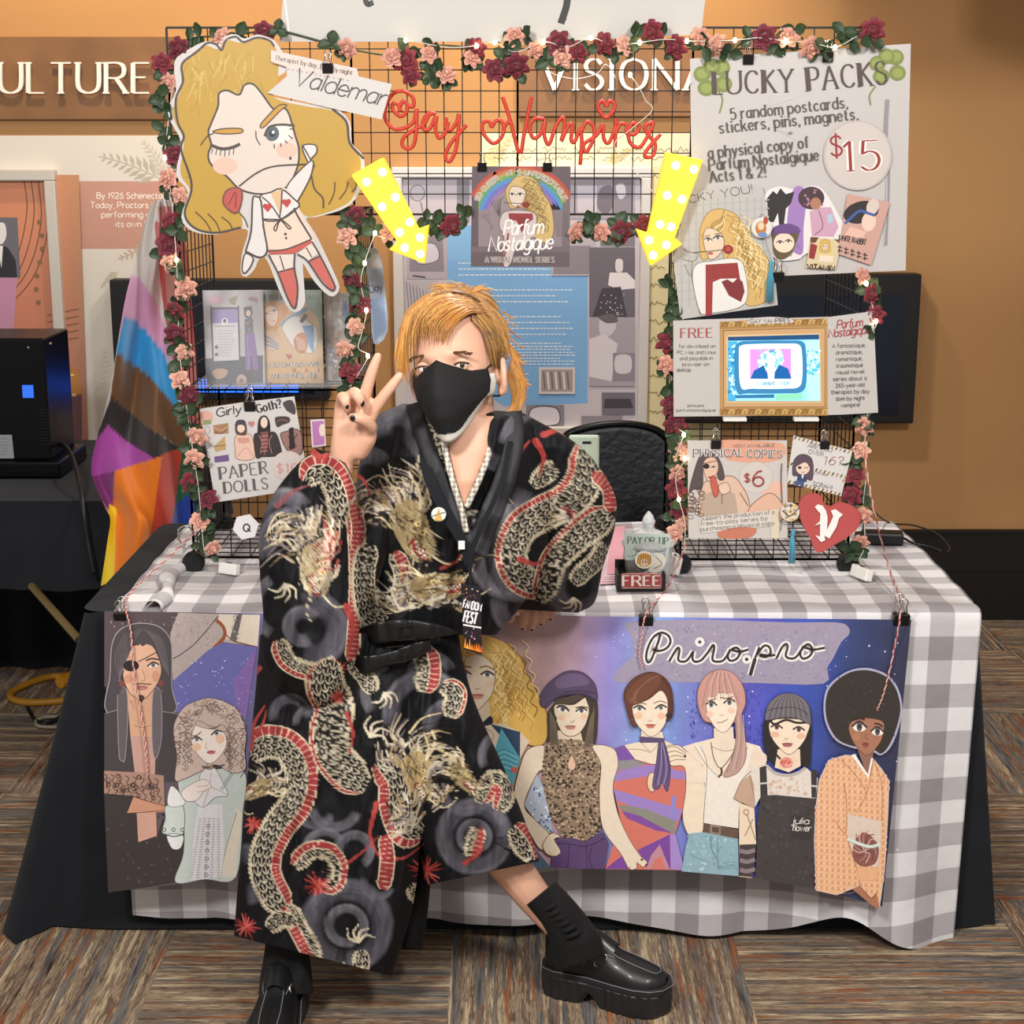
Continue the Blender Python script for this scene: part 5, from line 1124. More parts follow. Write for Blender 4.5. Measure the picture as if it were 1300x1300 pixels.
a.stroke('320,420 320,480', 4, '#8a6048'); a.stroke('430,410 480,490', 5, '#8a6048')
a.poly('180,560 640,515 660,610 190,660', '#d6cfc8'); a.poly('620,510 670,510 668,690 620,690', '#d8cdb4'); a.blob('300,650 420,620 530,632 480,686 320,688', '#c47a62')
for t, x0, y0, x1, y1 in (('Support the production of a', 190, 580, 640, 540), ('free-to-play series by', 190, 612, 600, 576), ('purchasing a physical copy', 190, 646, 640, 606)): a.text(t, x0, y0, x1, y1, 24, '#7d7470', 4)
a.text('NOW AVAILABLE', 390, 132, 640, 128, 18, '#9a8f88', 3); a.text('PHYSICAL', 145, 190, 448, 188, 46, '#efe9e4', 14, 'serif'); a.text('COPIES', 472, 192, 682, 196, 46, '#efe9e4', 14, 'serif'); a.text('PHYSICAL', 145, 190, 448, 188, 46, '#6d6462', 7, 'serif'); a.text('COPIES', 472, 192, 682, 196, 46, '#6d6462', 7, 'serif')
a.text('$', 458, 345, 488, 345, 52, '#a2393a', 7); a.text('6', 506, 368, 574, 368, 96, '#a2393a', 9); a.stroke('684,230 680,330 686,470', 7, '#6d6664'); a.stroke('684,560 676,640', 6, '#8a8482')
sign(a, 'poster_sign', 'square PHYSICAL COPIES $6 poster clipped to the right tower')
# -- over 16
a = Art(.266); a.frame(850, 540, 4.815); a.back('758,62 1118,155 1050,432 716,352', '#d4d1ce'); a.up()
for x0, y0, x1, y1 in ((758, 75, 1110, 168), (735, 235, 1090, 320), (722, 345, 1052, 425), (880, 290, 1075, 345)):
    n = int((x1-x0)/24); a.k += 1
    for i in range(n): t = i/n; x, y = x0+(x1-x0)*t, y0+(y1-y0)*t; a.poly([(x, y+9), (x+12, y-9), (x+22, y-7), (x+10, y+11)], '#a8883c' if i % 2 else '#5b5448', up=False)
a.poly('815,110 1085,180 1070,280 880,240', '#d4d1ce'); a.poly('890,285 1060,330 1040,390 870,360', '#d4d1ce')
a.text('ARE YOU', 842, 134, 990, 166, 26, '#6b6664', 4); a.text('OVER', 848, 172, 938, 190, 26, '#6b6664', 4); a.text('16?', 938, 240, 1055, 244, 52, '#8a4a46', 5, 'sans', .2); a.text('if not', 900, 300, 965, 312, 18, '#6b6664', 3); a.text('SCRAM!', 875, 368, 992, 392, 26, '#6b6664', 4)
a.blob('752,300 758,220 790,182 830,178 866,200 878,250 872,330 840,330 780,310', '#5d4a55', line='#3a2c34', lw=3); a.ell(815, 262, 42, 38, '#e6cdbb'); a.ell(795, 258, 11, 9, '#33272c'); a.stroke('822,262 836,256 846,264', 4, '#4a3a3a'); a.stroke('805,284 815,288 826,282', 3, '#8a4a46'); a.blob('772,250 785,205 830,195 862,225 860,262 830,225', '#5d4a55'); a.poly('785,302 835,302 838,345 775,345', '#38456a'); a.poly('805,302 822,302 812,330', '#e6e0dc'); a.poly('762,340 800,335 800,360 765,372', '#4a5a86'); a.poly('800,338 822,345 820,376 798,372', '#4a5a86')
sign(a, 'small_sign', 'small tilted sign with hazard stripes asking ARE YOU OVER 16')
# -- Girly or Goth paper dolls
a = Art(.30); a.frame(220, 480, 5.417); a.back('180,212 480,166 832,126 905,560 900,760 290,855', '#cbc8c6'); a.up()
a.text('Girly', 298, 268, 468, 240, 58, '#3c3636', 9, 'script', .12); a.text('or', 502, 232, 536, 228, 16, '#8a8482', 4); a.text('Goth?', 578, 240, 745, 200, 58, '#3c3636', 11, 'serif'); a.blob('755,170 810,150 840,200 835,250 790,230 770,210', '#4a4648')
a.blob('190,240 240,225 270,250 265,300 200,320', '#d8a89c'); a.poly('205,290 260,285 262,315 208,322', '#8a9a6a'); a.poly('275,325 378,308 380,380 280,385', '#a27c5c'); a.stroke('285,340 330,360 375,335', 7, '#c99a80'); a.stroke('285,370 330,380 370,350', 6, '#6d4a38'); a.poly('278,470 355,398 362,490 290,508', '#b89a6a'); a.stroke('278,470 362,460', 5, '#6d5a3a'); a.poly('282,540 380,525 384,570 285,580', '#6d5488')
for y in (345, 450, 545): a.ring(235, y+10, 18, 26, 4, '#9a9492', n=12); a.stroke([(225, y+40), (250, y+70)], 4, '#9a9492')
a.blob('422,420 440,390 500,385 540,400 560,545 440,556 425,480', '#ddb8a6', line='#8a6a5a', lw=4); a.blob('432,380 428,320 460,290 500,310 505,380 480,395', '#5b4640'); a.ell(466, 345, 26, 30, '#e3c9b6'); a.blob('425,330 440,290 490,290 500,325 460,320', '#4a4152'); a.poly('440,410 520,410 530,440 480,450 445,440', '#c9958a'); a.stroke('440,540 500,480 555,540', 5, '#c08a86')
a.blob('555,400 590,375 660,370 710,385 745,510 705,535 615,540 570,542', '#3a3234', line='#241e20', lw=4); a.blob('580,360 590,280 630,255 660,290 668,360 655,400 590,400', '#2c2628'); a.ell(625, 305, 24, 38, '#e0cbbb'); a.poly('600,370 655,365 650,470 625,540 612,450', '#7d4a4a')
for i in range(5): a.stroke([(612-i*2, 400+i*26), (650, 396+i*26)], 4, '#c9958a', sm=0)
a.stroke('590,390 610,440 600,520', 5, '#b07a76'); a.stroke('680,390 660,440 680,520', 5, '#b07a76')
a.blob('700,275 740,262 795,268 800,300 750,320 715,335', '#4a3c3e'); a.stroke('710,300 750,285 790,295', 5, '#8a6a62'); a.blob('738,390 780,365 850,350 885,395 880,520 790,500', '#96706a', line='#33282a', lw=5); a.poly('795,345 825,335 840,480 800,495', '#2f2628'); a.stroke('790,400 850,470', 6, '#2f2628'); a.stroke('855,380 795,480', 6, '#2f2628')
a.ell(530, 310, 14, 14, '#c07a7c'); a.ell(548, 308, 12, 13, '#c07a7c'); a.poly('517,316 560,312 540,336', '#c07a7c')
a.ell(790, 600, 112, 100, '#cfc5c1'); a.text('$10', 715, 652, 860, 646, 62, '#c98a90', 8, 'inline')
a.text('PAPER', 322, 694, 650, 650, 82, '#5d5958', 7, 'inline'); a.text('DOLLS', 352, 790, 652, 758, 76, '#5d5958', 7, 'inline')
sign(a, 'poster_sign', 'white Girly or Goth PAPER DOLLS sign clipped to the left tower')
# -- the square poster in the middle
a = Art(.283); a.frame(590, 190, 8.125); a.back('76,172 1092,172 1080,1210 62,1206', '#5d5156'); a.up()
for i in range(40):
    t = i/39; a.k += 0
    a.poly([(75-14*t/1, 400+t*800), (1090-12*t, 400+t*800), (1090, 422+t*800), (75, 422+t*800)] if False else [(72, 480+t*560), (1084, 480+t*560), (1083, 498+t*560), (71, 498+t*560)], ['#7d7276', '#857a7d', '#7a6e73'][i % 3] if t < .75 else '#6a5d64', up=False)
for k_, (c, r) in enumerate((('#a8473d', 545), ('#b46a44', 512), ('#a39a52', 482), ('#5f9a58', 452), ('#4f86b8', 418), ('#6a68b0', 380), ('#8b6a9c', 344), ('#8b7f84', 312))):
    P = [(580+r*1.05*math.cos(g), 700-r*math.sin(g)) for g in [PI*.04+PI*.92*i/40 for i in range(41)]]
    P = [(min(max(x, 72), 1088), max(y, 174)) for x, y in P]; a.poly(P+[(1000, 640), (150, 640)], c)
a.poly('72,620 1084,620 1080,1000 68,1000', '#85797d'); a.poly('72,480 140,480 140,1000 68,1000', '#5a4f55'); a.poly('1010,560 1084,500 1080,1000 1000,1000', '#6d6268')
for i in range(14): a.stroke([(150+i*12, 680+i*8), (260, 660+i*14)], 3, '#5a5055', sm=0, up=False); a.stroke([(900+i*12, 560+i*8), (950+i*9, 900)], 3, '#5a5055', sm=0, up=False)
a.up(); a.blob('420,430 470,340 540,270 640,265 730,310 800,430 880,560 915,720 910,880 830,960 720,900 690,700 600,600 470,600', '#c0a56a', line='#6d5830', lw=7); a.k += 1
for i in range(36): x = rnd.uniform(600, 760); y = rnd.uniform(290, 480); wave(a, x, y, x+rnd.uniform(20, 150), min(930, y+rnd.uniform(280, 420)), 22, 4, rnd.choice(['#8a7038', '#dcc890', '#a88c4e', '#6d5830']), 8)
a.blob('455,450 490,380 580,390 625,430 610,520 560,590 500,585 470,530', '#cdbdb0', line='#5d4a38', lw=6); eye(a, 488, 462, 60, '#5a5450', 6); eye(a, 570, 462, 66, '#5a5450', -6); a.stroke('410,548 600,556', 7, '#4a4a38'); a.ell(632, 568, 42, 32, '#7d2a26'); a.ell(550, 585, 16, 10, '#8a3a34')
a.blob('370,700 420,640 560,625 720,655 740,760 700,900 540,1000 470,1180 400,1185 405,900 360,800', '#bdb2b0', line='#5a4f52', lw=6); a.poly('450,655 700,658 705,720 640,760 460,720', '#8a2f30'); a.poly('520,700 660,700 590,860', '#7d2c2e'); a.poly('440,860 460,860 440,1000 395,1205 385,1205 420,980', '#8a3c38')
for g in range(5): a.stroke([(360, 690), (300+g*18, 600-g*16), (270+g*32, 530-g*10)], 6, '#5a4f52')
a.text('Parfum', 400, 880, 800, 866, 150, '#e6e2de', 17, 'script', .22); a.text('Nostalgique', 245, 1050, 900, 1020, 150, '#e6e2de', 17, 'script', .22)
a.text('A VISUAL NOVEL SERIES', 212, 1162, 922, 1164, 58, '#cfc6c0', 15, 'serif'); a.text('A VISUAL NOVEL SERIES', 212, 1162, 922, 1164, 58, '#4a3f42', 5.5, 'serif')
T = "SO QUEER, IT'S UNFORGETTABLE"; n = len(T)
for i, ch in enumerate(T):
    if ch == ' ': continue
    g = math.radians(154-128*i/(n-1)); r = 455; x, y = 580+r*1.04*math.cos(g), 715-r*math.sin(g); tx, ty = math.sin(g), math.cos(g)
    w_ = 12 if ch in "I,'" else 20
    for wd, c in ((17, '#e3ddd2'), (6.5, '#4a3a38')): a.text(ch, x-tx*w_, y-ty*w_, x+tx*w_, y+ty*w_, 50, c, wd, 'sans')
sign(a, 'poster_sign', 'square dark rainbow poster lettered Parfum Nostalgique in the middle of the grid')
# -- Valdemar name strip
a = Art(.252); a.frame(210, 30, 4.483); a.back('600,150 1090,255 1100,300 1290,345 1230,545 960,485 580,395 690,300 690,250 600,215', '#c9c5c2'); a.up()
a.poly('602,152 1090,262 1080,305 690,250 602,212', '#d2c6bf'); a.text('Therapist by day, Dom by night', 622, 205, 1062, 292, 26, '#6d5a54', 3.6, 'serif'); a.stroke('612,222 690,246', 4, '#b98a78', sm=0)
for i in range(14): a.ell(700+i*26, 258+i*5, 4, 4, '#b9867c', n=8)
a.text('Valdemar', 722, 345, 1240, 470, 100, '#4a4342', 7, 'script', .2)
sign(a, 'name_strip', 'torn white name strip reading Valdemar over the blonde cut-out', 'sign')
# -- blonde cut-out figure
a = Art(.258); a.frame(210, 30, 4.483)
HO = pp('60,200 110,160 200,110 260,100 300,118 335,75 400,60 450,85 520,62 590,80 640,120 700,250 600,330 570,400 800,455 960,480 1050,560 1060,680 1130,760 1120,900 1080,1000 1000,1060 860,1100 800,1110 850,1190 905,1300 965,1430 990,1500 968,1545 925,1545 850,1470 800,1390 782,1370 790,1500 795,1580 770,1628 730,1640 690,1600 640,1500 590,1370 560,1330 530,1345 505,1400 460,1440 430,1420 430,1360 440,1290 470,1180 400,1170 290,1200 150,1180 90,1100 130,960 60,860 90,680 30,560 15,480 60,380 50,260')
a.back(cr(HO, 3, True), '#c8c4c2'); a.up()
a.blob('90,250 130,190 220,125 300,145 345,95 440,110 520,85 600,100 640,180 640,320 620,420 800,470 950,495 1035,570 1045,680 1110,770 1100,890 1060,1000 985,1050 870,1090 790,1090 720,980 700,940 430,960 440,1150 380,1170 280,1190 170,1170 110,1100 145,960 85,850 105,670 55,560 45,480 90,370', '#b8943e', n=4)
a.k += 1
for i in range(60): x, y = rnd.uniform(120, 560), rnd.uniform(150, 420); a.stroke([(x, y), (x+rnd.uniform(-60, 60), y+rnd.uniform(40, 110))], 7, rnd.choice(['#c4a24e', '#ae8a36', '#c9ac5c']), sm=0, up=False)
GS = '#4d4240'
a.stroke('180,160 240,110 290,120 320,150 345,95 400,75 445,105 520,80 590,95 620,130', 13, GS); a.stroke('180,160 95,230 100,330 60,430 70,560 105,640 90,720 150,920 110,1080 170,1165 290,1190 430,1160', 13, GS); a.stroke('950,485 1030,560 1050,680 1130,770', 14, GS)
for x0, y0, x1, y1 in ((170, 1070, 260, 1180), (240, 1080, 310, 1180), (320, 1100, 380, 1165), (405, 1060, 470, 1160), (930, 1030, 965, 900), (990, 1000, 1040, 900), (1060, 960, 1085, 900)): a.stroke([(x0, y0), ((x0+x1)/2+12, (y0+y1)/2), (x1, y1)], 8, '#5d4a2c')
a.blob('300,470 305,400 350,380 420,405 450,350 500,345 550,400 620,490 690,490 740,640 760,720 750,820 690,930 560,970 430,945 350,870 260,800 245,740 262,690 245,620 260,570', '#d5c8be', line=GS, lw=11)
a.ell(340, 810, 70, 50, '#dcb8a8'); a.ell(690, 720, 60, 46, '#dcb8a8'); a.blob('545,570 640,470 690,465 650,500 560,590', '#c09038', line=GS, lw=7); a.blob('270,615 330,598 430,598 430,622 330,628', '#c09038', line=GS, lw=7)
a.stroke('255,690 320,712 380,705 425,685', 18, GS)
for i in range(6): a.stroke([(270+i*24, 705+abs(i-3)*2), (262+i*25, 740+(3-abs(i-3))*6)], 5, GS, sm=0)
a.ell(650, 625, 72, 58, '#e2dbd6'); a.ell(608, 625, 40, 44, '#566066'); a.ell(608, 625, 18, 20, '#2c3032'); a.ell(614, 618, 9, 9, '#dfe6e8'); a.stroke('565,640 590,590 650,575 735,580', 13, GS)
for x, y, u, v in ((620, 685, 620, 710), (655, 680, 660, 702), (680, 665, 695, 680), (700, 635, 725, 655), (705, 600, 735, 600)): a.stroke([(x, y), (u, v)], 6, GS, sm=0)
a.stroke('515,610 518,650 540,692', 6, GS); a.ell(712, 766, 7, 10, GS); a.stroke('200,692 240,640 275,625', 6, GS); a.stroke('420,925 520,850 620,812 800,800', 9, GS)
a.blob('820,800 780,700 850,690 862,730 830,770', '#d6d2d0', line=GS, lw=8); a.stroke('780,690 850,815', 8, GS); a.blob('690,930 830,780 830,860 770,980 740,1010', '#d6d2d0', line=GS, lw=8)
a.blob('330,1020 350,950 420,935 438,980 420,1060 385,1075', '#b5544e', line='#6d4a44', lw=9); a.stroke('360,1030 400,960 400,1050', 6, '#7d3530')
a.stroke('830,860 850,940 895,990 900,1050', 8, GS)
a.blob('500,990 545,975 680,935 740,1010 800,1130 850,1240 720,1300 580,1290 555,1200', '#dcc9b8', n=3); a.blob('540,980 600,960 660,940 735,1000 760,1040 660,1115 555,1115 550,1040', '#d8d4d2', n=3, line=GS, lw=9)
a.poly('600,965 670,940 655,1090', '#d3b18a'); a.stroke('550,985 600,1030 655,1110', 8, GS); a.stroke('665,945 660,1040 658,1110 745,1050', 8, GS); a.stroke('555,1112 650,1115', 8, GS)
a.stroke('655,1110 620,1160 630,1178 655,1120 700,1165 712,1158 660,1112', 8, GS)
for cx, cy in ((582, 1045), (690, 1020)): a.ell(cx-12, cy-6, 15, 15, '#b5443f'); a.ell(cx+12, cy-8, 14, 15, '#b5443f'); a.poly([(cx-26, cy), (cx+26, cy-4), (cx+2, cy+28)], '#b5443f')
a.ell(684, 1197, 8, 8, GS); a.ell(688, 1220, 7, 7, GS)
a.blob('498,1000 520,985 545,1010 560,1160 580,1290 540,1330 470,1300 460,1290 490,1180', '#d6d2d0', line=GS, lw=10, n=3); a.blob('455,1310 500,1335 480,1390 450,1420 438,1390', '#d6d2d0', line=GS, lw=8)
a.frame(230, 260, 4.815)
a.stroke('690,20 720,80 800,210', 11, GS); a.stroke('500,120 530,270', 9, GS); a.poly('530,280 640,275 795,215 800,232 690,300 545,305', '#bf5a50'); a.stroke('530,280 640,272 795,212', 9, GS); a.stroke('545,305 690,300', 8, GS)
a.poly('545,305 695,300 690,385 590,410', '#d8ccc2'); a.poly('715,300 800,232 845,295 775,345', '#d8ccc2'); a.poly('595,412 692,385 715,560 700,620 670,620 630,510', '#c0645c'); a.poly('778,345 848,315 940,490 938,520 905,510 830,420', '#c0645c')
a.stroke('535,305 590,410 640,540 680,622 702,618 712,500 692,385 695,300', 10, GS); a.stroke('712,300 775,345 860,470 920,522 940,510 930,470 850,310 800,225', 10, GS); a.stroke('590,412 692,385', 9, GS); a.stroke('775,348 850,312', 9, GS); a.stroke('605,310 630,395', 7, GS); a.stroke('765,260 800,320', 7, GS)
sign(a, 'cutout_figure', 'big blonde cartoon cut-out with red stockings hanging at the top left', 'cut-out figure', None) if False else None
a.frame(); tag(a.build('cutout_figure', M['paper'], col=True), 'big blonde cartoon cut-out with red stockings hanging at the top left', 'cut-out figure')
# -- white banner sheet along the top
a = Art(.288); a.back('362,-40 355,53 470,53 700,53 890,44 900,-40', '#bcb9b5', .002); a.up()
a.stroke('718,-30 720,2 712,30', 9, '#262221'); a.stroke('722,0 716,26', 5, '#262221'); a.stroke('462,-10 466,5 474,3', 7, '#262221'); a.stroke('520,-30 526,-8 540,-12', 6, '#262221'); a.stroke('600,-36 606,-14 625,-20', 7, '#262221')
a.stroke('358,-30 368,50', 2, '#dedbd8', sm=0); a.stroke('545,-20 640,-16 700,-20', 2, '#b9b5b2')
tag(a.build('top_sheet', M['paper'], col=True), 'wide white sheet with black lettering standing above the wire grid', 'sign')
# -- sheets standing inside the left tower
def stand_sheet(y, corners, label, draw, col='#b5afb2'):
    a = Art(y); a.frame(230, 260, 4.815); c = pp(corners); base = c; zmin = min(a.P(*q)[2] for q in c)
    a.back(c, col); a.up(); draw(a); a.frame()
    root = empty('acrylic_display', (a.P(230, 400)[0], y, zmin), label, 'display stand', 'acrylic displays on the left tower shelf')
    a.build('print', M['paper'], root, col=True)
    p = [_P(a, 230+q[0]/4.815, 260+q[1]/4.815) for q in c]
    x0 = min(q[0] for q in p); x1 = max(q[0] for q in p); z1 = max(q[2] for q in p)
    MB().box(((x0+x1)/2, y-.006, (zmin+z1)/2), (x1-x0, .003, z1-zmin)).build('clear_front', M['clear'], root)
    MB().box(((x0+x1)/2, y+.02, zmin-.004), (x1-x0+.004, .06, .005)).build('foot_plate', M['clear'], root)
def d1(a):
    a.poly('140,940 500,920 500,1090 160,1095', '#333348'); a.blob('165,590 180,560 235,558 250,595 215,605', '#c9a0a8'); a.poly('290,575 348,550 330,615 300,605', '#8f7a5c'); a.poly('405,580 425,560 465,565 470,600', '#9c7278')
    a.blob('178,640 195,628 340,626 354,640 362,950 350,966 205,966 192,955', '#2f2c42', n=2); a.poly('190,640 344,638 354,948 200,956', '#cfcbd0'); a.poly('190,640 344,638 346,720 192,725', '#8d7cb4'); a.ell(266, 712, 20, 20, '#e8e4e6'); a.ell(266, 710, 10, 13, '#3a3438'); a.lines(205, 742, 130, 1, 9, '#3f3b40', 5, .05)
    for i in range(10): a.lines(212 if i > 4 else 225, 770+i*17, 110, 1, 9, '#8a868c', 3, .3)
    for y in (870, 915): a.ell(216, y, 10, 10, '#3a3438')
    a.ell(410, 660, 26, 34, '#33282c'); a.ell(412, 662, 15, 20, '#dcc0ae'); a.poly('385,625 432,620 430,640 382,645', '#2c2628'); a.poly('388,700 435,690 445,790 390,790', '#57525c'); dots(a, 390, 700, 440, 785, 50, 5, ['#8d8892', '#2f2b33'], rnd); a.poly('388,788 448,785 475,1000 440,1012 425,880 428,1012 396,1010', '#7c5598'); a.stroke('405,800 415,1000', 4, '#a685bc'); a.poly('400,1012 430,1012 440,1085 405,1090', '#2d2626'); a.poly('436,1010 470,1005 478,1050 440,1052', '#4a3436')
    a.blob('190,1020 230,1000 285,1010 270,1050 220,1065', '#b88f78'); a.blob('340,1060 370,1035 400,1060 390,1110 345,1115', '#bd9a9a'); a.ell(368, 1075, 14, 14, '#7d5a60')
stand_sheet(.42, '132,525 500,520 512,1100 160,1108', 'acrylic stand with a phone screenshot and a doll in purple trousers', d1)
def d2(a):
    a.poly('470,520 855,520 865,600 480,600', '#8f9a8a'); a.poly('760,525 855,525 868,900 840,700 770,620', '#8fa69a'); a.blob('500,640 520,600 600,590 650,640 620,720 560,780 500,740', '#c98a4a'); a.blob('505,650 540,615 590,640 590,700 570,740 530,730', '#e2c4ac', line='#9a5a34', lw=4); eye(a, 520, 668, 30, '#7a6a50', -8); eye(a, 570, 648, 32, '#7a6a50', -12); a.stroke('560,712 575,706', 5, '#a8554c')
    a.blob('610,740 650,690 760,630 770,645 690,700 640,760 650,800 690,820', '#6f9ac0'); a.blob('620,740 700,680 830,760 810,900 700,880 640,800', '#d9d2cc', line='#8a7a70', lw=3); a.poly('740,740 810,735 812,910 790,880', '#5f8cb8'); a.poly('722,712 755,665 775,680 742,725', '#3a3030'); a.blob('690,850 700,800 750,780 775,830 760,900 715,900', '#b5703c'); 
    for i in range(8): a.stroke([(700+i*8, 800+i*4), (720+i*6, 890)], 3, '#e2c4ac', sm=0)
    a.poly('505,780 560,760 600,830 590,880 520,890', '#d9b49a'); [a.stroke([(515, 800+i*26), (560, 830+i*18), (595, 850+i*16)], 8, '#5f8cb8') for i in range(3)]
    a.blob('650,930 640,915 655,912 662,920 672,912 678,925 660,945', '#a8443c'); a.poly('515,960 860,940 862,1090 522,1092', '#cfa46a')
    for i in range(7): a.poly([(680+i*26, 1000+(i % 3)*20), (705+i*24, 1000+(i % 3)*20), (702+i*24, 1025+(i % 3)*20), (682+i*25, 1025+(i % 3)*20)], '#a86a34')
    a.text('ELYSIUM', 492, 582, 640, 578, 30, '#4d4a44', 5, 'serif'); a.text('DOLLS', 740, 580, 845, 578, 28, '#6d6a5c', 4, 'serif'); a.text('CUSTOM USB GAME', 525, 996, 855, 984, 28, '#e6dccb', 10, 'serif'); a.text('CUSTOM USB GAME', 525, 996, 855, 984, 28, '#5d5248', 4.5, 'serif'); a.text('AND BONUS ZINE', 548, 1060, 840, 1054, 28, '#e6dccb', 10, 'serif'); a.text('AND BONUS ZINE', 548, 1060, 840, 1054, 28, '#5d5248', 4.5, 'serif')
stand_sheet(.44, '486,522 858,520 872,1090 520,1094', 'acrylic stand with the CUSTOM USB GAME cover of a golden haired face', d2, '#cfae86')
def d3(a):
    dots(a, 880, 540, 1040, 1090, 160, 22, ['#8a847c', '#a09a90', '#746e68', '#b5aea2', '#8c7c68'], rnd); a.poly('985,600 1010,580 1025,700 1000,790', '#4f6fa8'); dots(a, 930, 780, 1030, 960, 60, 16, ['#a8764a', '#c29468', '#8a5c3c'], rnd); dots(a, 900, 870, 950, 1000, 30, 10, ['#5c6a94', '#cfc8c0'], rnd)
    for i in range(5): a.stroke([(885+i*35, 545), (895+i*34, 1090)], 4, '#6a645e', sm=0)
stand_sheet(.47, '872,535 1040,545 1035,1095 890,1095', 'acrylic stand with a blurred grey painting behind the garland', d3, '#968f86')
# -- small loose pieces
def hexa(px, py, r, y, col, name, label, cat, extra=None, group=None, th=.002):
    a = Art(y); a.back([(px+r*math.cos(PI/6+g*PI/3+.3), py+r*math.sin(PI/6+g*PI/3+.3)) for g in range(6)], col, th); a.up()
    if extra: extra(a)
    a.frame(); return tag(a.build(name, M['paper'], col=True), label, cat, group)
hexa(312, 669, 17, .30, '#e3e2e4', 'hexagon_sticker', 'white hexagonal sticker with a tiny dark logo on the left tower', 'sticker', lambda a: (a.ring(313, 670, 4, 4.5, 2, '#3a3438'), a.stroke('314,671 318,675', 2, '#3a3438', sm=0)))
a = Art(.32); a.back('394,533 412,532 414,566 396,568', '#d8d0d8'); a.up(); a.poly('396,535 411,534 412,564 398,566', '#b77ab0'); a.ell(409, 546, 4, 8, '#e3d3c6')
tag(a.build('photo_card', M['paper'], col=True), 'small pink and violet card behind the raised hand', 'card')
a = Art(.40); a.back(cr(pp('464,322 470,315 478,316 484,330 488,360 492,420 474,436 470,380'), 3, True), '#b4c4dc', .002); a.up(); a.text('Day', 470, 372, 486, 368, 9, '#7d7488', 1.4, 'script'); a.text('Dream', 471, 390, 488, 386, 8, '#7d7488', 1.2, 'script'); a.poly('472,380 487,376 491,418 476,432', '#9db4d8'); a.poly('468,322 482,322 485,340 470,342', '#d6d6de')
tag(a.build('hanging_card', M['paper'], col=True), 'pale blue hanging card beside the garland, left of the person', 'card')
# -- red heart with a white letter
a = Art(.245); a.frame(850, 540, 4.815); HT = '792,510 800,460 850,420 905,422 935,440 938,465 980,500 1030,470 1085,480 1130,500 1168,540 1160,610 1120,660 1010,730 905,778 860,690 810,600'
HP = cr(pp(HT), 3, True); a.prism([a.P(*q) for q in HP], (0, .008, 0), col=lin('#b5504e')); a.up(); Hroot = a.build('heart_plaque', M['matte'], col=True)
b = Art(.245-.002); b.frame(850, 540, 4.815); b.STEP = 0; b.poly('888,500 905,482 935,490 955,520 965,560 960,640 985,590 1000,555 985,520 1015,512 1058,545 1035,565 1018,620 975,690 945,672 950,700 925,712 890,670 918,680 920,600 890,612 918,585 922,540', '#f1ece8')
b.frame(); tag(Hroot, 'red heart plaque with a white blackletter V on the right tower', 'plaque'); b.build('letter', mat('white_card', '#f1ece8', .6), Hroot, solid=.003)
# -- black clips
def clip(px, py, y, label, s=1.0, open_=True):
    c = at(px, py, y); w_ = .022*s; h = .016*s
    root = empty('binder_clip', c, label, 'binder clip', 'black binder clips')
    mb = MB(); V = [(c[0]+sx*w_/2, c[1]+yy, c[2]+zz) for sx in (-1, 1) for yy, zz in ((-.009*s, .004), (.009*s, .004), (.0015, -h), (-.0015, -h))]
    mb.add(V, [(0, 1, 2, 3), (7, 6, 5, 4), (0, 4, 5, 1), (1, 5, 6, 2), (2, 6, 7, 3), (3, 7, 4, 0)]); mb.build('spring', M['black_plastic'], root)
    for sgn in (-1, 1):
        P = [(c[0]-w_*.32, c[1]+sgn*.008*s, c[2]+.004), (c[0]-w_*.18, c[1]+sgn*.011*s, c[2]+.016*s), (c[0]-w_*.26, c[1]+sgn*.012*s, c[2]+.024*s), (c[0], c[1]+sgn*.013*s, c[2]+.029*s), (c[0]+w_*.26, c[1]+sgn*.012*s, c[2]+.024*s), (c[0]+w_*.18, c[1]+sgn*.011*s, c[2]+.016*s), (c[0]+w_*.32, c[1]+sgn*.008*s, c[2]+.004)]
        MB().tube(cr(P, 4), .0011*s, 5).build('handle', M['steel'], root, smooth=True)
    return root
for px, py, y, lab, s in ((950, 72, .28, 'black binder clip at the top left of the LUCKY PACKS poster', 1), (1051, 69, .28, 'black binder clip at the top right of the LUCKY PACKS poster', 1), (988, 348, .268, 'black binder clip under the LUCKY PACKS poster by the blue tassel', 1.1),
        (612, 209, .28, 'black binder clip at the top left of the rainbow poster', .9), (695, 209, .28, 'black binder clip at the top right of the rainbow poster', .9), (909, 561, .26, 'black binder clip holding the PHYSICAL COPIES poster', 1.0), (1047, 562, .264, 'black binder clip holding the over 16 sign', .9),
        (317, 512, .297, 'black binder clip holding the PAPER DOLLS sign', 1.1), (416, 83, .25, 'black binder clip holding the Valdemar strip', 1), (820, 784, -.03, 'black binder clip on the banner above its white lettering', 1.35), (1144, 782, -.03, 'black binder clip at the right end of the banner', 1.5), (153, 780, -.028, 'black binder clip at the left end of the banner', 1.2)):
    clip(px, py, y, lab, s)
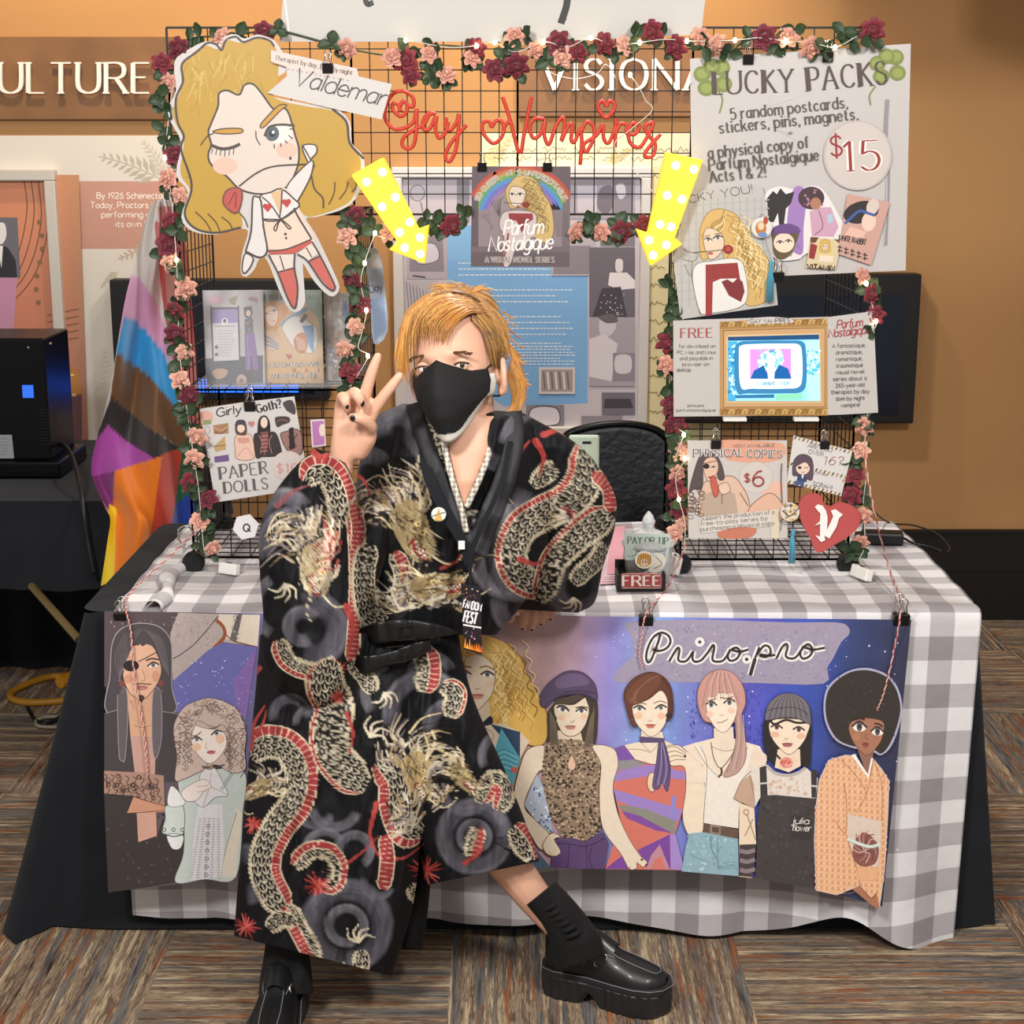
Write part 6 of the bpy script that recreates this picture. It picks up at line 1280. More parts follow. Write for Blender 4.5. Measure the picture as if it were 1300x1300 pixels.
# ------------------------------------------------------------------ red script lettering on the grid
redm = mat('red_plastic', '#c23a28', .45)
def script(name, strokes, label, dots_=()):
    mb = MB(); Pw = [[at(470+x/3.333, 90+y/3.333, .286) for x, y in cr(pp(t), 6)] for t in strokes]
    root = empty(name, Pw[0][0], label, 'lettering', 'red script words')
    for q in Pw: mb.tube(q, .0041, 8)
    mb.build('word', redm, root, smooth=True)
    for t in dots_: MB().tube([at(470+x/3.333, 90+y/3.333, .286) for x, y in cr(pp(t), 6)], .0041, 8).build('heart_dot', redm, root, smooth=True)
script('script_lettering', ['128,172 118,142 98,138 95,162 126,192 150,178 158,148 142,126 126,150', '158,148 182,150 180,112 142,86 98,96 66,148 66,208 102,245 150,240 184,214 196,160 196,235 186,308 160,330 136,314 142,282 190,246 226,228 250,186 276,180',
    '280,182 246,180 222,218 230,250 255,240 280,188 276,242 290,284 318,262 332,215', '322,196 318,235 340,250 366,216 376,182 372,262 360,340 335,384 318,358 340,308 380,260 408,228'], 'red script word Gay hung on the wire grid')
script('script_lettering', ['514,240 500,212 474,226 480,266 518,306 552,286 566,245 552,210 530,214 514,240', '560,110 590,200 632,350 652,262 682,110', '560,250 585,215 600,228', '738,204 696,202 675,240 690,284 720,268 740,212 736,268 756,312 786,232 816,196 822,240 808,298 840,230 857,232 850,288 864,300 890,240',
    '890,238 895,300 888,398', '890,262 916,216 945,236 945,286 914,344 904,310 958,272 984,228 988,285 1010,304 1040,230', '1040,202 1036,324', '1036,272 1056,226 1086,230 1084,262 1120,268 1138,236 1114,220 1092,252 1100,304 1136,324 1166,290 1198,220 1162,236 1176,270 1206,310 1196,358 1164,364 1170,336 1228,268'],
    'red script word Vampires hung on the wire grid', ['1000,152 985,128 965,140 968,166 998,198 1030,166 1033,138 1012,128 1000,152'])
# ------------------------------------------------------------------ lit arrow signs
arm = mat('lit_yellow_plastic', '#f2cf3a', .4, emit='#ffd030', est=.62); bulbm = mat('warm_lamp', '#fff6d8', .3, emit='#fff0bf', est=9)
def arrow(pts, bulbs, label, y=.225):
    P = [at(*q, y) for q in pts]; c = np.mean(P, 0)
    root = empty('arrow_light', tuple(c), label, 'arrow light', 'lit marquee arrows')
    MB().prism(P, (0, .045, 0)).build('housing', arm, root, bevel=.003)
    In = [tuple(np.array(c)*.12+np.array(p)*.88+np.array((0, -.0025, 0))) for p in P]
    for bx, by in bulbs: MB().ball(at(bx, by, y-.004), (.0085, .007, .0085), 14, 8).build('bulb', bulbm, root, smooth=True)
arrow(pp('445.4,222.5 486,199.6 531,291 544,286 539,335 493.4,317 504,307'), [(430+x/7.647, 180+y/7.647) for x, y in pp('270,390 425,295 420,630 550,540 590,880 690,780 640,1030 790,930 790,1090')], 'yellow lit arrow at the left, pointing down right towards the person')
arrow(pp('846,193 893,203 857,302 867,310 826,338 808,291 823,296'), pp('858,210 881,215 847,248 866,253 838,285 852,288 824,305 846,311 829,324'), 'yellow lit arrow at the right, pointing down left beside the big poster')
# ------------------------------------------------------------------ rose garlands
def rose_mesh(name, col, seed):
    r_ = random.Random(seed); mb = MB()
    mb.ball((0, 0, .003), (.006, .006, .009), 8, 6)
    for ring, (n, rad, h, lean) in enumerate(((3, .007, .014, .15), (4, .012, .014, .45), (5, .017, .012, .85), (6, .022, .008, 1.25))):
        for i in range(n):
            g0 = 2*PI*i/n+ring*.6+r_.uniform(-.15, .15); hw = PI/n*1.25
            def fn(u, v, g0=g0, hw=hw, rad=rad, h=h, lean=lean):
                a = g0+(u*2-1)*hw*(1-.35*v*v); edge = 1-.25*(2*u-1)**2*v
                rr = rad*(.45+.55*math.sin(v*PI/2))+.005*lean*v**3+.0015*math.sin(u*9+i)
                return rr*math.cos(a)*edge, rr*math.sin(a)*edge, -.004+h*v*edge-.006*lean*v**2.5
            mb.grid(fn, 5, 4)
    mb.lathe([(.001, -.012), (.008, -.006), (.012, 0), (.009, .004)], (0, 0, 0), 8)
    o = mb.build(name, mat(name+'_petals', col, .65, vary=.12, vscale=60, sheen=.2), smooth=True); me = o.data; bpy.data.objects.remove(o); return me
def leaf_mesh(seed):
    mb = MB(); r_ = random.Random(seed)
    for k in range(3):
        g = 2*PI*k/3+r_.uniform(-.5, .5); L = r_.uniform(.024, .034); wd = L*.42; dr = r_.uniform(-.3, .5)
        def fn(u, v):
            t = v; w_ = wd*math.sin(PI*min(1, t*.92+.06))**.8*(2*u-1)
            x, y, z = t*L, w_, .004*(2*u-1)**2+dr*L*t*t*.6+.002
            return x*math.cos(g)-y*math.sin(g), x*math.sin(g)+y*math.cos(g), z
        mb.grid(fn, 4, 6)
    o = mb.build('leaf_sprig', LEAFM, smooth=True); me = o.data; bpy.data.objects.remove(o); return me
LEAFM = mat('dark_leaf', '#33462e', .5, vary=.25, vscale=40)
MESH = {'P': [rose_mesh('pale_rose', '#d9a592', 1), rose_mesh('pale_rose', '#cf9684', 2)], 'B': [rose_mesh('burgundy_rose', '#6d1f30', 3), rose_mesh('burgundy_rose', '#7a2432', 4)], 'L': [leaf_mesh(5), leaf_mesh(6), leaf_mesh(7)]}
stemm = mat('garland_stem', '#3c4a2c', .6)
rg = random.Random(21)
def garland(items, y, label):
    I = [(t[0], *[float(q) for q in t[1:].split(',')]) for t in items.split()]
    path = [at(x, yy, y+.012) for _, x, yy in I]
    root = empty('rose_garland', path[0], label, 'garland', 'rose garlands on the wire stand')
    MB().tube(cr(path, 4) if len(path) > 2 else path, .0022, 5).build('stem', stemm, root, smooth=True)
    cnt = 0
    def put(kind, px, py, s, dy=0):
        me = rg.choice(MESH[kind]); o = bpy.data.objects.new({'P': 'rose', 'B': 'rose', 'L': 'leaf_sprig'}[kind], me); C.objects.link(o)
        o.location = Vector(at(px, py, y+dy)); o.rotation_euler = (PI/2+rg.uniform(-.5, .5), rg.uniform(-3, 3) if kind == 'L' else rg.uniform(-.4, .4), rg.uniform(-.6, .6)); o.scale = (s, s, s); setpar(o, root)
    for k, px, py in I:
        if k == 'L': put('L', px, py, rg.uniform(.85, 1.1), rg.uniform(-.006, .004))
        else:
            put(k, px, py, rg.uniform(.78, .98)*(1.12 if k == 'B' else 1), -.006); put('L', px+rg.uniform(-7, 7), py+rg.uniform(2, 9), rg.uniform(.7, .95), .008)
            cnt += 1
    return root
garland('L240,50 L255,47 P282,46 L303,44 B335,39 L353,38 L420,56 P440,62 P498,72 B514,76 L516,66 B521,95 L548,102 L555,92 P567,94 P545,68 L552,58 B604,62 P600,73 L590,78 B628,88 L640,72 L650,66 B656,84 P654,46 L668,44 P682,64 L695,78 B709,54 P713,73 L722,66 B735,66 L745,62 B766,56 L783,68 P795,57 L805,45 B827,41 L838,46 B857,60 P888,48 L895,60 P911,57 L925,66 L950,48 B971,46 L985,56 P1000,46 L1010,40 P1030,61 L1045,60 L1070,42 L1078,52 B1108,39 L1105,52', .272, 'long rose garland along the top edge of the wire grid')
garland('B226,62 B206,79 L208,92 P213,106 L205,122 L210,137 L207,165 L214,180 B222,196 L232,210 P212,226 L212,240 P228,250 L232,272 B219,281 L226,292 B214,311 L208,318 P217,334 L225,343 P236,366 L233,383 L225,386 B222,396 L220,407 B222,425 L226,437 P235,448 L228,458 P229,482 L228,492 B241,503 L235,515 L238,525 L243,545 P250,556 L240,566 P246,584 L247,597 B242,612 L249,622 B264,633 L262,644 P254,662 L262,676 L256,690 P271,697', .270, 'tall rose garland down the left edge of the left tower')
garland('P490,294 L474,288 B452,274 L442,284 L456,284 P440,300 L447,310 L455,320 L450,340 B446,358 L452,372 B456,387 L452,400 P452,415 L450,430 P438,446 L446,455 B445,470 L449,482 L446,496', .272, 'rose garland down the right edge of the left tower, beside the raised hand')
garland('L540,280 L553,284 L562,286 B574,288 L590,274', .285, 'short rose garland left of the rainbow poster')
garland('P733,295 L741,288 L750,281 P762,295 B790,295 L784,287 B820,288 L812,284', .285, 'short rose garland right of the rainbow poster')
garland('L852,363 L853,386 L857,402 L851,430 B848,436 P845,463 L850,494 B853,514 B858,541 L862,552 L857,570 P863,573 L856,588 P861,601 B858,623 L864,636 B862,646 P867,666 P857,678', .285, 'rose garland down the left edge of the right tower')
garland('P1097,351 L1103,365 B1109,374 B1112,400 L1098,420 L1096,533 P1096,542 P1093,571 L1088,585 L1080,582 B1085,603 B1081,629 L1094,630 L1079,643 P1096,656 P1092,690 L1084,700 L1080,694', .270, 'rose garland down the right edge of the right tower')
# ------------------------------------------------------------------ fairy lights
fl = mat('fairy_bulb', '#fff4d0', .3, emit='#ffe9b0', est=22); wirem = mat('pale_light_wire', '#cfc9be', .5)
def lights(pts, y, label, extra=()):
    P = [at(*q, y) for q in pp(pts)]
    root = empty('fairy_light_string', P[0], label, 'fairy lights', 'fairy light strings')
    MB().tube(cr(P, 6), .0011, 5).build('wire', wirem, root, smooth=True)
    for q in pp(pts)[::1]:
        if extra and q not in pp(extra): continue
        c = at(*q, y-.006); MB().ball(c, (.0042, .0042, .0055), 8, 6).build('bulb', fl, root, smooth=True)
lights('515,51 570,60 605,58 628,54 655,66 690,53 720,60 750,48 780,58 812,54 845,50 872,52 900,52 933,51 965,48 997,52 1030,54 1060,60 1088,46', .262, 'fairy lights woven through the top garland', '515,51 605,58 628,54 690,53 750,48 812,54 872,52 933,51 997,52 1060,60')
lights('476,296 468,318 463,334 458,360 465,394 460,420 455,442 467,452 452,480', .264, 'fairy lights down the garland beside the raised hand', '476,296 463,334 465,394 467,452')
lights('862,545 868,552 860,575 870,582 858,605 862,634 868,655 870,672 868,700', .268, 'fairy lights at the left edge of the right tower', '868,552 870,582 862,634')
lights('1100,360 1112,408 1108,420 1104,440 1102,520 1098,560 1100,600 1096,640 1098,690 1090,712', .266, 'fairy lights at the right edge of the right tower', '1100,360 1112,408')
lights('222,85 209,200 215,228 224,330 228,445 240,540 252,620 258,690 262,705', .264, 'fairy lights down the tall left garland', '209,200 224,330')
lights('782,100 776,88 768,82 760,92 748,97 732,100 716,98 700,92 690,80 700,70 712,64', .276, 'loose light wire looping behind the red lettering', '712,64')
lights('800,95 812,112 820,128 828,140 800,165 780,184 800,210 826,240 834,262 828,285', .276, 'light wire running slantwise to the right arrow', '800,95')
# battery packs
def pack(px, py, rot, label, z0=TZ+.006, size=(.018, .05, .026)):
    c = atz(px, py, z0+size[2]/2); root = empty('battery_pack', (c[0], c[1], z0), label, 'battery pack', 'white battery packs')
    R = Matrix.Rotation(math.radians(rot), 3, 'Z') @ Matrix.Rotation(math.radians(12), 3, 'Y')
    MB().box(c, size, rot=R).build('case', M['white_plastic'], root, bevel=.003)
    MB().box((c[0], c[1], c[2]+size[2]/2), (.006, .012, .004), rot=R).build('switch', M['black_plastic'], root)
pack(291, 722, 62, 'white battery pack at the foot of the left tower'); pack(1094, 727, 24, 'white battery pack at the right foot of the right tower', size=(.02, .06, .028)); pack(857, 716, 8, 'white battery pack at the left foot of the right tower', size=(.018, .05, .042))
# ------------------------------------------------------------------ twine from the stand to the banner
def twine(P, label, r=.0016):
    mb = MB(); Q = cr(P, 10)
    for ph, m in ((0, 0), (PI, 1)):
        S_ = []
        for i in range(len(Q)-1):
            for k in range(3):
                t = k/3; p = Vector(Q[i])*(1-t)+Vector(Q[i+1])*t; g = (i*3+k)*.9+ph; S_.append(p+Vector((math.cos(g)*r*.7, 0, math.sin(g)*r*.7)))
        mb.m = m; mb.tube(S_, r*.8, 5)
    tag(mb.build('twine', [TW1, TW2], smooth=True), label, 'string', 'red and white twine')
TW1, TW2 = mat('red_twine', '#b54a48', .8), mat('white_twine', '#d8c2ba', .8)
twine([at(247, 676, .27), at(205, 716, .13), atz(166, 752, TZ+.008), at(160, 772, -.028), at(166, 800, -.05), at(170, 850, -.065), at(180, 910, -.082), at(186, 960, -.095), at(187, 988, -.1)], 'red and white twine from the left tower over the banner corner')
twine([at(1097, 575, .25), at(1110, 650, .16), atz(1128, 720, TZ+.012), at(1143, 768, -.03), at(1134, 830, -.055), at(1122, 880, -.07), at(1113, 903, -.075)], 'red and white twine from the right tower to the banner')
twine([at(872, 690, .27), atz(848, 745, TZ+.008), at(822, 776, -.035), at(815, 805, -.05), at(812, 830, -.055), at(816, 848, -.06)], 'red and white twine tied to the clip above the banner lettering')
# ------------------------------------------------------------------ charms with tassels
tasm = mat('blue_tassel_thread', '#3f9fc0', .7, sheen=.4)
def tassel(px, y0, y1, y, root):
    a, b = at(px, y0, y), at(px-1, y1, y); L = a[2]-b[2]
    MB().lathe([(.001, 0), (.004, -.004), (.005, -.008), (.003, -.012), (.004, -.013)], a, 10).build('tassel_head', tasm, root, smooth=True)
    mb = MB()
    for i in range(26):
        g = rg.uniform(0, 2*PI); r0, r1 = rg.uniform(0, .003), rg.uniform(.002, .0085)
        mb.tube([(a[0]+r0*math.cos(g), a[1]+r0*math.sin(g), a[2]-.012), (a[0]+r1*math.cos(g), a[1]+r1*math.sin(g)*.6, a[2]-L*.5), (a[0]+r1*1.15*math.cos(g), a[1]+r1*math.sin(g)*.7, a[2]-L*rg.uniform(.94, 1))], .0009, 4)
    mb.build('tassel_fringe', tasm, root, smooth=True)
def charm(px, py, r, y, draw, label):
    root = empty('keychain_charm', at(px, py, y), label, 'keychain', 'charms with blue tassels')
    a = Art(y-.003); a.back([(px+r*math.cos(i*PI/10), py+r*math.sin(i*PI/10)) for i in range(20)], '#d8d3cc', .003); a.up(); draw(a); a.frame(); a.build('disc', M['paper'], root, col=True)
    MB().tube([(at(px, py-r, y)[0]+.004*math.cos(g), y, at(px, py-r, y)[2]+.003+.004*math.sin(g)) for g in [i*PI/5 for i in range(10)]], .0007, 5, closed=True).build('ring', M['steel'], root)
    return root
def dr1(a): dots(a, 996, 640, 1011, 660, 26, 2.2, ['#b08a3e', '#8a9aa6', '#d9b86a', '#7d5a2c'], rg); a.stroke('993,648 1003,655 1014,645', 1.6, '#5d5a52')
r1_ = charm(1003, 650, 12, .244, dr1, 'round gold and white charm with a blue tassel beside the red heart')
MB().bar(at(1004, 661, .244), at(1007, 674, .244), .0008).build('chain', M['steel'], r1_); tassel(1007, 672, 716, .244, r1_)
def dr2(a): a.ell(972, 280, 3, 5, '#a8442c'); a.ell(966, 290, 7, 9, '#b8763a'); a.ell(966, 287, 4, 5, '#e0c4a8'); a.ell(968, 298, 6, 3.5, '#6f8ab4')
r2_ = charm(967, 289, 13, .262, dr2, 'small figure charm with a long blue tassel at the edge of the LUCKY YOU sheet')
MB().bar(at(970, 301, .262), at(979, 331, .262), .0008).build('chain', M['steel'], r2_); tassel(979, 330, 384, .262, r2_)
# ------------------------------------------------------------------ things on the table
jx, jy, _ = atz(822, 738, TZ+.006); jz = TZ+.006
JARG = mat('sparkling_cut_glass', '#eef0f2', .08, trans=.55, ior=1.4, bump=.6, bscale=90)
root = empty('tip_jar', (jx, jy, jz), 'cut glass lidded tip jar with a PAY OR TIP card behind the FREE box', 'jar')
prof = [(.045, 0), (.050, .006), (.052, .03), (.054, .06), (.055, .082)]
mb = MB(); mb.lathe([(.001, 0)]+prof+[(.051, .082), (.048, .06), (.046, .03), (.044, .010), (.001, .008)], (jx, jy, jz), 36); mb.build('glass_body', JARG, root, smooth=True)
mb = MB(); mb.lathe([(.058, .084), (.060, .090), (.054, .097), (.036, .112), (.018, .120), (.010, .124), (.012, .128), (.015, .138), (.011, .150), (.002, .162)], (jx, jy, jz), 28); mb.build('lid', JARG, root)
a = Art(jy-.046); a.back('792,676 851,678 848,712 794,711', '#b9c6bc', .001); a.up(); a.text('PAY OR TIP', 797, 690, 848, 691, 8.5, '#5d6a64', 1.5, 'serif'); dots(a, 796, 694, 847, 710, 120, 1.2, ['#7fa8a0', '#d8e0e4', '#8a96b8', '#c8b8a0', '#5f8a84'], rg); a.frame(); a.build('price_card', M['paper'], root, col=True)
mb = MB()
for i in range(7): mb.box((jx+rg.uniform(-.02, .02), jy+rg.uniform(-.01, .02), jz+.016+i*.006), (.05, .03, .002), rot=Matrix.Rotation(rg.uniform(0, 3), 3, 'Z') @ Matrix.Rotation(rg.uniform(-.4, .4), 3, 'X'))
mb.build('banknotes', mat('green_banknote', '#8a9a80', .8, vary=.2, vscale=60), root)
a0, a1 = atz(783, 750, TZ+.006), atz(845, 750, TZ+.006); bx, by, bw = (a0[0]+a1[0])/2, a0[1], a1[0]-a0[0]; z0 = TZ+.006; hz = .036
root = empty('free_box', (bx, by, z0), 'small black open box lettered FREE at the table front', 'box')
mb = MB(); mb.box((bx, by+.002, z0+hz/2), (bw, .004, hz)); mb.box((bx, by+.075, z0+.026), (bw, .004, .052)); mb.box((bx-bw/2+.002, by+.038, z0+hz/2), (.004, .072, hz)); mb.box((bx+bw/2-.002, by+.038, z0+hz/2), (.004, .072, hz)); mb.box((bx, by+.038, z0+.002), (bw-.008, .072, .004)); mb.build('tray', mat('black_card', '#1b1817', .6), root)
a = Art(by-.0008); a.STEP = 2e-5; k_ = lambda s: [(783+float(p.split(',')[0]), 720+float(p.split(',')[1])) for p in s.split()]
a.blob(k_('6,11 9,8 30,7 53,8 57,11 57,23 54,26 30,27 9,26 6,23'), '#9c3a3c', n=3); a.stroke('790,728.5 839,728.5 839,746.5 790,746.5 790,728.5', .9, '#d8b8ac', sm=0); a.text('FREE', 791, 743.5, 838, 743.5, 12.5, '#e6d8cc', 2.6, 'serif'); a.frame(); a.build('front_label', M['paper'], root, col=True)
for i, (px, c, lab) in enumerate(((818, '#c9963e', 'round sticker with a golden haired face standing in the FREE box'), (834, '#dcd6c4', 'cream heart sticker standing behind the round one in the FREE box'))):
    a = Art(by+.012+i*.012); P = [(px+12*math.cos(g), 711+11*math.sin(g)) for g in [j*PI/10 for j in range(20)]] if i == 0 else cr(pp('820,708 826,698 834,702 841,704 846,712 838,726 824,726'), 3, True)
    a.back(P, '#e4e0d2', .002); a.up()
    if i == 0: a.ell(818, 711, 9, 9, c); a.ell(818, 714, 5, 5, '#e3c6ac'); [a.stroke([(811+j*3, 704), (809+j*3.4, 716)], 1, '#8a5f22', sm=0) for j in range(6)]; a.ell(816, 713, .9, .9, '#33272c'); a.ell(820, 713, .9, .9, '#33272c')
    else: a.stroke('832,706 840,716 830,722', 1.2, '#8a8474')
    a.frame(); tag(a.build('sticker', M['paper'], col=True), lab, 'sticker', 'stickers in the FREE box')
for i in range(5):
    x0, x1 = 762+i*2, 785+i*1.2; y0 = 742-i*3
    mb = MB(); P = [atz(x0, y0, TZ+.006+i*.002), atz(x1, y0-1, TZ+.006+i*.002), atz(x1+4, y0-62, TZ+.007+i*.002), atz(x0+6, y0-60, TZ+.007+i*.002)]
    mb.prism(P, (0, 0, .0014)); tag(mb.build('leaflet', mat('pink_print', ['#d8a8b4', '#c9b4cc', '#d3b0a4', '#cfc0d0', '#d69aa8'][i], .5), bevel=.0005), ['pale pink leaflet at the bottom of the fanned stack by the FREE box', 'lilac leaflet second from the bottom of the fanned stack', 'peach leaflet in the middle of the fanned stack', 'pale lilac leaflet second from the top of the fanned stack', 'pink leaflet on top of the fanned stack by the sleeve'][i], 'leaflet', 'leaflets fanned on the table')
# power adapter and its leads at the right back of the table
c0 = atz(1120, 682, TZ+.018)
root = empty('power_adapter', (c0[0], c0[1], TZ+.003), 'black power adapter lying behind the right tower', 'power adapter')
MB().box((c0[0], c0[1], TZ+.018), (.10, .05, .03), rot=Matrix.Rotation(-.15, 3, 'Z')).build('brick', M['black_plastic'], root, bevel=.005)
MB().box((c0[0]-.055, c0[1]+.01, TZ+.018), (.018, .03, .02)).build('strain_relief', M['black_plastic'], root, bevel=.003)
tag(MB().tube(cr([(c0[0]+.055, c0[1], TZ+.015), atz(1160, 690, TZ+.010), atz(1178, 694, TZ+.009), atz(1195, 700, TZ+.009)], 8), .0035).build('power_cable', M['black_plastic'], smooth=True), 'thick black lead leaving the power adapter to the right', 'cable')
tag(MB().tube(cr([at(1100, 640, .62), at(1112, 652, .70), at(1130, 664, .78), atz(1160, 667, TZ+.012), atz(1190, 678, TZ+.01), atz(1205, 694, TZ+.010), atz(1203, 700, TZ+.009)], 8), .0022).build('thin_cable', M['black_plastic'], smooth=True), 'thin black lead curving down from the right tower behind the adapter', 'cable')
tag(MB().tube(cr([atz(1080, 700, TZ+.006), atz(1100, 724, TZ+.005), atz(1120, 744, TZ+.005), atz(1142, 768, TZ+.006)], 8), .0012).build('thin_cable', wirem, smooth=True), 'thin pale wire lying over the gingham to the right clip', 'cable')
# round handle ring and hook at the left tower's side
tag(MB().tube(cr([at(248, 690, .30), at(236, 694, .30), at(227, 684, .30), at(228, 671, .30), at(238, 668, .30), at(246, 676, .30)], 8), .0022).build('wire_hook', M['steel'], smooth=True), 'bent silver wire ring at the lower left of the left tower', 'hook')
# ------------------------------------------------------------------ the person
skin = mat('skin', '#d9a88e', .5, bump=.06, bscale=220, vary=.05, vscale=18)
HC = Vector(at(580, 463, -.33))
HR = Matrix.Rotation(math.radians(-8), 3, 'Y') @ Matrix.Rotation(math.radians(-16), 3, 'Z') @ Matrix.Rotation(math.radians(-7), 3, 'X')
def hw(x, y, z): return HC+HR @ Vector((x, y, z))
def G(v, c, s): return math.exp(-((v-c)/s)**2)
def headpt(u, v, k=1.0):
    a = 2*PI*u; b = PI*(.002+.996*v)
    X, Y, Z = math.sin(a)*math.sin(b), -math.cos(a)*math.sin(b), math.cos(b)      # a = 0 is the face
    x, y, z = X*.074, Y*.096, Z*.117
    if z < 0:
        t = -z/.117; x *= 1-.30*t**1.6
        if y < 0: y *= 1+.03*t
        else: y *= 1-.55*t
    if z > 0: y *= 1+.04*(z/.117)
    if Y < 0:                                                                     # features
        f = min(1, -Y*1.6)
        y -= f*(.006*G(abs(x), .028, .02)*G(z, .022, .010)+.020*G(x, 0, .010)*G(z, -.036, .016)+.010*G(x, 0, .008)*G(z, -.012, .018)+.008*G(x, 0, .02)*G(z, -.066, .006)+.007*G(x, 0, .018)*G(z, -.078, .006)+.008*G(x, 0, .018)*G(z, -.102, .012)+.004*G(abs(x), .045, .014)*G(z, -.03, .014))
        y += f*(.0125*G(abs(x), .035, .015)*G(z, .0, .0115))
    return Vector((x*k, y*k, z*k))
body = MB()
body.grid(lambda u, v: HC+HR @ headpt(u, v), 96, 72, closeu=True)
for sx in (-1, 1):                                                                # ears
    P = []
    for i in range(13):
        t = i/12; g = -1.9+t*4.3; P.append(hw(sx*(.077+.012*math.sin(t*PI)), .014-.017*math.cos(g), -.030+.031*math.sin(g)))
    body.tube(P, [.004+.0025*math.sin(PI*i/12) for i in range(13)], 8)
    body.ball(hw(sx*.077, .014, -.030), (.007, .015, .025), 10, 8, rot=HR); body.ball(hw(sx*.077, .004, -.056), (.006, .008, .010), 8, 6, rot=HR)
def limb(pts, r, n=14):
    P = [Vector(at(*p)) for p in pts]; Q = cr(P, 5); R = np.interp(np.linspace(0, len(P)-1, len(Q)), range(len(P)), r)
    body.tube(Q, list(R), n); body.ball(Q[0], R[0], 10, 8); body.ball(Q[-1], R[-1], 10, 8)
nb_ = HC+HR @ Vector((0, .03, -.06))
P = [nb_, Vector(at(592, 545, -.31)), Vector(at(592, 585, -.30)), Vector(at(585, 630, -.27))]; Q = cr(P, 6); body.tube(Q, list(np.interp(np.linspace(0, 3, len(Q)), range(4), [.052, .054, .060, .085])), 20)
limb([(505, 800, -.17), (520, 750, -.20), (550, 690, -.23), (580, 625, -.25)], [.075, .100, .115, .10], 24)
limb([(490, 585, -.25), (585, 600, -.26), (695, 585, -.23)], [.055, .075, .055], 16)
limb([(468, 825, -.20), (405, 1010, -.36), (384, 1100, -.37), (366, 1212, -.36)], [.062, .058, .052, .036])
limb([(505, 825, -.19), (588, 1005, -.300), (660, 1116, -.310), (728, 1196, -.318)], [.062, .054, .0385, .027])
limb([(505, 590, -.22), (495, 680, -.235), (428, 722, -.40), (414, 655, -.445), (431, 590, -.475)], [.05, .045, .036, .033, .025])
limb([(697, 578, -.23), (738, 672, -.17), (700, 752, -.075)], [.05, .042, .028])
# chest in the neck opening
V = []; F = []; m_, n_ = 16, 24
Lc, Rc = cr(pp('561,536 566,575 576,615 586,648'), 6), cr(pp('628,536 621,575 604,615 590,648'), 6)
# raised hand, palm to the viewer
def finger(pts, r): limb(pts, r, 12)
W = (431, 590, -.475)
for k, r0 in (((472, 524, -.485), .013), ((461, 511, -.485), .0135), ((447, 508, -.484), .0135), ((433, 515, -.478), .012)):
    limb([W, ((W[0]+k[0])/2+1, (W[1]+k[1])/2, -.484), k], [.020, .0165, r0], 12)
finger([(456, 572, -.480), (466, 556, -.490), (467, 545, -.495)], [.018, .017, .014])
finger([(466, 548, -.495), (470, 541, -.508), (459, 532, -.527), (447, 530, -.532)], [.013, .0125, .0108, .008])
finger([(472, 524, -.485), (485, 506, -.490), (496.5, 491, -.493), (507, 477.5, -.492)], [.0118, .0105, .0096, .0078])
finger([(461, 511, -.485), (467, 489, -.490), (473, 470, -.492), (479.5, 453, -.491)], [.0118, .0108, .0098, .0080])
finger([(447, 508, -.486), (449.5, 499, -.513), (456, 505, -.526), (459.5, 516, -.520)], [.0118, .0112, .0100, .0082])
finger([(433, 515, -.480), (434.5, 504, -.504), (438.5, 510, -.516), (441, 520, -.511)], [.0105, .0100, .0090, .0074])
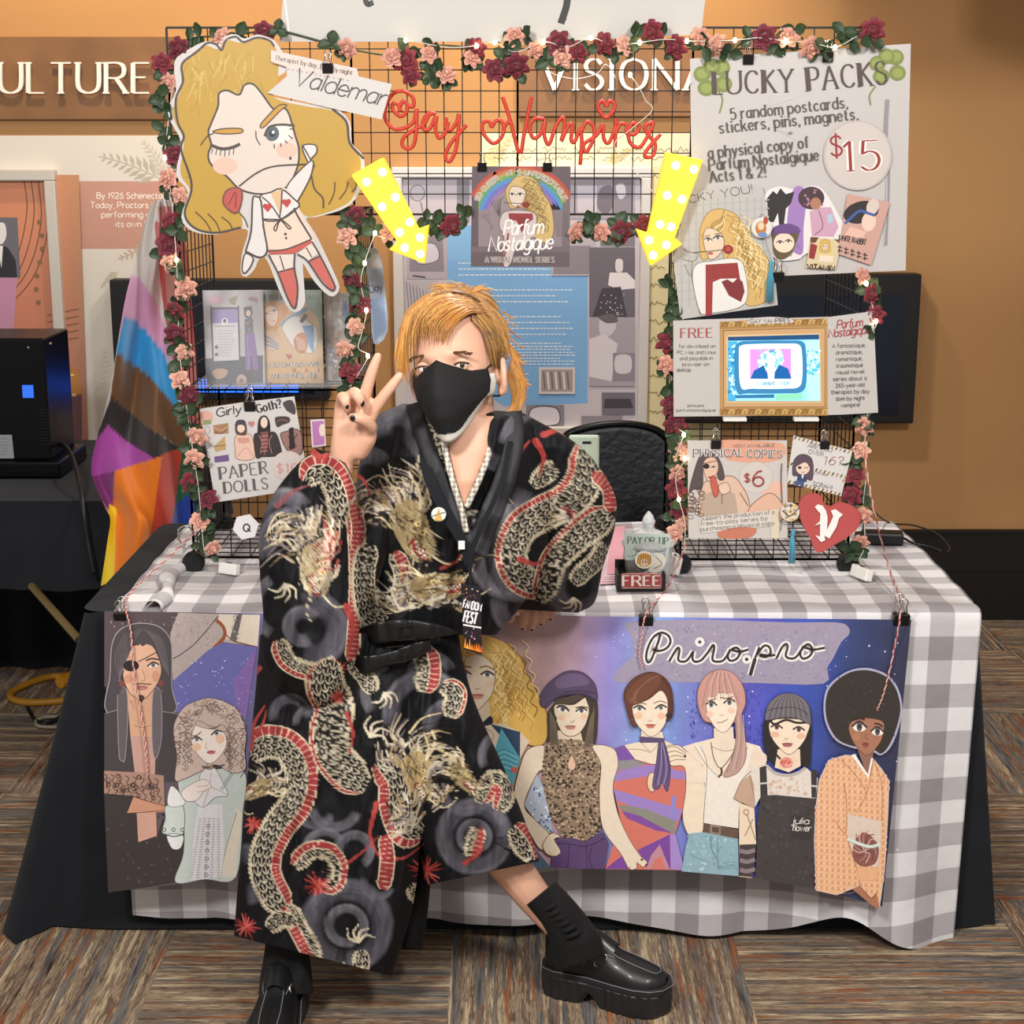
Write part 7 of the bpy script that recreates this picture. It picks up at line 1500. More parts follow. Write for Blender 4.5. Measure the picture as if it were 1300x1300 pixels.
# hand resting on the table edge
W2 = (700, 752, -.075)
for i, (kx, ky, tx, ty) in enumerate(((668, 770, 663, 796), (680, 767, 675, 797), (691, 765, 687, 790), (702, 765, 699, 784))):
    limb([W2, (kx, ky-4, -.062)], [.02, .0125], 12)
    finger([(kx, ky-4, -.062), (kx-2, (ky+ty)/2-2, -.072), (tx, ty-3, -.062), (tx+1, ty, -.056)], [.0115, .0108, .0095, .008])
finger([(660, 768, -.07), (650, 776, -.085), (648, 786, -.085)], [.012, .011, .009])
robe = MB()
def fold(x, y): return .012*fbm(x*.040+y*.008, y*.008, 8, 3)+.0045*fbm(x*.09, y*.03, 9, 2)
def pillow(Lp, Rp, yc, th, mbx=None, colr=None, nx=None, fold_=1.0, power=.75, step=1.35):
    """a soft closed form between two traced edges, with its own depth"""
    mbx = robe if mbx is None else mbx
    A, B = np.array(cr(pp(Lp), 12)), np.array(cr(pp(Rp), 12)); m = max(len(A), len(B))
    Ln = np.linalg.norm(np.diff(A, axis=0), axis=1).sum(); m = max(8, int(Ln/step))
    def rs(Q): t = np.linspace(0, len(Q)-1, m); i = np.minimum(t.astype(int), len(Q)-2); f = (t-i)[:, None]; return Q[i]*(1-f)+Q[i+1]*f
    A, B = rs(A), rs(B); wmax = np.linalg.norm(A-B, axis=1).max(); nf = nx or max(10, int(wmax/step)); nbk = 14
    ph = np.concatenate([np.linspace(0, PI, nf, endpoint=False), np.linspace(PI, 2*PI, nbk, endpoint=False)]); n = len(ph)
    u = np.where(ph <= PI, .5-.5*np.sign(np.cos(ph))*np.abs(np.cos(ph))**.8, .5-.5*np.cos(ph))
    tt = np.linspace(0, 1, m); Y = np.interp(tt, np.linspace(0, 1, len(yc)), yc); TH = np.interp(tt, np.linspace(0, 1, len(th)), th)
    X = A[:, None, 0]*(1-u)+B[:, None, 0]*u; Z = A[:, None, 1]*(1-u)+B[:, None, 1]*u
    sn = np.sign(np.sin(ph))*np.abs(np.sin(ph))**power; dep = Y[:, None]-TH[:, None]*sn
    dep = dep-fold_*fold(X, Z)*np.clip(sn, 0, 1)*2
    a_ = (X-650)/FPX; b_ = (650-Z)/FPX; ry = _c+b_*_s; t = (dep+CD)/ry
    V = np.stack([a_*t, dep, CH+(-_s+b_*_c)*t], -1).reshape(-1, 3)
    col = cv.sample(X, Z).reshape(-1, 3) if colr is None else np.tile(np.array(lin(colr)), (m*n, 1))
    F = [(j*n+i, j*n+(i+1) % n, (j+1)*n+(i+1) % n, (j+1)*n+i) for j in range(m-1) for i in range(n)]
    F.append(tuple(range(n-1, -1, -1))); F.append(tuple((m-1)*n+i for i in range(n)))
    mbx.add(V.tolist(), F, col=[tuple(q) for q in col.tolist()])
pillow('560,528 565,570 576,612 587,652', '632,528 623,570 606,612 590,652', [-.330, -.365, -.39, -.393], [.04, .032, .026, .014], body, '#d9a88e', fold_=0, step=3)
src = body.build('body_form', skin)
md = src.modifiers.new('join', 'REMESH'); md.mode = 'VOXEL'; md.voxel_size = .0034; md.use_smooth_shade = True
sm = src.modifiers.new('ease', 'SMOOTH'); sm.factor = .5; sm.iterations = 2
bpy.context.view_layer.update(); dg = bpy.context.evaluated_depsgraph_get()
me = bpy.data.meshes.new_from_object(src.evaluated_get(dg)); me.name = 'person'
bpy.data.objects.remove(src)
me.materials.clear(); me.materials.append(skin)
person = bpy.data.objects.new('person', me); C.objects.link(person)
tag(person, 'person in a dragon print robe and black mask making a V sign', 'person')
# ---- printed robe cloth
cv = Canvas(285, 500, 800, 1255, 3, '#101013')
rr = random.Random(3)
def smoke(cx, cy, r, w_, a0, a1, col='#5c5b66', al=.9, sq=1.0):
    P = [(cx+r*math.cos(math.radians(a0+(a1-a0)*i/20)), cy+sq*r*math.sin(math.radians(a0+(a1-a0)*i/20))) for i in range(21)]
    f = cv.field(P, w_/2+2)
    if f is None: return
    sl, D, T, SD, L, X, Y = f
    e = np.clip((w_/2-D)/(w_*.18), 0, 1); rim = .35+.65*np.clip((SD*D/(w_/2)+1)/2, 0, 1)**1.3
    st = .95+.4*fbm(T*.04, SD*D*.45, 3, 3); end = np.clip(np.minimum(T, L-T)/(w_*.5), 0, 1)**.6
    cv.put(sl, e*rim*st*al*end, col)
def dragon(pts, w_, belly=-1, taper=.0, pitch=7.5, bw=.36, scale_col='#c6bca6', dark='#1c1918', red='#943739', spikes=True):
    P = cr(pp(pts), 8); w_ *= 1.12; pitch *= 1.32; f = cv.field(P, w_/2+8)
    if f is None: return
    sl, D, T, SD, L, X, Y = f; h = (w_/2)*(1-taper*T/L)*np.sqrt(np.clip(np.minimum(T, L-T)/(w_*.55)+.12, 0, 1)); c = SD*D
    ins = np.clip((h-D)*cv.k+.5, 0, 1)*((T > .5) & (T < L-.5))
    if spikes:                                                                    # pale fringe on the back
        sp = (-belly*c > 0)*(np.abs(D-h-2) < 2.6*(1-((T/4.2) % 1)))*((T > 1) & (T < L-1)); cv.put(sl, sp.astype(float)*.9, '#c9bda2')
    cv.put(sl, ins, dark)
    row = np.floor(T/pitch); a = T/pitch-row; b = ((c/pitch+.5*(row % 2)) % 1)-.5
    arc = .92*np.sqrt(np.clip(1-(2*b)**2, 0, 1)); d = np.abs(a-arc)
    cv.put(sl, ins*np.clip(1.35-d/.15, 0, 1), scale_col); cv.put(sl, ins*(np.abs(b) < .07)*(a < .7)*.6, '#e6dcc4')
    be = ins*((c*belly) > h*(1-2*bw)); band = (T/6.0) % 1
    cv.put(sl, be, red); cv.put(sl, be*np.clip((band-.80)*9, 0, 1), '#dcae9c'); cv.put(sl, be*(np.abs(c*belly-h*(1-2*bw)) < 1.1), '#d9c9ac')
    cv.put(sl, (np.abs(D-h) < .8)*((T > 1) & (T < L-1))*.9, '#d6c9ab')
def mane(cx, cy, rx, ry, n, ang, spread=70, cols=('#c6b898', '#d6ccb8', '#1f1b1b', '#a08a66', '#7d7270', '#2c2626', '#b8ac9e'), Ls=(10, 24)):
    n = max(8, int(n*.62)); bend = rr.choice((-.7, .7))
    for i in range(n):
        q = 2*((i*7 % n)+.5)/n-1; x, y = cx+q*rx*.75+rr.gauss(0, .12)*rx, cy+rr.uniform(-.7, .7)*ry; g = math.radians(ang+q*spread); l = rr.uniform(*Ls)*1.15
        cv.stroke([(x, y), (x+l*.5*math.cos(g), y+l*.5*math.sin(g)), (x+l*math.cos(g+bend), y+l*math.sin(g+bend))], rr.uniform(2.2, 4.2), cols[i % len(cols)], .97, .75, sm=4)
def head(cx, cy, s, ang, n=60, base='#96845f'):
    co_, si = math.cos(math.radians(ang)), math.sin(math.radians(ang)); T_ = lambda x, y: (cx+s*(x*co_-y*si), cy+s*(x*si+y*co_))
    mane(*T_(-.55, 0), s*.8, s*.75, n, ang+180, 60, Ls=(s*.4, s*.95))
    cv.blob([T_(*q) for q in ((-.6, -.3), (-.2, -.5), (.3, -.42), (.8, -.3), (1.0, -.05), (.7, .1), (.9, .28), (.5, .42), (0, .42), (-.5, .3))], base)
    cv.blob([T_(*q) for q in ((.35, .05), (.95, .0), (.8, .22), (.4, .22))], '#8c2f2e')
    for i in range(int(n*.7)):
        x, y = rr.uniform(-.6, .8), rr.uniform(-.42, .36); k = rr.uniform(-.25, .25)
        cv.stroke([T_(x, y), T_(x+.18, y+k*.5), T_(x+.34, y+k)], rr.uniform(1, 2), rr.choice(['#d6ccb0', '#5f4d38', '#2d2521', '#2d2521', '#8d7850', '#b8a67e']), .9, .6, sm=4)
    for ex, ey in ((.05, -.22), (.3, -.2)): cv.ell(*T_(ex, ey), s*.10, s*.07, '#d9c389'); cv.ell(*T_(ex, ey), s*.035, s*.035, '#1c1614')
    for k_ in range(5): cv.stroke([T_(.42+k_*.1, .03), T_(.45+k_*.1, .14)], 1.8, '#efe6d2', 1, .5, sm=0)
    for sy in (-1, 1): cv.stroke([T_(-.25, -.45), T_(-.6, -.75+sy*.1), T_(-1.1, -.8+sy*.15)], 3.2, '#e0d2ac', 1, .6)
    cv.stroke([T_(.95, -.1), T_(1.35, -.4), T_(1.3, -.85), T_(1.0, -1.0)], 2.2, '#dccfae', 1, .6); cv.stroke([T_(.9, .2), T_(1.3, .45), T_(1.7, .35)], 2.0, '#dccfae', 1, .6)
def flame(pts, w_=5, col='#a8423e'): cv.stroke(pts, w_, col, .95, .75)
def burst(cx, cy, r, n=16):
    for i in range(n): g = 2*PI*i/n+rr.uniform(-.15, .15); l = r*rr.uniform(.7, 1.1); cv.stroke([(cx, cy), (cx+l*math.cos(g), cy+l*math.sin(g))], 3.4, rr.choice(['#b0403c', '#c9605a', '#8c2f2e']), .95, .7, sm=0)
def claw(cx, cy, r, ang):
    for k_ in range(4): g = math.radians(ang+(k_-1.5)*38); cv.stroke([(cx, cy), (cx+r*.6*math.cos(g), cy+r*.6*math.sin(g)), (cx+r*math.cos(g+.5), cy+r*math.sin(g+.5))], 4, '#d6cbb2', 1, .7, sm=4)
# smoke first
for q in ((505, 548, 26, 40, 160, 420), (468, 600, 22, 26, 100, 330), (690, 545, 46, 20, 200, 360), (700, 575, 60, 22, 190, 340), (655, 700, 46, 40, 60, 300), (735, 745, 30, 30, 20, 240), (660, 770, 26, 26, 30, 200), (610, 600, 60, 26, 20, 110), (640, 560, 30, 24, 60, 180),
          (372, 690, 34, 30, 150, 330), (395, 800, 34, 34, 250, 470), (385, 795, 18, 20, 60, 330), (365, 770, 40, 16, 120, 240), (360, 660, 30, 26, 180, 330),
          (368, 908, 21, 15, 160, 370), (394, 918, 18, 12, 170, 360), (425, 1020, 30, 15, 20, 170), (400, 1028, 20, 12, 10, 170), (450, 1080, 20, 14, 150, 420), (312, 1110, 26, 30, 250, 450),
          (440, 1175, 46, 32, 90, 470), (440, 1175, 22, 14, 60, 400), (412, 1080, 24, 12, 170, 330), (602, 1062, 38, 26, 0, 380), (602, 1062, 18, 12, 100, 420), (540, 905, 44, 26, 160, 330), (575, 925, 30, 22, 170, 300), (640, 960, 28, 14, 150, 280), (592, 1000, 30, 14, 20, 170), (500, 880, 36, 16, 140, 260), (548, 860, 26, 16, 190, 340), (660, 1030, 26, 16, 140, 260), (480, 1120, 18, 12, 20, 200)):
    smoke(*q, col=rr.choice(['#74727c', '#7d7b84', '#6a6873']))
# sleeve on the raised arm
dragon('386,612 400,596 420,600 434,628 440,670', 32, 1, pitch=8.5); dragon('344,690 352,668 364,652', 16, 1, pitch=6, bw=.0); head(398, 715, 44, 80, 110, '#b3a386'); mane(395, 660, 26, 30, 60, 90, 40, Ls=(18, 36)); mane(420, 690, 14, 46, 40, 90, 25, ('#b3625c', '#e0d6c4', '#9c3c3a', '#cfc2aa', '#d8a89c'), Ls=(18, 34))
dragon('448,650 452,720 450,790 446,840', 15, 0.01, bw=1.0, pitch=9, spikes=False); claw(362, 742, 22, 80); dragon('352,812 362,838 385,852 410,852 428,838', 20, -1, .2, pitch=6); burst(428, 850, 14); flame('395,572 408,580 425,574 440,590', 9); flame('352,642 372,624 392,616', 8, '#7d4a4e')
flame('330,848 318,862 305,868', 6); flame('440,770 448,800 440,835', 9)
# front of the robe
dragon('552,535 560,560 552,585 535,605', 32, 0.01, bw=0, pitch=8.5); mane(515, 625, 26, 22, 60, 170, 50, Ls=(18, 34)); head(520, 668, 50, 60, 120, '#a3906a'); dragon('449,640 455,670 452,700', 15, 0.01, bw=1.0, spikes=False); dragon('470,690 462,730 468,775 490,790', 24, 1, pitch=7, bw=.0); dragon('500,700 512,730 505,765', 20, 1, bw=.7, spikes=False)
head(550, 748, 42, -12, 110, '#9c8760'); mane(560, 765, 40, 12, 40, -10, 40); flame('560,722 580,712 590,695', 4); flame('446,600 462,610 470,630', 6); mane(600, 665, 16, 8, 24, -20, 60)
for pts in ('620,632 640,628 652,640', '628,700 645,712 660,714', '600,712 625,704 640,716'): cv.stroke(pts, 2.4, '#cfbf9c', 1, .7)
# sleeve on the leaning arm
dragon('744,560 744,600 725,632 690,650 662,668 648,700 655,728 676,742 700,735', 42, -1, .25, pitch=8.2, bw=.2); dragon('776,650 748,668 722,690 702,712 692,742 682,764', 36, -1, .3, pitch=8, bw=.18); dragon('770,690 758,712 740,728 728,742', 18, 1, pitch=6, bw=0); dragon('706,590 690,605 676,618', 22, 1, .3, pitch=7, bw=0)
flame('650,600 660,575 672,560', 8); flame('680,560 690,580 684,604', 9); flame('690,552 712,545 730,556', 8); flame('660,710 680,716 694,704', 8); flame('714,650 722,644 728,660', 9); claw(728, 760, 18, 90); dragon('752,600 772,618 776,650', 16, 0.01, bw=1, spikes=False); mane(715, 655, 14, 10, 26, 200, 60)
# skirt
dragon('316,962 334,942 360,944 378,962 384,990 376,1022 356,1048 340,1080 338,1108 350,1136 364,1158', 36, 1, .1, pitch=7.6, bw=.33); dragon('420,838 412,870 424,900 416,932 424,962 446,986 466,998', 42, -1, .0, pitch=8, bw=.12); dragon('372,1100 392,1080 418,1080 432,1100 428,1122 410,1132', 20, 1, .3, pitch=6, bw=.5); burst(404, 1124, 20); burst(312, 1176, 18); head(330, 1000, 24, 150, 60); burst(322, 1046, 13)
dragon('478,968 498,992 500,1024 512,1056 536,1062', 34, -1, .1, pitch=7.6, bw=.36); head(528, 980, 40, 70, 120, '#b09a70'); mane(520, 1020, 30, 26, 70, 95, 40, Ls=(20, 40)); dragon('362,1150 376,1176 392,1206 398,1226', 20, -1, pitch=6, bw=.62); dragon('340,1180 356,1166 376,1172', 18, 1, .2, pitch=6, bw=0); flame('318,950 322,920 336,896', 8); flame('326,930 334,918 338,902', 5); flame('478,1020 470,1060 482,1090', 7); flame('438,1098 462,1080 480,1062', 4); flame('480,1084 510,1090 538,1072', 5)
dragon('488,1060 492,1095 486,1130', 16, .01, bw=1.0, spikes=False); burst(540, 1106, 22); dragon('520,1124 536,1140 540,1160', 20, 1, .2, pitch=6, bw=.2); claw(455, 1196, 22, 260); dragon('458,1206 460,1222 456,1236', 16, .01, bw=0, pitch=6); mane(440, 1228, 26, 8, 30, 90, 50)
dragon('540,820 545,850 540,880', 26, 1, pitch=7, bw=.5); dragon('444,840 462,858 474,880', 18, -1, pitch=6, bw=0); claw(488, 880, 20, 60); claw(470, 935, 26, -60); dragon('560,870 580,880 572,912', 22, 1, pitch=7, bw=.2); dragon('612,1018 626,992 640,1004 632,1030', 20, -1, pitch=6, bw=.4); dragon('652,1048 668,1068 678,1092', 30, 1, pitch=7.5, bw=.45); dragon('608,1050 604,1068 596,1090', 20, 1, .4, pitch=6, bw=.6); flame('590,1096 610,1080 612,1056', 6); head(585, 985, 26, 40, 60); mane(560, 1002, 18, 12, 30, 80, 50)
flame('440,905 448,930 444,956', 6); burst(428, 884, 10); cv.stroke('520,930 536,912 560,905', 3, '#d9c79c', 1, .6); cv.stroke('555,950 572,962 566,984', 3, '#d9c79c', 1, .6)
pillow('500,1040 506,1090 508,1150 510,1204', '546,1040 548,1090 544,1150 536,1206', [-.25, -.27], [.05, .05], colr='#121215', step=4)
pillow('462,806 484,900 508,980 528,1060 540,1124', '582,802 589,845 606,900 640,975 668,1046 685,1093', [-.24, -.31, -.335, -.33], [.10, .10, .085, .07])
pillow('330,806 324,880 316,960 309,1040 302,1120 297,1188', '530,803 532,900 536,980 534,1060 524,1150 497,1239', [-.30, -.34, -.365, -.37], [.10, .11, .10, .09])
pillow('512,512 478,530 458,580 450,640 448,700 446,760 444,806', '640,522 672,532 692,580 700,650 690,710 668,760 630,806', [-.285, -.285, -.275, -.26, -.25, -.24, -.235], [.03, .075, .115, .125, .125, .12, .115])
pillow('664,524 652,568 650,620 650,670 646,720 641,756 646,773', '668,526 738,568 778,622 781,666 765,722 755,764 734,778', [-.27, -.255, -.215, -.19, -.16, -.125, -.10], [.03, .075, .095, .095, .09, .075, .045])
pillow('476,556 462,620 444,690 432,738 440,765', '504,560 504,620 494,690 478,745 466,770', [-.26, -.285, -.33, -.37, -.37], [.05, .06, .065, .06, .04])
pillow('452,806 470,806', '452,846 470,846', [-.3, -.3], [.05, .05], step=4)
pillow('618,640 612,680 616,720 620,760 624,788', '650,640 668,680 672,720 664,755 648,788', [-.37, -.365, -.345, -.30, -.25], [.02, .03, .035, .035, .03])
pillow('400,568 366,602 340,640 329,680 330,730 334,780 332,830 352,872 392,896', '444,590 452,632 457,690 459,740 457,790 452,834 444,866 428,890 402,898', [-.455, -.45, -.445, -.44, -.435, -.43, -.425, -.42, -.42], [.052, .060, .068, .07, .075, .075, .065, .05, .02])
robe_o = robe.build('robe', mat('printed_rayon', attr=True, rough=.7, spec=.25, bump=.04, bscale=500), person, smooth=True, col=True)
# collar bands
def band(pts, w_, y, th, m_, name, col=None, attr=False, y2=None, par=person):
    mb = MB(); P = cr(pp(pts), 8); L = []; R = []
    for i, p in enumerate(P):
        a = P[max(i-1, 0)]; b = P[min(i+1, len(P)-1)]; dx, dy = b[0]-a[0], b[1]-a[1]; l = math.hypot(dx, dy)
        wv = w_ if not isinstance(w_, tuple) else w_[0]+(w_[1]-w_[0])*i/(len(P)-1)
        L.append((p[0]-dy/l*wv/2, p[1]+dx/l*wv/2)); R.append((p[0]+dy/l*wv/2, p[1]-dx/l*wv/2))
    s_ = lambda Q: ' '.join('%.2f,%.2f' % q for q in Q[::2])
    yy = y if isinstance(y, list) else [y, y]
    pillow(s_(R), s_(L), yy, [th, th], mb, col, fold_=.15, step=1.5)
    return mb.build(name, m_, par, smooth=True, col=True)
attm = mat('dark_trim_cloth', attr=True, rough=.6)
cv2 = cv; cv = Canvas(500, 500, 720, 720, 3, '#1c1c20')
for q in ((540, 560, 60, 30, 100, 260), (600, 600, 80, 24, 80, 180), (660, 580, 70, 26, 20, 200), (640, 640, 60, 24, 60, 220)): smoke(*q, col='#4c4b52', al=.7)
band('524,512 534,545 554,600 580,660 600,706', (20, 24), [-.33, -.375, -.40, -.405, -.40], .012, attm, 'lapel')
band('650,522 652,560 640,610 620,660 603,704', (26, 30), [-.32, -.355, -.385, -.40, -.40], .012, attm, 'lapel')
cv = Canvas(540, 530, 640, 700, 4, '#b9b3a6')
for i in range(0, 60):
    for j in range(0, 60):
        x, y = 540+i*3.2, 530+j*3.2
        if (i+j) % 2 == 0: cv.poly([(x, y), (x+3.2, y), (x+3.2, y+3.2), (x, y+3.2)], '#7f7a70' if i % 2 else '#e4dfd2')
band('561,542 566,575 575,612 586,648 592,676', 8, [-.355, -.395, -.415, -.418, -.416], .007, attm, 'checked_collar')
band('627,548 620,578 607,612 592,644', 8, [-.355, -.39, -.412, -.416], .007, attm, 'checked_collar')
cv = cv2
# belts
lea = mat('black_belt_leather', '#141416', .35, vary=.2, vscale=40)
def strap(top, bot, y, th=.012):
    mb = MB(); pillow(top, bot, y, [th, th], mb, '#141416', fold_=.3, step=1.1, power=.3); return mb.build('belt', lea, person, smooth=True)
b1 = strap('444,802 480,790 520,787 558,793 580,801', '446,828 482,818 520,813 558,809 580,804', [-.36, -.402, -.416, -.402, -.375])
b2 = strap('438,826 462,832 490,828 520,818 546,810', '444,852 466,856 492,846 520,838 548,826', [-.395, -.415, -.420, -.412, -.39])
def buckle(x0, y0, x1, y1, y, par):
    MB().tube([at(x, yy, y) for x, yy in ((x0, y0), (x1, y0-2), (x1+2, y1-2), (x0+2, y1))], .0018, 6, closed=True).build('buckle', mat('gunmetal', '#4a4644', .3, metal=.9), par); 
buckle(503, 795, 524, 813, -.432, b1); buckle(490, 822, 512, 842, -.438, b2)
# ---- face: eyes, brows, mask, hair
eyew = mat('eye_white', '#d8cfc8', .2); iris = mat('brown_iris', '#3a2a20', .15); lash = mat('lash_line', '#4a3226', .7); browm = mat('brow_hair', '#5c3c26', .8)
for sx in (-1, 1):
    e = MB().ball(hw(sx*.035, -.0758, .0005), .0122, 20, 14).build('eye', eyew, person, smooth=True)
    MB().ball(hw(sx*.035+.0026, -.0838, -.0002), (.0062, .0045, .0062), 14, 10, rot=HR).build('iris', iris, e, smooth=True)
    up_, lo = [], []
    for i in range(9):
        t = i/8*2-1; x = sx*.035+t*.0165; y0 = -.0855+.0075*t*t
        up_.append(hw(x, y0-.002, .0044-.0044*t*t+(.001*t*sx))); lo.append(hw(x, y0-.001, -.0046+.0042*t*t))
    MB().tube(up_, [.0012+.0009*math.sin(PI*i/8) for i in range(9)], 6).build('eyelid', lash, e, smooth=True)
    lidu = MB(); lidu.grid(lambda u, v, up_=up_: Vector(up_[min(int(u*8+.5), 8)])+(HR @ Vector((0, .0035*v, .0075*v*(1-(2*u-1)**2*.6)))), 8, 4); lidu.build('eyelid', skin, e, smooth=True)
    lidl = MB(); lidl.grid(lambda u, v, lo=lo: Vector(lo[min(int(u*8+.5), 8)])+(HR @ Vector((0, .0025*v, -.006*v*(1-(2*u-1)**2*.6)))), 8, 4); lidl.build('eyelid', skin, e, smooth=True)
    mb = MB()
    for i in range(60):
        t = i/59*2-1; x = sx*.036+t*.020; z = .0225-.0045*t*t+rr.uniform(-.002, .002)-sx*t*.0015; y0 = -.0935+.007*t*t
        mb.tube([hw(x, y0, z), hw(x+sx*.006, y0+.0015*t*sx, z+.001)], [.0012, .0004], 4)
    mb.build('eyebrow', browm, person)
blk = mat('black_mask_cloth', '#121214', .8, bump=.12, bscale=700); wht = mat('white_mask_lining', '#d8d4cc', .8)
def maskpt(u, v, k=0.0, zb=0.0):
    a = abs(u); d = np.interp(v, [0, .22, .45, .7, 1], [.107, .126, .130, .124, .100])+k; wv = np.interp(v, [0, .3, .6, 1], [.070, .073, .069, .046])+k
    zt = .012-.034*a**.9+.010*max(0, a-.7)/.3; zbm = -.128-zb+.050*a**2
    return hw(u*wv, -(d*(1-a**1.75)+.040*a**1.75), zt+(zbm-zt)*v)
mk = MB(); mk.grid(lambda u, v: maskpt(u*2-1, v), 48, 30); mask = mk.build('face_mask', blk, person, smooth=True, solid=.0025)
mk = MB(); mk.grid(lambda u, v: maskpt(u*2-1, .55+.45*v, -.003, .007), 40, 10); mk.build('mask_lining', wht, mask, smooth=True, solid=.002)
for sx in (-1, 1):
    MB().tube(cr([maskpt(sx*.98, .02), hw(sx*.072, -.02, -.006), hw(sx*.081, .006, -.004), hw(sx*.086, .024, .002)], 6), .0019, 6).build('ear_loop', blk, mask, smooth=True)
    MB().tube(cr([maskpt(sx*.98, .80), hw(sx*.064, -.022, -.062), hw(sx*.074, .002, -.064), hw(sx*.082, .018, -.060)], 6), .0019, 6).build('ear_loop', blk, mask, smooth=True)
mk = MB(); mk.grid(lambda u, v: maskpt(.985, .12+.62*v)+(HR @ Vector((.006*u+.0015, .022*u, -.001))), 4, 6); mk.build('mask_tag', wht, mask, smooth=True, solid=.0006)
mk = MB(); mk.grid(lambda u, v: maskpt(.80+.07*u, .05+.8*v, .0022), 4, 20); mk.build('mask_seam', mat('mask_seam_tape', '#1f1f22', .7), mask, smooth=True)
hairm = mat('golden_hair', attr=True, rough=.42, sheen=.15)
hm = MB()
def hk(u, v):
    return HC+HR @ (headpt(u, v, 1.045)+Vector((0, .004, .003)))
V = []; F = []; nu_, nv_ = 72, 48
for j in range(nv_+1):
    for i in range(nu_): V.append(hk(i/nu_, j/nv_))
def keep(i, j):
    p = headpt((i+.5)/nu_, (j+.5)/nv_); front = p.y < .0
    if p.z < -.075: return False
    if front and p.y < -.03 and p.z < (.082 if p.x > .012 else .060): return False
    if p.y < .028 and p.z < (.035 if p.x > 0 else -.02): return False
    return True
for j in range(nv_):
    for i in range(nu_):
        if keep(i, j): F.append((j*nu_+i, j*nu_+(i+1) % nu_, (j+1)*nu_+(i+1) % nu_, (j+1)*nu_+i))
hm.add(V, F, col=lin('#9a6a2c'))
HRi = HR.transposed()
def hp(px, py, k):
    """the point over the head seen at a pixel, k head radii out"""
    r = Vector(ray(px, py)); o = Vector((0, -CD, CH))
    sc = Vector((1/(.074*k), 1/(.098*k), 1/(.117*k)))
    O = HRi @ (o-HC); R = HRi @ r; O = Vector((O[0]*sc[0], O[1]*sc[1], O[2]*sc[2])); R = Vector((R[0]*sc[0], R[1]*sc[1], R[2]*sc[2]))
    b_ = O.dot(R); a_ = R.dot(R); c_ = O.dot(O)-1; d = b_*b_-a_*c_
    t = (-b_-math.sqrt(d))/a_ if d > 0 else -b_/a_
    return tuple(o+r*t)
def locks(guides, n, cols, r=.0017, jit=2.2, jy=.003, k0=1.05, k1=1.10):
    Gs = [pp(g) for g in guides]; m = 14
    Cs = []
    for g in Gs:
        q = cr(g, 6); q = [q[min(int(t), len(q)-1)] for t in np.linspace(0, len(q)-1, m)]; Cs.append(np.array(q))
    for k in range(n):
        q = rr.uniform(0, len(Cs)-1.0001); i = int(q); f = q-i; P = Cs[i]*(1-f)+Cs[i+1]*f; tt = np.linspace(0, 1, m)[:, None]
        P = P+np.array([rr.gauss(0, jit*.5), rr.gauss(0, jit*.5)])+np.array([rr.gauss(0, jit*1.6), rr.gauss(0, jit*1.6)])*tt**1.6
        e = max(8, int(m*rr.uniform(.7, 1))); ko = rr.uniform(-.02, .035)
        W3 = [hp(x, y, k0+(k1-k0)*math.sin(PI*min(1, t/(m-1)*.9))+ko) for t, (x, y) in enumerate(P[:e])]
        c0 = lin(rr.choice(cols)); R = [r*rr.uniform(.7, 1.3)*(1-.88*(t/(e-1))**2) for t in range(e)]
        hm.tube(W3, R, 5, col=[c0]*(5*e), cap=False)
GOLD = ['#b37a30', '#a06824', '#c4903f', '#935a20', '#ad702a', '#cfa052']; DARK = ['#8a6230', '#6f4d2a', '#a87838', '#b98a44', '#5a3f26']
locks(['604,397 621,420 629,446 631,468', '610,392 631,412 639,440 640,464', '604,384 626,400 640,428 645,456', '592,376 618,388 638,412 645,440', '580,370 610,379 634,404 644,430'], 560, DARK+['#b07f38', '#a06a28'])
locks(['600,402 616,422 625,448 630,472', '612,410 626,434 632,456 634,476'], 150, DARK)
locks(['545,375 519,398 507,440 512,490', '540,378 514,410 508,460 516,500'], 130, GOLD)
locks(['618,396 596,396 576,414 566,442', '612,388 580,388 552,408 548,448', '604,381 564,379 534,402 530,444', '594,375 548,377 521,404 516,456 520,486', '580,370 540,378 515,410 510,462 517,496'], 520, GOLD, k0=1.06, k1=1.15)
locks(['560,370 590,365 622,376 640,398', '552,373 585,370 614,384 634,404'], 150, DARK+GOLD[:2], k0=1.08, k1=1.14)
locks(['648,440 658,478 654,512 640,542', '652,448 664,480 664,505 652,528', '650,462 658,500 648,528 632,544', '644,478 650,510 640,532 630,540'], 240, GOLD[:4]+['#a87838'], k0=.95, k1=.95)
locks(['650,462 664,480 672,486', '652,470 668,490 676,488', '640,392 650,400 660,398'], 30, GOLD)
locks(['575,369 556,364 538,372', '590,367 575,362 556,362', '600,372 618,366 632,372'], 60, GOLD, k0=1.08, k1=1.16)
hm.build('hair', hairm, person, smooth=True, col=True)
nail = mat('black_nail_polish', '#170f12', .12, coat=.5)
for px, py, y, rx, rz in ((459.8, 511.5, -.5305, 3.0, 4.6), (440.6, 516, -.5215, 2.4, 3.2), (447.5, 530.5, -.5405, 3.2, 3.8)):
    MB().ball(at(px, py, y), (rx/690, .0022, rz/690), 10, 8).build('fingernail', nail, person, smooth=True)
for tx, ty in ((663, 797), (675, 798), (687, 791), (699, 785)): MB().ball(at(tx, ty, -.066), (.004, .0025, .005), 10, 8).build('fingernail', nail, person, smooth=True)
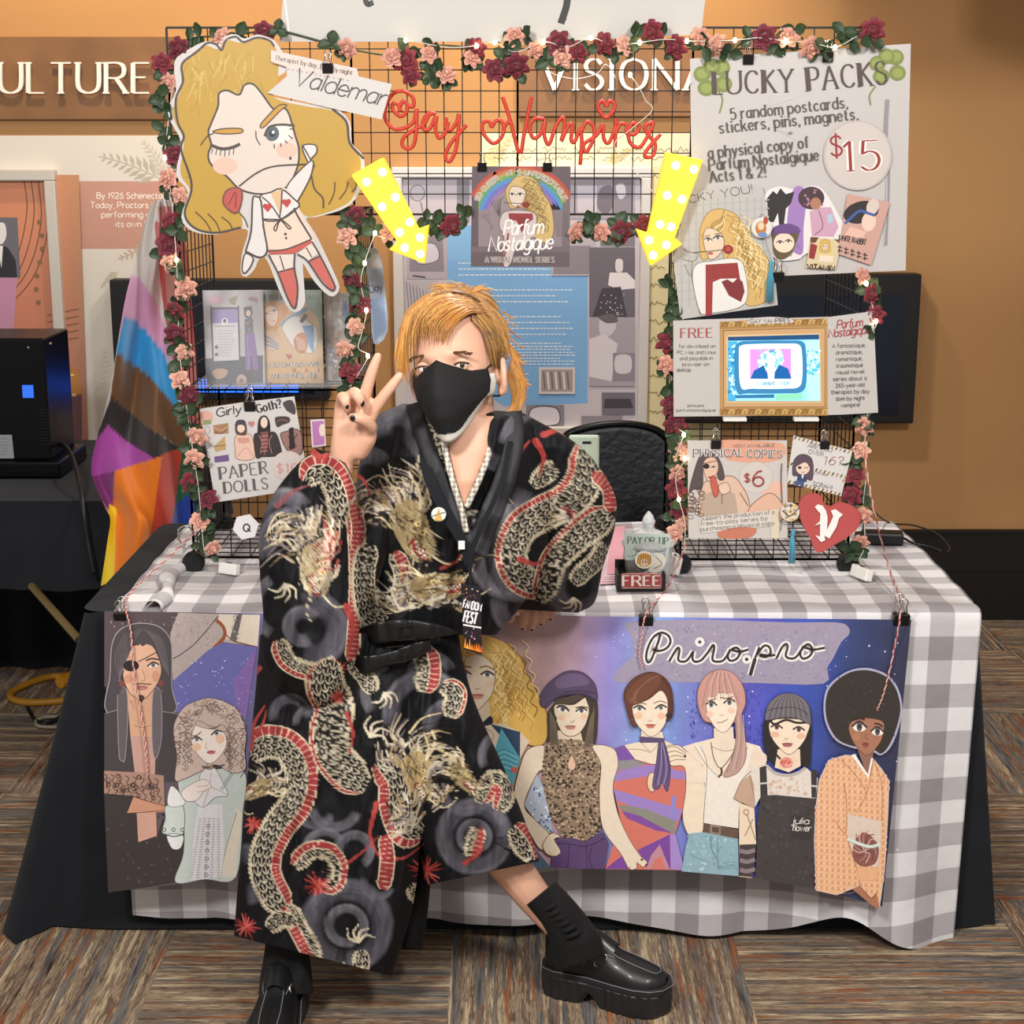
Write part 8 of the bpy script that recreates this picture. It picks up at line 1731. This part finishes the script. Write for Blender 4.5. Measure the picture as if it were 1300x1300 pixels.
# ---- socks and shoes
sock = mat('black_sock_knit', '#101012', .9, bump=.3, bscale=400)
mb = MB(); pillow('667,1150 683,1169 696,1190 705,1212 711,1232', '705,1119 724,1138 745,1163 762,1188 768,1212', [-.318, -.318, -.318, -.318, -.318], [.050, .047, .046, .045, .04], mb, '#101012', fold_=.5, step=2.5)
for i in range(6):
    a0, b0 = (676+i*5, 1162+i*6.5), (718+i*6, 1134+i*8); mb.tube(cr([at(a0[0], a0[1], -.318), at((a0[0]+b0[0])/2+3, (a0[1]+b0[1])/2+3, -.3665), at(b0[0], b0[1], -.318)], 6), .0045, 8)
mb.build('sock', sock, person, smooth=True)
mb = MB(); pillow('338,1176 336,1205 331,1236 328,1262', '392,1176 392,1205 396,1236 398,1262', [-.36, -.36, -.365, -.37], [.05, .05, .052, .055], mb, '#101012', fold_=.8, step=2.5); mb.build('sock', sock, person, smooth=True)
pat = mat('black_polished_leather', '#161618', .38, coat=.12, vary=.1); rub = mat('black_rubber', '#222225', .45); stitch = mat('pale_stitching', '#77757a', .6)
def shoe(heel, yaw, mirror=1, sk=.93):
    R = Matrix.Rotation(yaw, 4, 'Z'); B = Matrix.Translation(heel) @ R
    ZO = .014
    W = lambda x, y, z: B @ Vector((x*sk, y*mirror, z+(ZO if z > .03 else ZO*z/.03)))
    Lh = .285
    hwf = lambda x: np.interp(x/Lh, [0, .04, .15, .4, .6, .75, .88, .96, 1], [.0, .026, .036, .034, .043, .048, .042, .026, .0])
    up = MB(); xs = [.004+(Lh-.008)*i/36 for i in range(37)]
    top = lambda x: np.interp(x/Lh, [0, .08, .2, .33, .42, .5, .62, .8, .93, 1], [.128, .132, .120, .112, .128, .118, .098, .084, .074, .060])
    def fn(u, v):
        x = xs[min(int(v*36+.5), 36)]; a = PI*u; h = top(x); w_ = hwf(x)+.0005; cz = math.sin(a)
        return W(x, -w_*math.cos(a)*(1-.22*cz if x > .12 else 1-.30*cz), .046+(h-.046)*cz**.62)
    up.grid(fn, 22, 36)
    o = up.build('shoe', pat, person, smooth=True)
    so = MB(); N = 110; ring = []
    for i in range(N):
        t = i/N; xx = Lh/2*(1-math.cos(2*PI*t)); sd = -1 if t < .5 else 1
        ring.append((xx+(-.004+.010*xx/Lh), sd*(hwf(min(max(xx, .0001), Lh))+.006)))
    V = []; F = []
    for lvl, (z, k) in enumerate(((.050, 0), (.040, .001), (.036, .0), (.034, .002), (.004, .001), (0, -.003))):
        for i, (x, y) in enumerate(ring):
            q = x/Lh; lug = 0
            if z < .035 and (q < .32 or q > .5): lug = -.0035*(1 if math.sin(x*2*PI/.021) > .25 else 0)
            arch = .018*max(0, 1-((q-.41)/.09)**2) if z < .02 else 0
            l = math.hypot(x-Lh/2, y) or 1; V.append(W(x+(x-Lh/2)/l*(k+lug), y+y/l*(k+lug)*1.2, z+arch))
    for l in range(5):
        for i in range(N): F.append((l*N+i, l*N+(i+1) % N, (l+1)*N+(i+1) % N, (l+1)*N+i))
    F.append(tuple(range(N-1, -1, -1))); F.append(tuple(5*N+i for i in range(N)))
    so.add(V, F); so.build('sole', rub, o)
    st = MB()
    st.tube([W(x+(x-Lh/2)*.03, y*1.02, .0495) for x, y in ring], .0009, 4, closed=True)
    for s_ in (-1, 1):
        def sp(x, u): a = PI*u; w_ = hwf(x)+.0012; cz = math.sin(a); return W(x, -w_*math.cos(a)*(1-.22*cz), .047+(top(x)-.046)*cz**.62)
        uu = lambda q: q if s_ < 0 else 1-q
        st.tube([sp(x, uu(.34)) for x in np.linspace(.155, .262, 12)]+[sp(.268, .5)], .0009, 4); st.tube([sp(x, uu(q)) for x, q in zip(np.linspace(.02, .05, 8), np.linspace(.42, .06, 8))], .0009, 4)
        st.tube([sp(x, uu(q)) for x, q in zip(np.linspace(.10, .17, 10), np.linspace(.06, .30, 10))], .0009, 4)
    st.build('stitching', stitch, o)
    tg = MB(); tg.grid(lambda u, v: W(.112+.055*v, (-.036+.072*u)*(1-.1*v), .050+(top(.112+.055*v)-.040)*math.sin(PI*(.06+.88*u))**.55), 16, 8); tg.build('strap', pat, o, smooth=True)
    c = W(.142, -.036, .085); bk = MB(); bk.tube([W(.128, -.034, .076), W(.128, -.026, .104), W(.154, -.026, .100), W(.154, -.034, .074)], .0015, 6, closed=True); bk.build('shoe_buckle', M['steel'], o, smooth=True)
    ol = MB(); ol.tube([W(.008+.122*(.5-.5*math.cos(g)), .032*math.sin(g), .128-.012*math.sin(g)**2) for g in [2*PI*i/24 for i in range(24)]], .003, 6, closed=True); ol.build('collar_rim', pat, o, smooth=True)
    return o
h1, t1 = Vector(atz(692, 1262, 0)), Vector(atz(840, 1283, 0)); shoe((h1.x, h1.y+.03, 0), math.atan2(t1.y-h1.y-.03, t1.x-h1.x))
hh = Vector(at(372, 1250, -.30)); shoe((hh.x-.006, -.285, 0), math.radians(-92), -1, 1.02)
# ---- lanyard with its badge, and the pin
root = empty('lanyard', at(597, 735, -.43), 'black lanyard with a FANDOM FEST badge hanging from the neck', 'lanyard')
def ribbon(pts, ys, w_, name='ribbon'):
    mb = MB(); P = cr([at(*p, y) for p, y in zip(pp(pts), ys)], 8); V = []; F = []
    for p in P: V += [Vector(p)+Vector((-w_/2, 0, 0)), Vector(p)+Vector((w_/2, 0, 0)), Vector(p)+Vector((w_/2, .0012, 0)), Vector(p)+Vector((-w_/2, .0012, 0))]
    for i in range(len(P)-1):
        for k in range(4): F.append((i*4+k, i*4+(k+1) % 4, i*4+4+(k+1) % 4, i*4+4+k))
    mb.add(V, F); return mb.build(name, M['black_cloth'], root)
ribbon('538,560 545,606 566,650 590,694 597,716', [-.38, -.415, -.43, -.433, -.43], .022); ribbon('648,560 636,615 612,668 599,700 596,720', [-.375, -.415, -.432, -.433, -.43], .010); ribbon('597,712 597,744', [-.432, -.432], .006)
a = Art(-.436); a.back('585,741 610,745 612,831 589,824', '#1a161c', .002); a.up()
dots(a, 588, 746, 609, 760, 12, 1, ['#8a3a6a', '#c9c4cc', '#d98a4a'], rr); dots(a, 590, 796, 610, 812, 12, 1, ['#8a3a6a', '#c9c4cc'], rr)
a.text('FANDOM', 587.5, 771, 610, 776, 10, '#ece8ea', 1.6); a.text('FEST', 588, 789, 604, 792.5, 14, '#ece8ea', 2.2); a.text('MMXXV', 605, 790, 611, 791.5, 4, '#c9c4cc', .8) if False else None
a.poly('588,792 611,796 611,798 588,794', '#ece8ea')
for i in range(8): x = 589+i*2.9; a.poly([(x, 822+i*.8), (x+1.6, 812+rr.uniform(-4, 4)+i*.8), (x+3.2, 823+i*.8)], rr.choice(['#e88a2c', '#f0b23c', '#d9642a']))
a.frame(); a.build('badge_card', M['paper'], root, col=True)
pc = at(557, 653, -.44); root = empty('enamel_pin', pc, 'round white pin with a gold wedge on the black lanyard ribbon', 'pin')
MB().lathe([(.001, -.001), (.0125, -.001), (.0135, .001), (.012, .003), (.001, .0035)], pc, 20, Matrix.Rotation(PI/2, 3, 'X')).build('disc', M['white_plastic'], root)
a = Art(-.4445); a.poly('557,645 562,661 551,661', '#c9a85a'); a.stroke('549,655 565,650', 1, '#6d665c', sm=0); a.frame(); a.build('emblem', M['matte'], root, col=True)
q = at(586, 692, -.44); tag(MB().box(q, (.012, .004, .016)).build('ribbon_clip', M['white_plastic'], bevel=.001), 'small white clip at the bottom of the lanyard ribbon', 'clip')
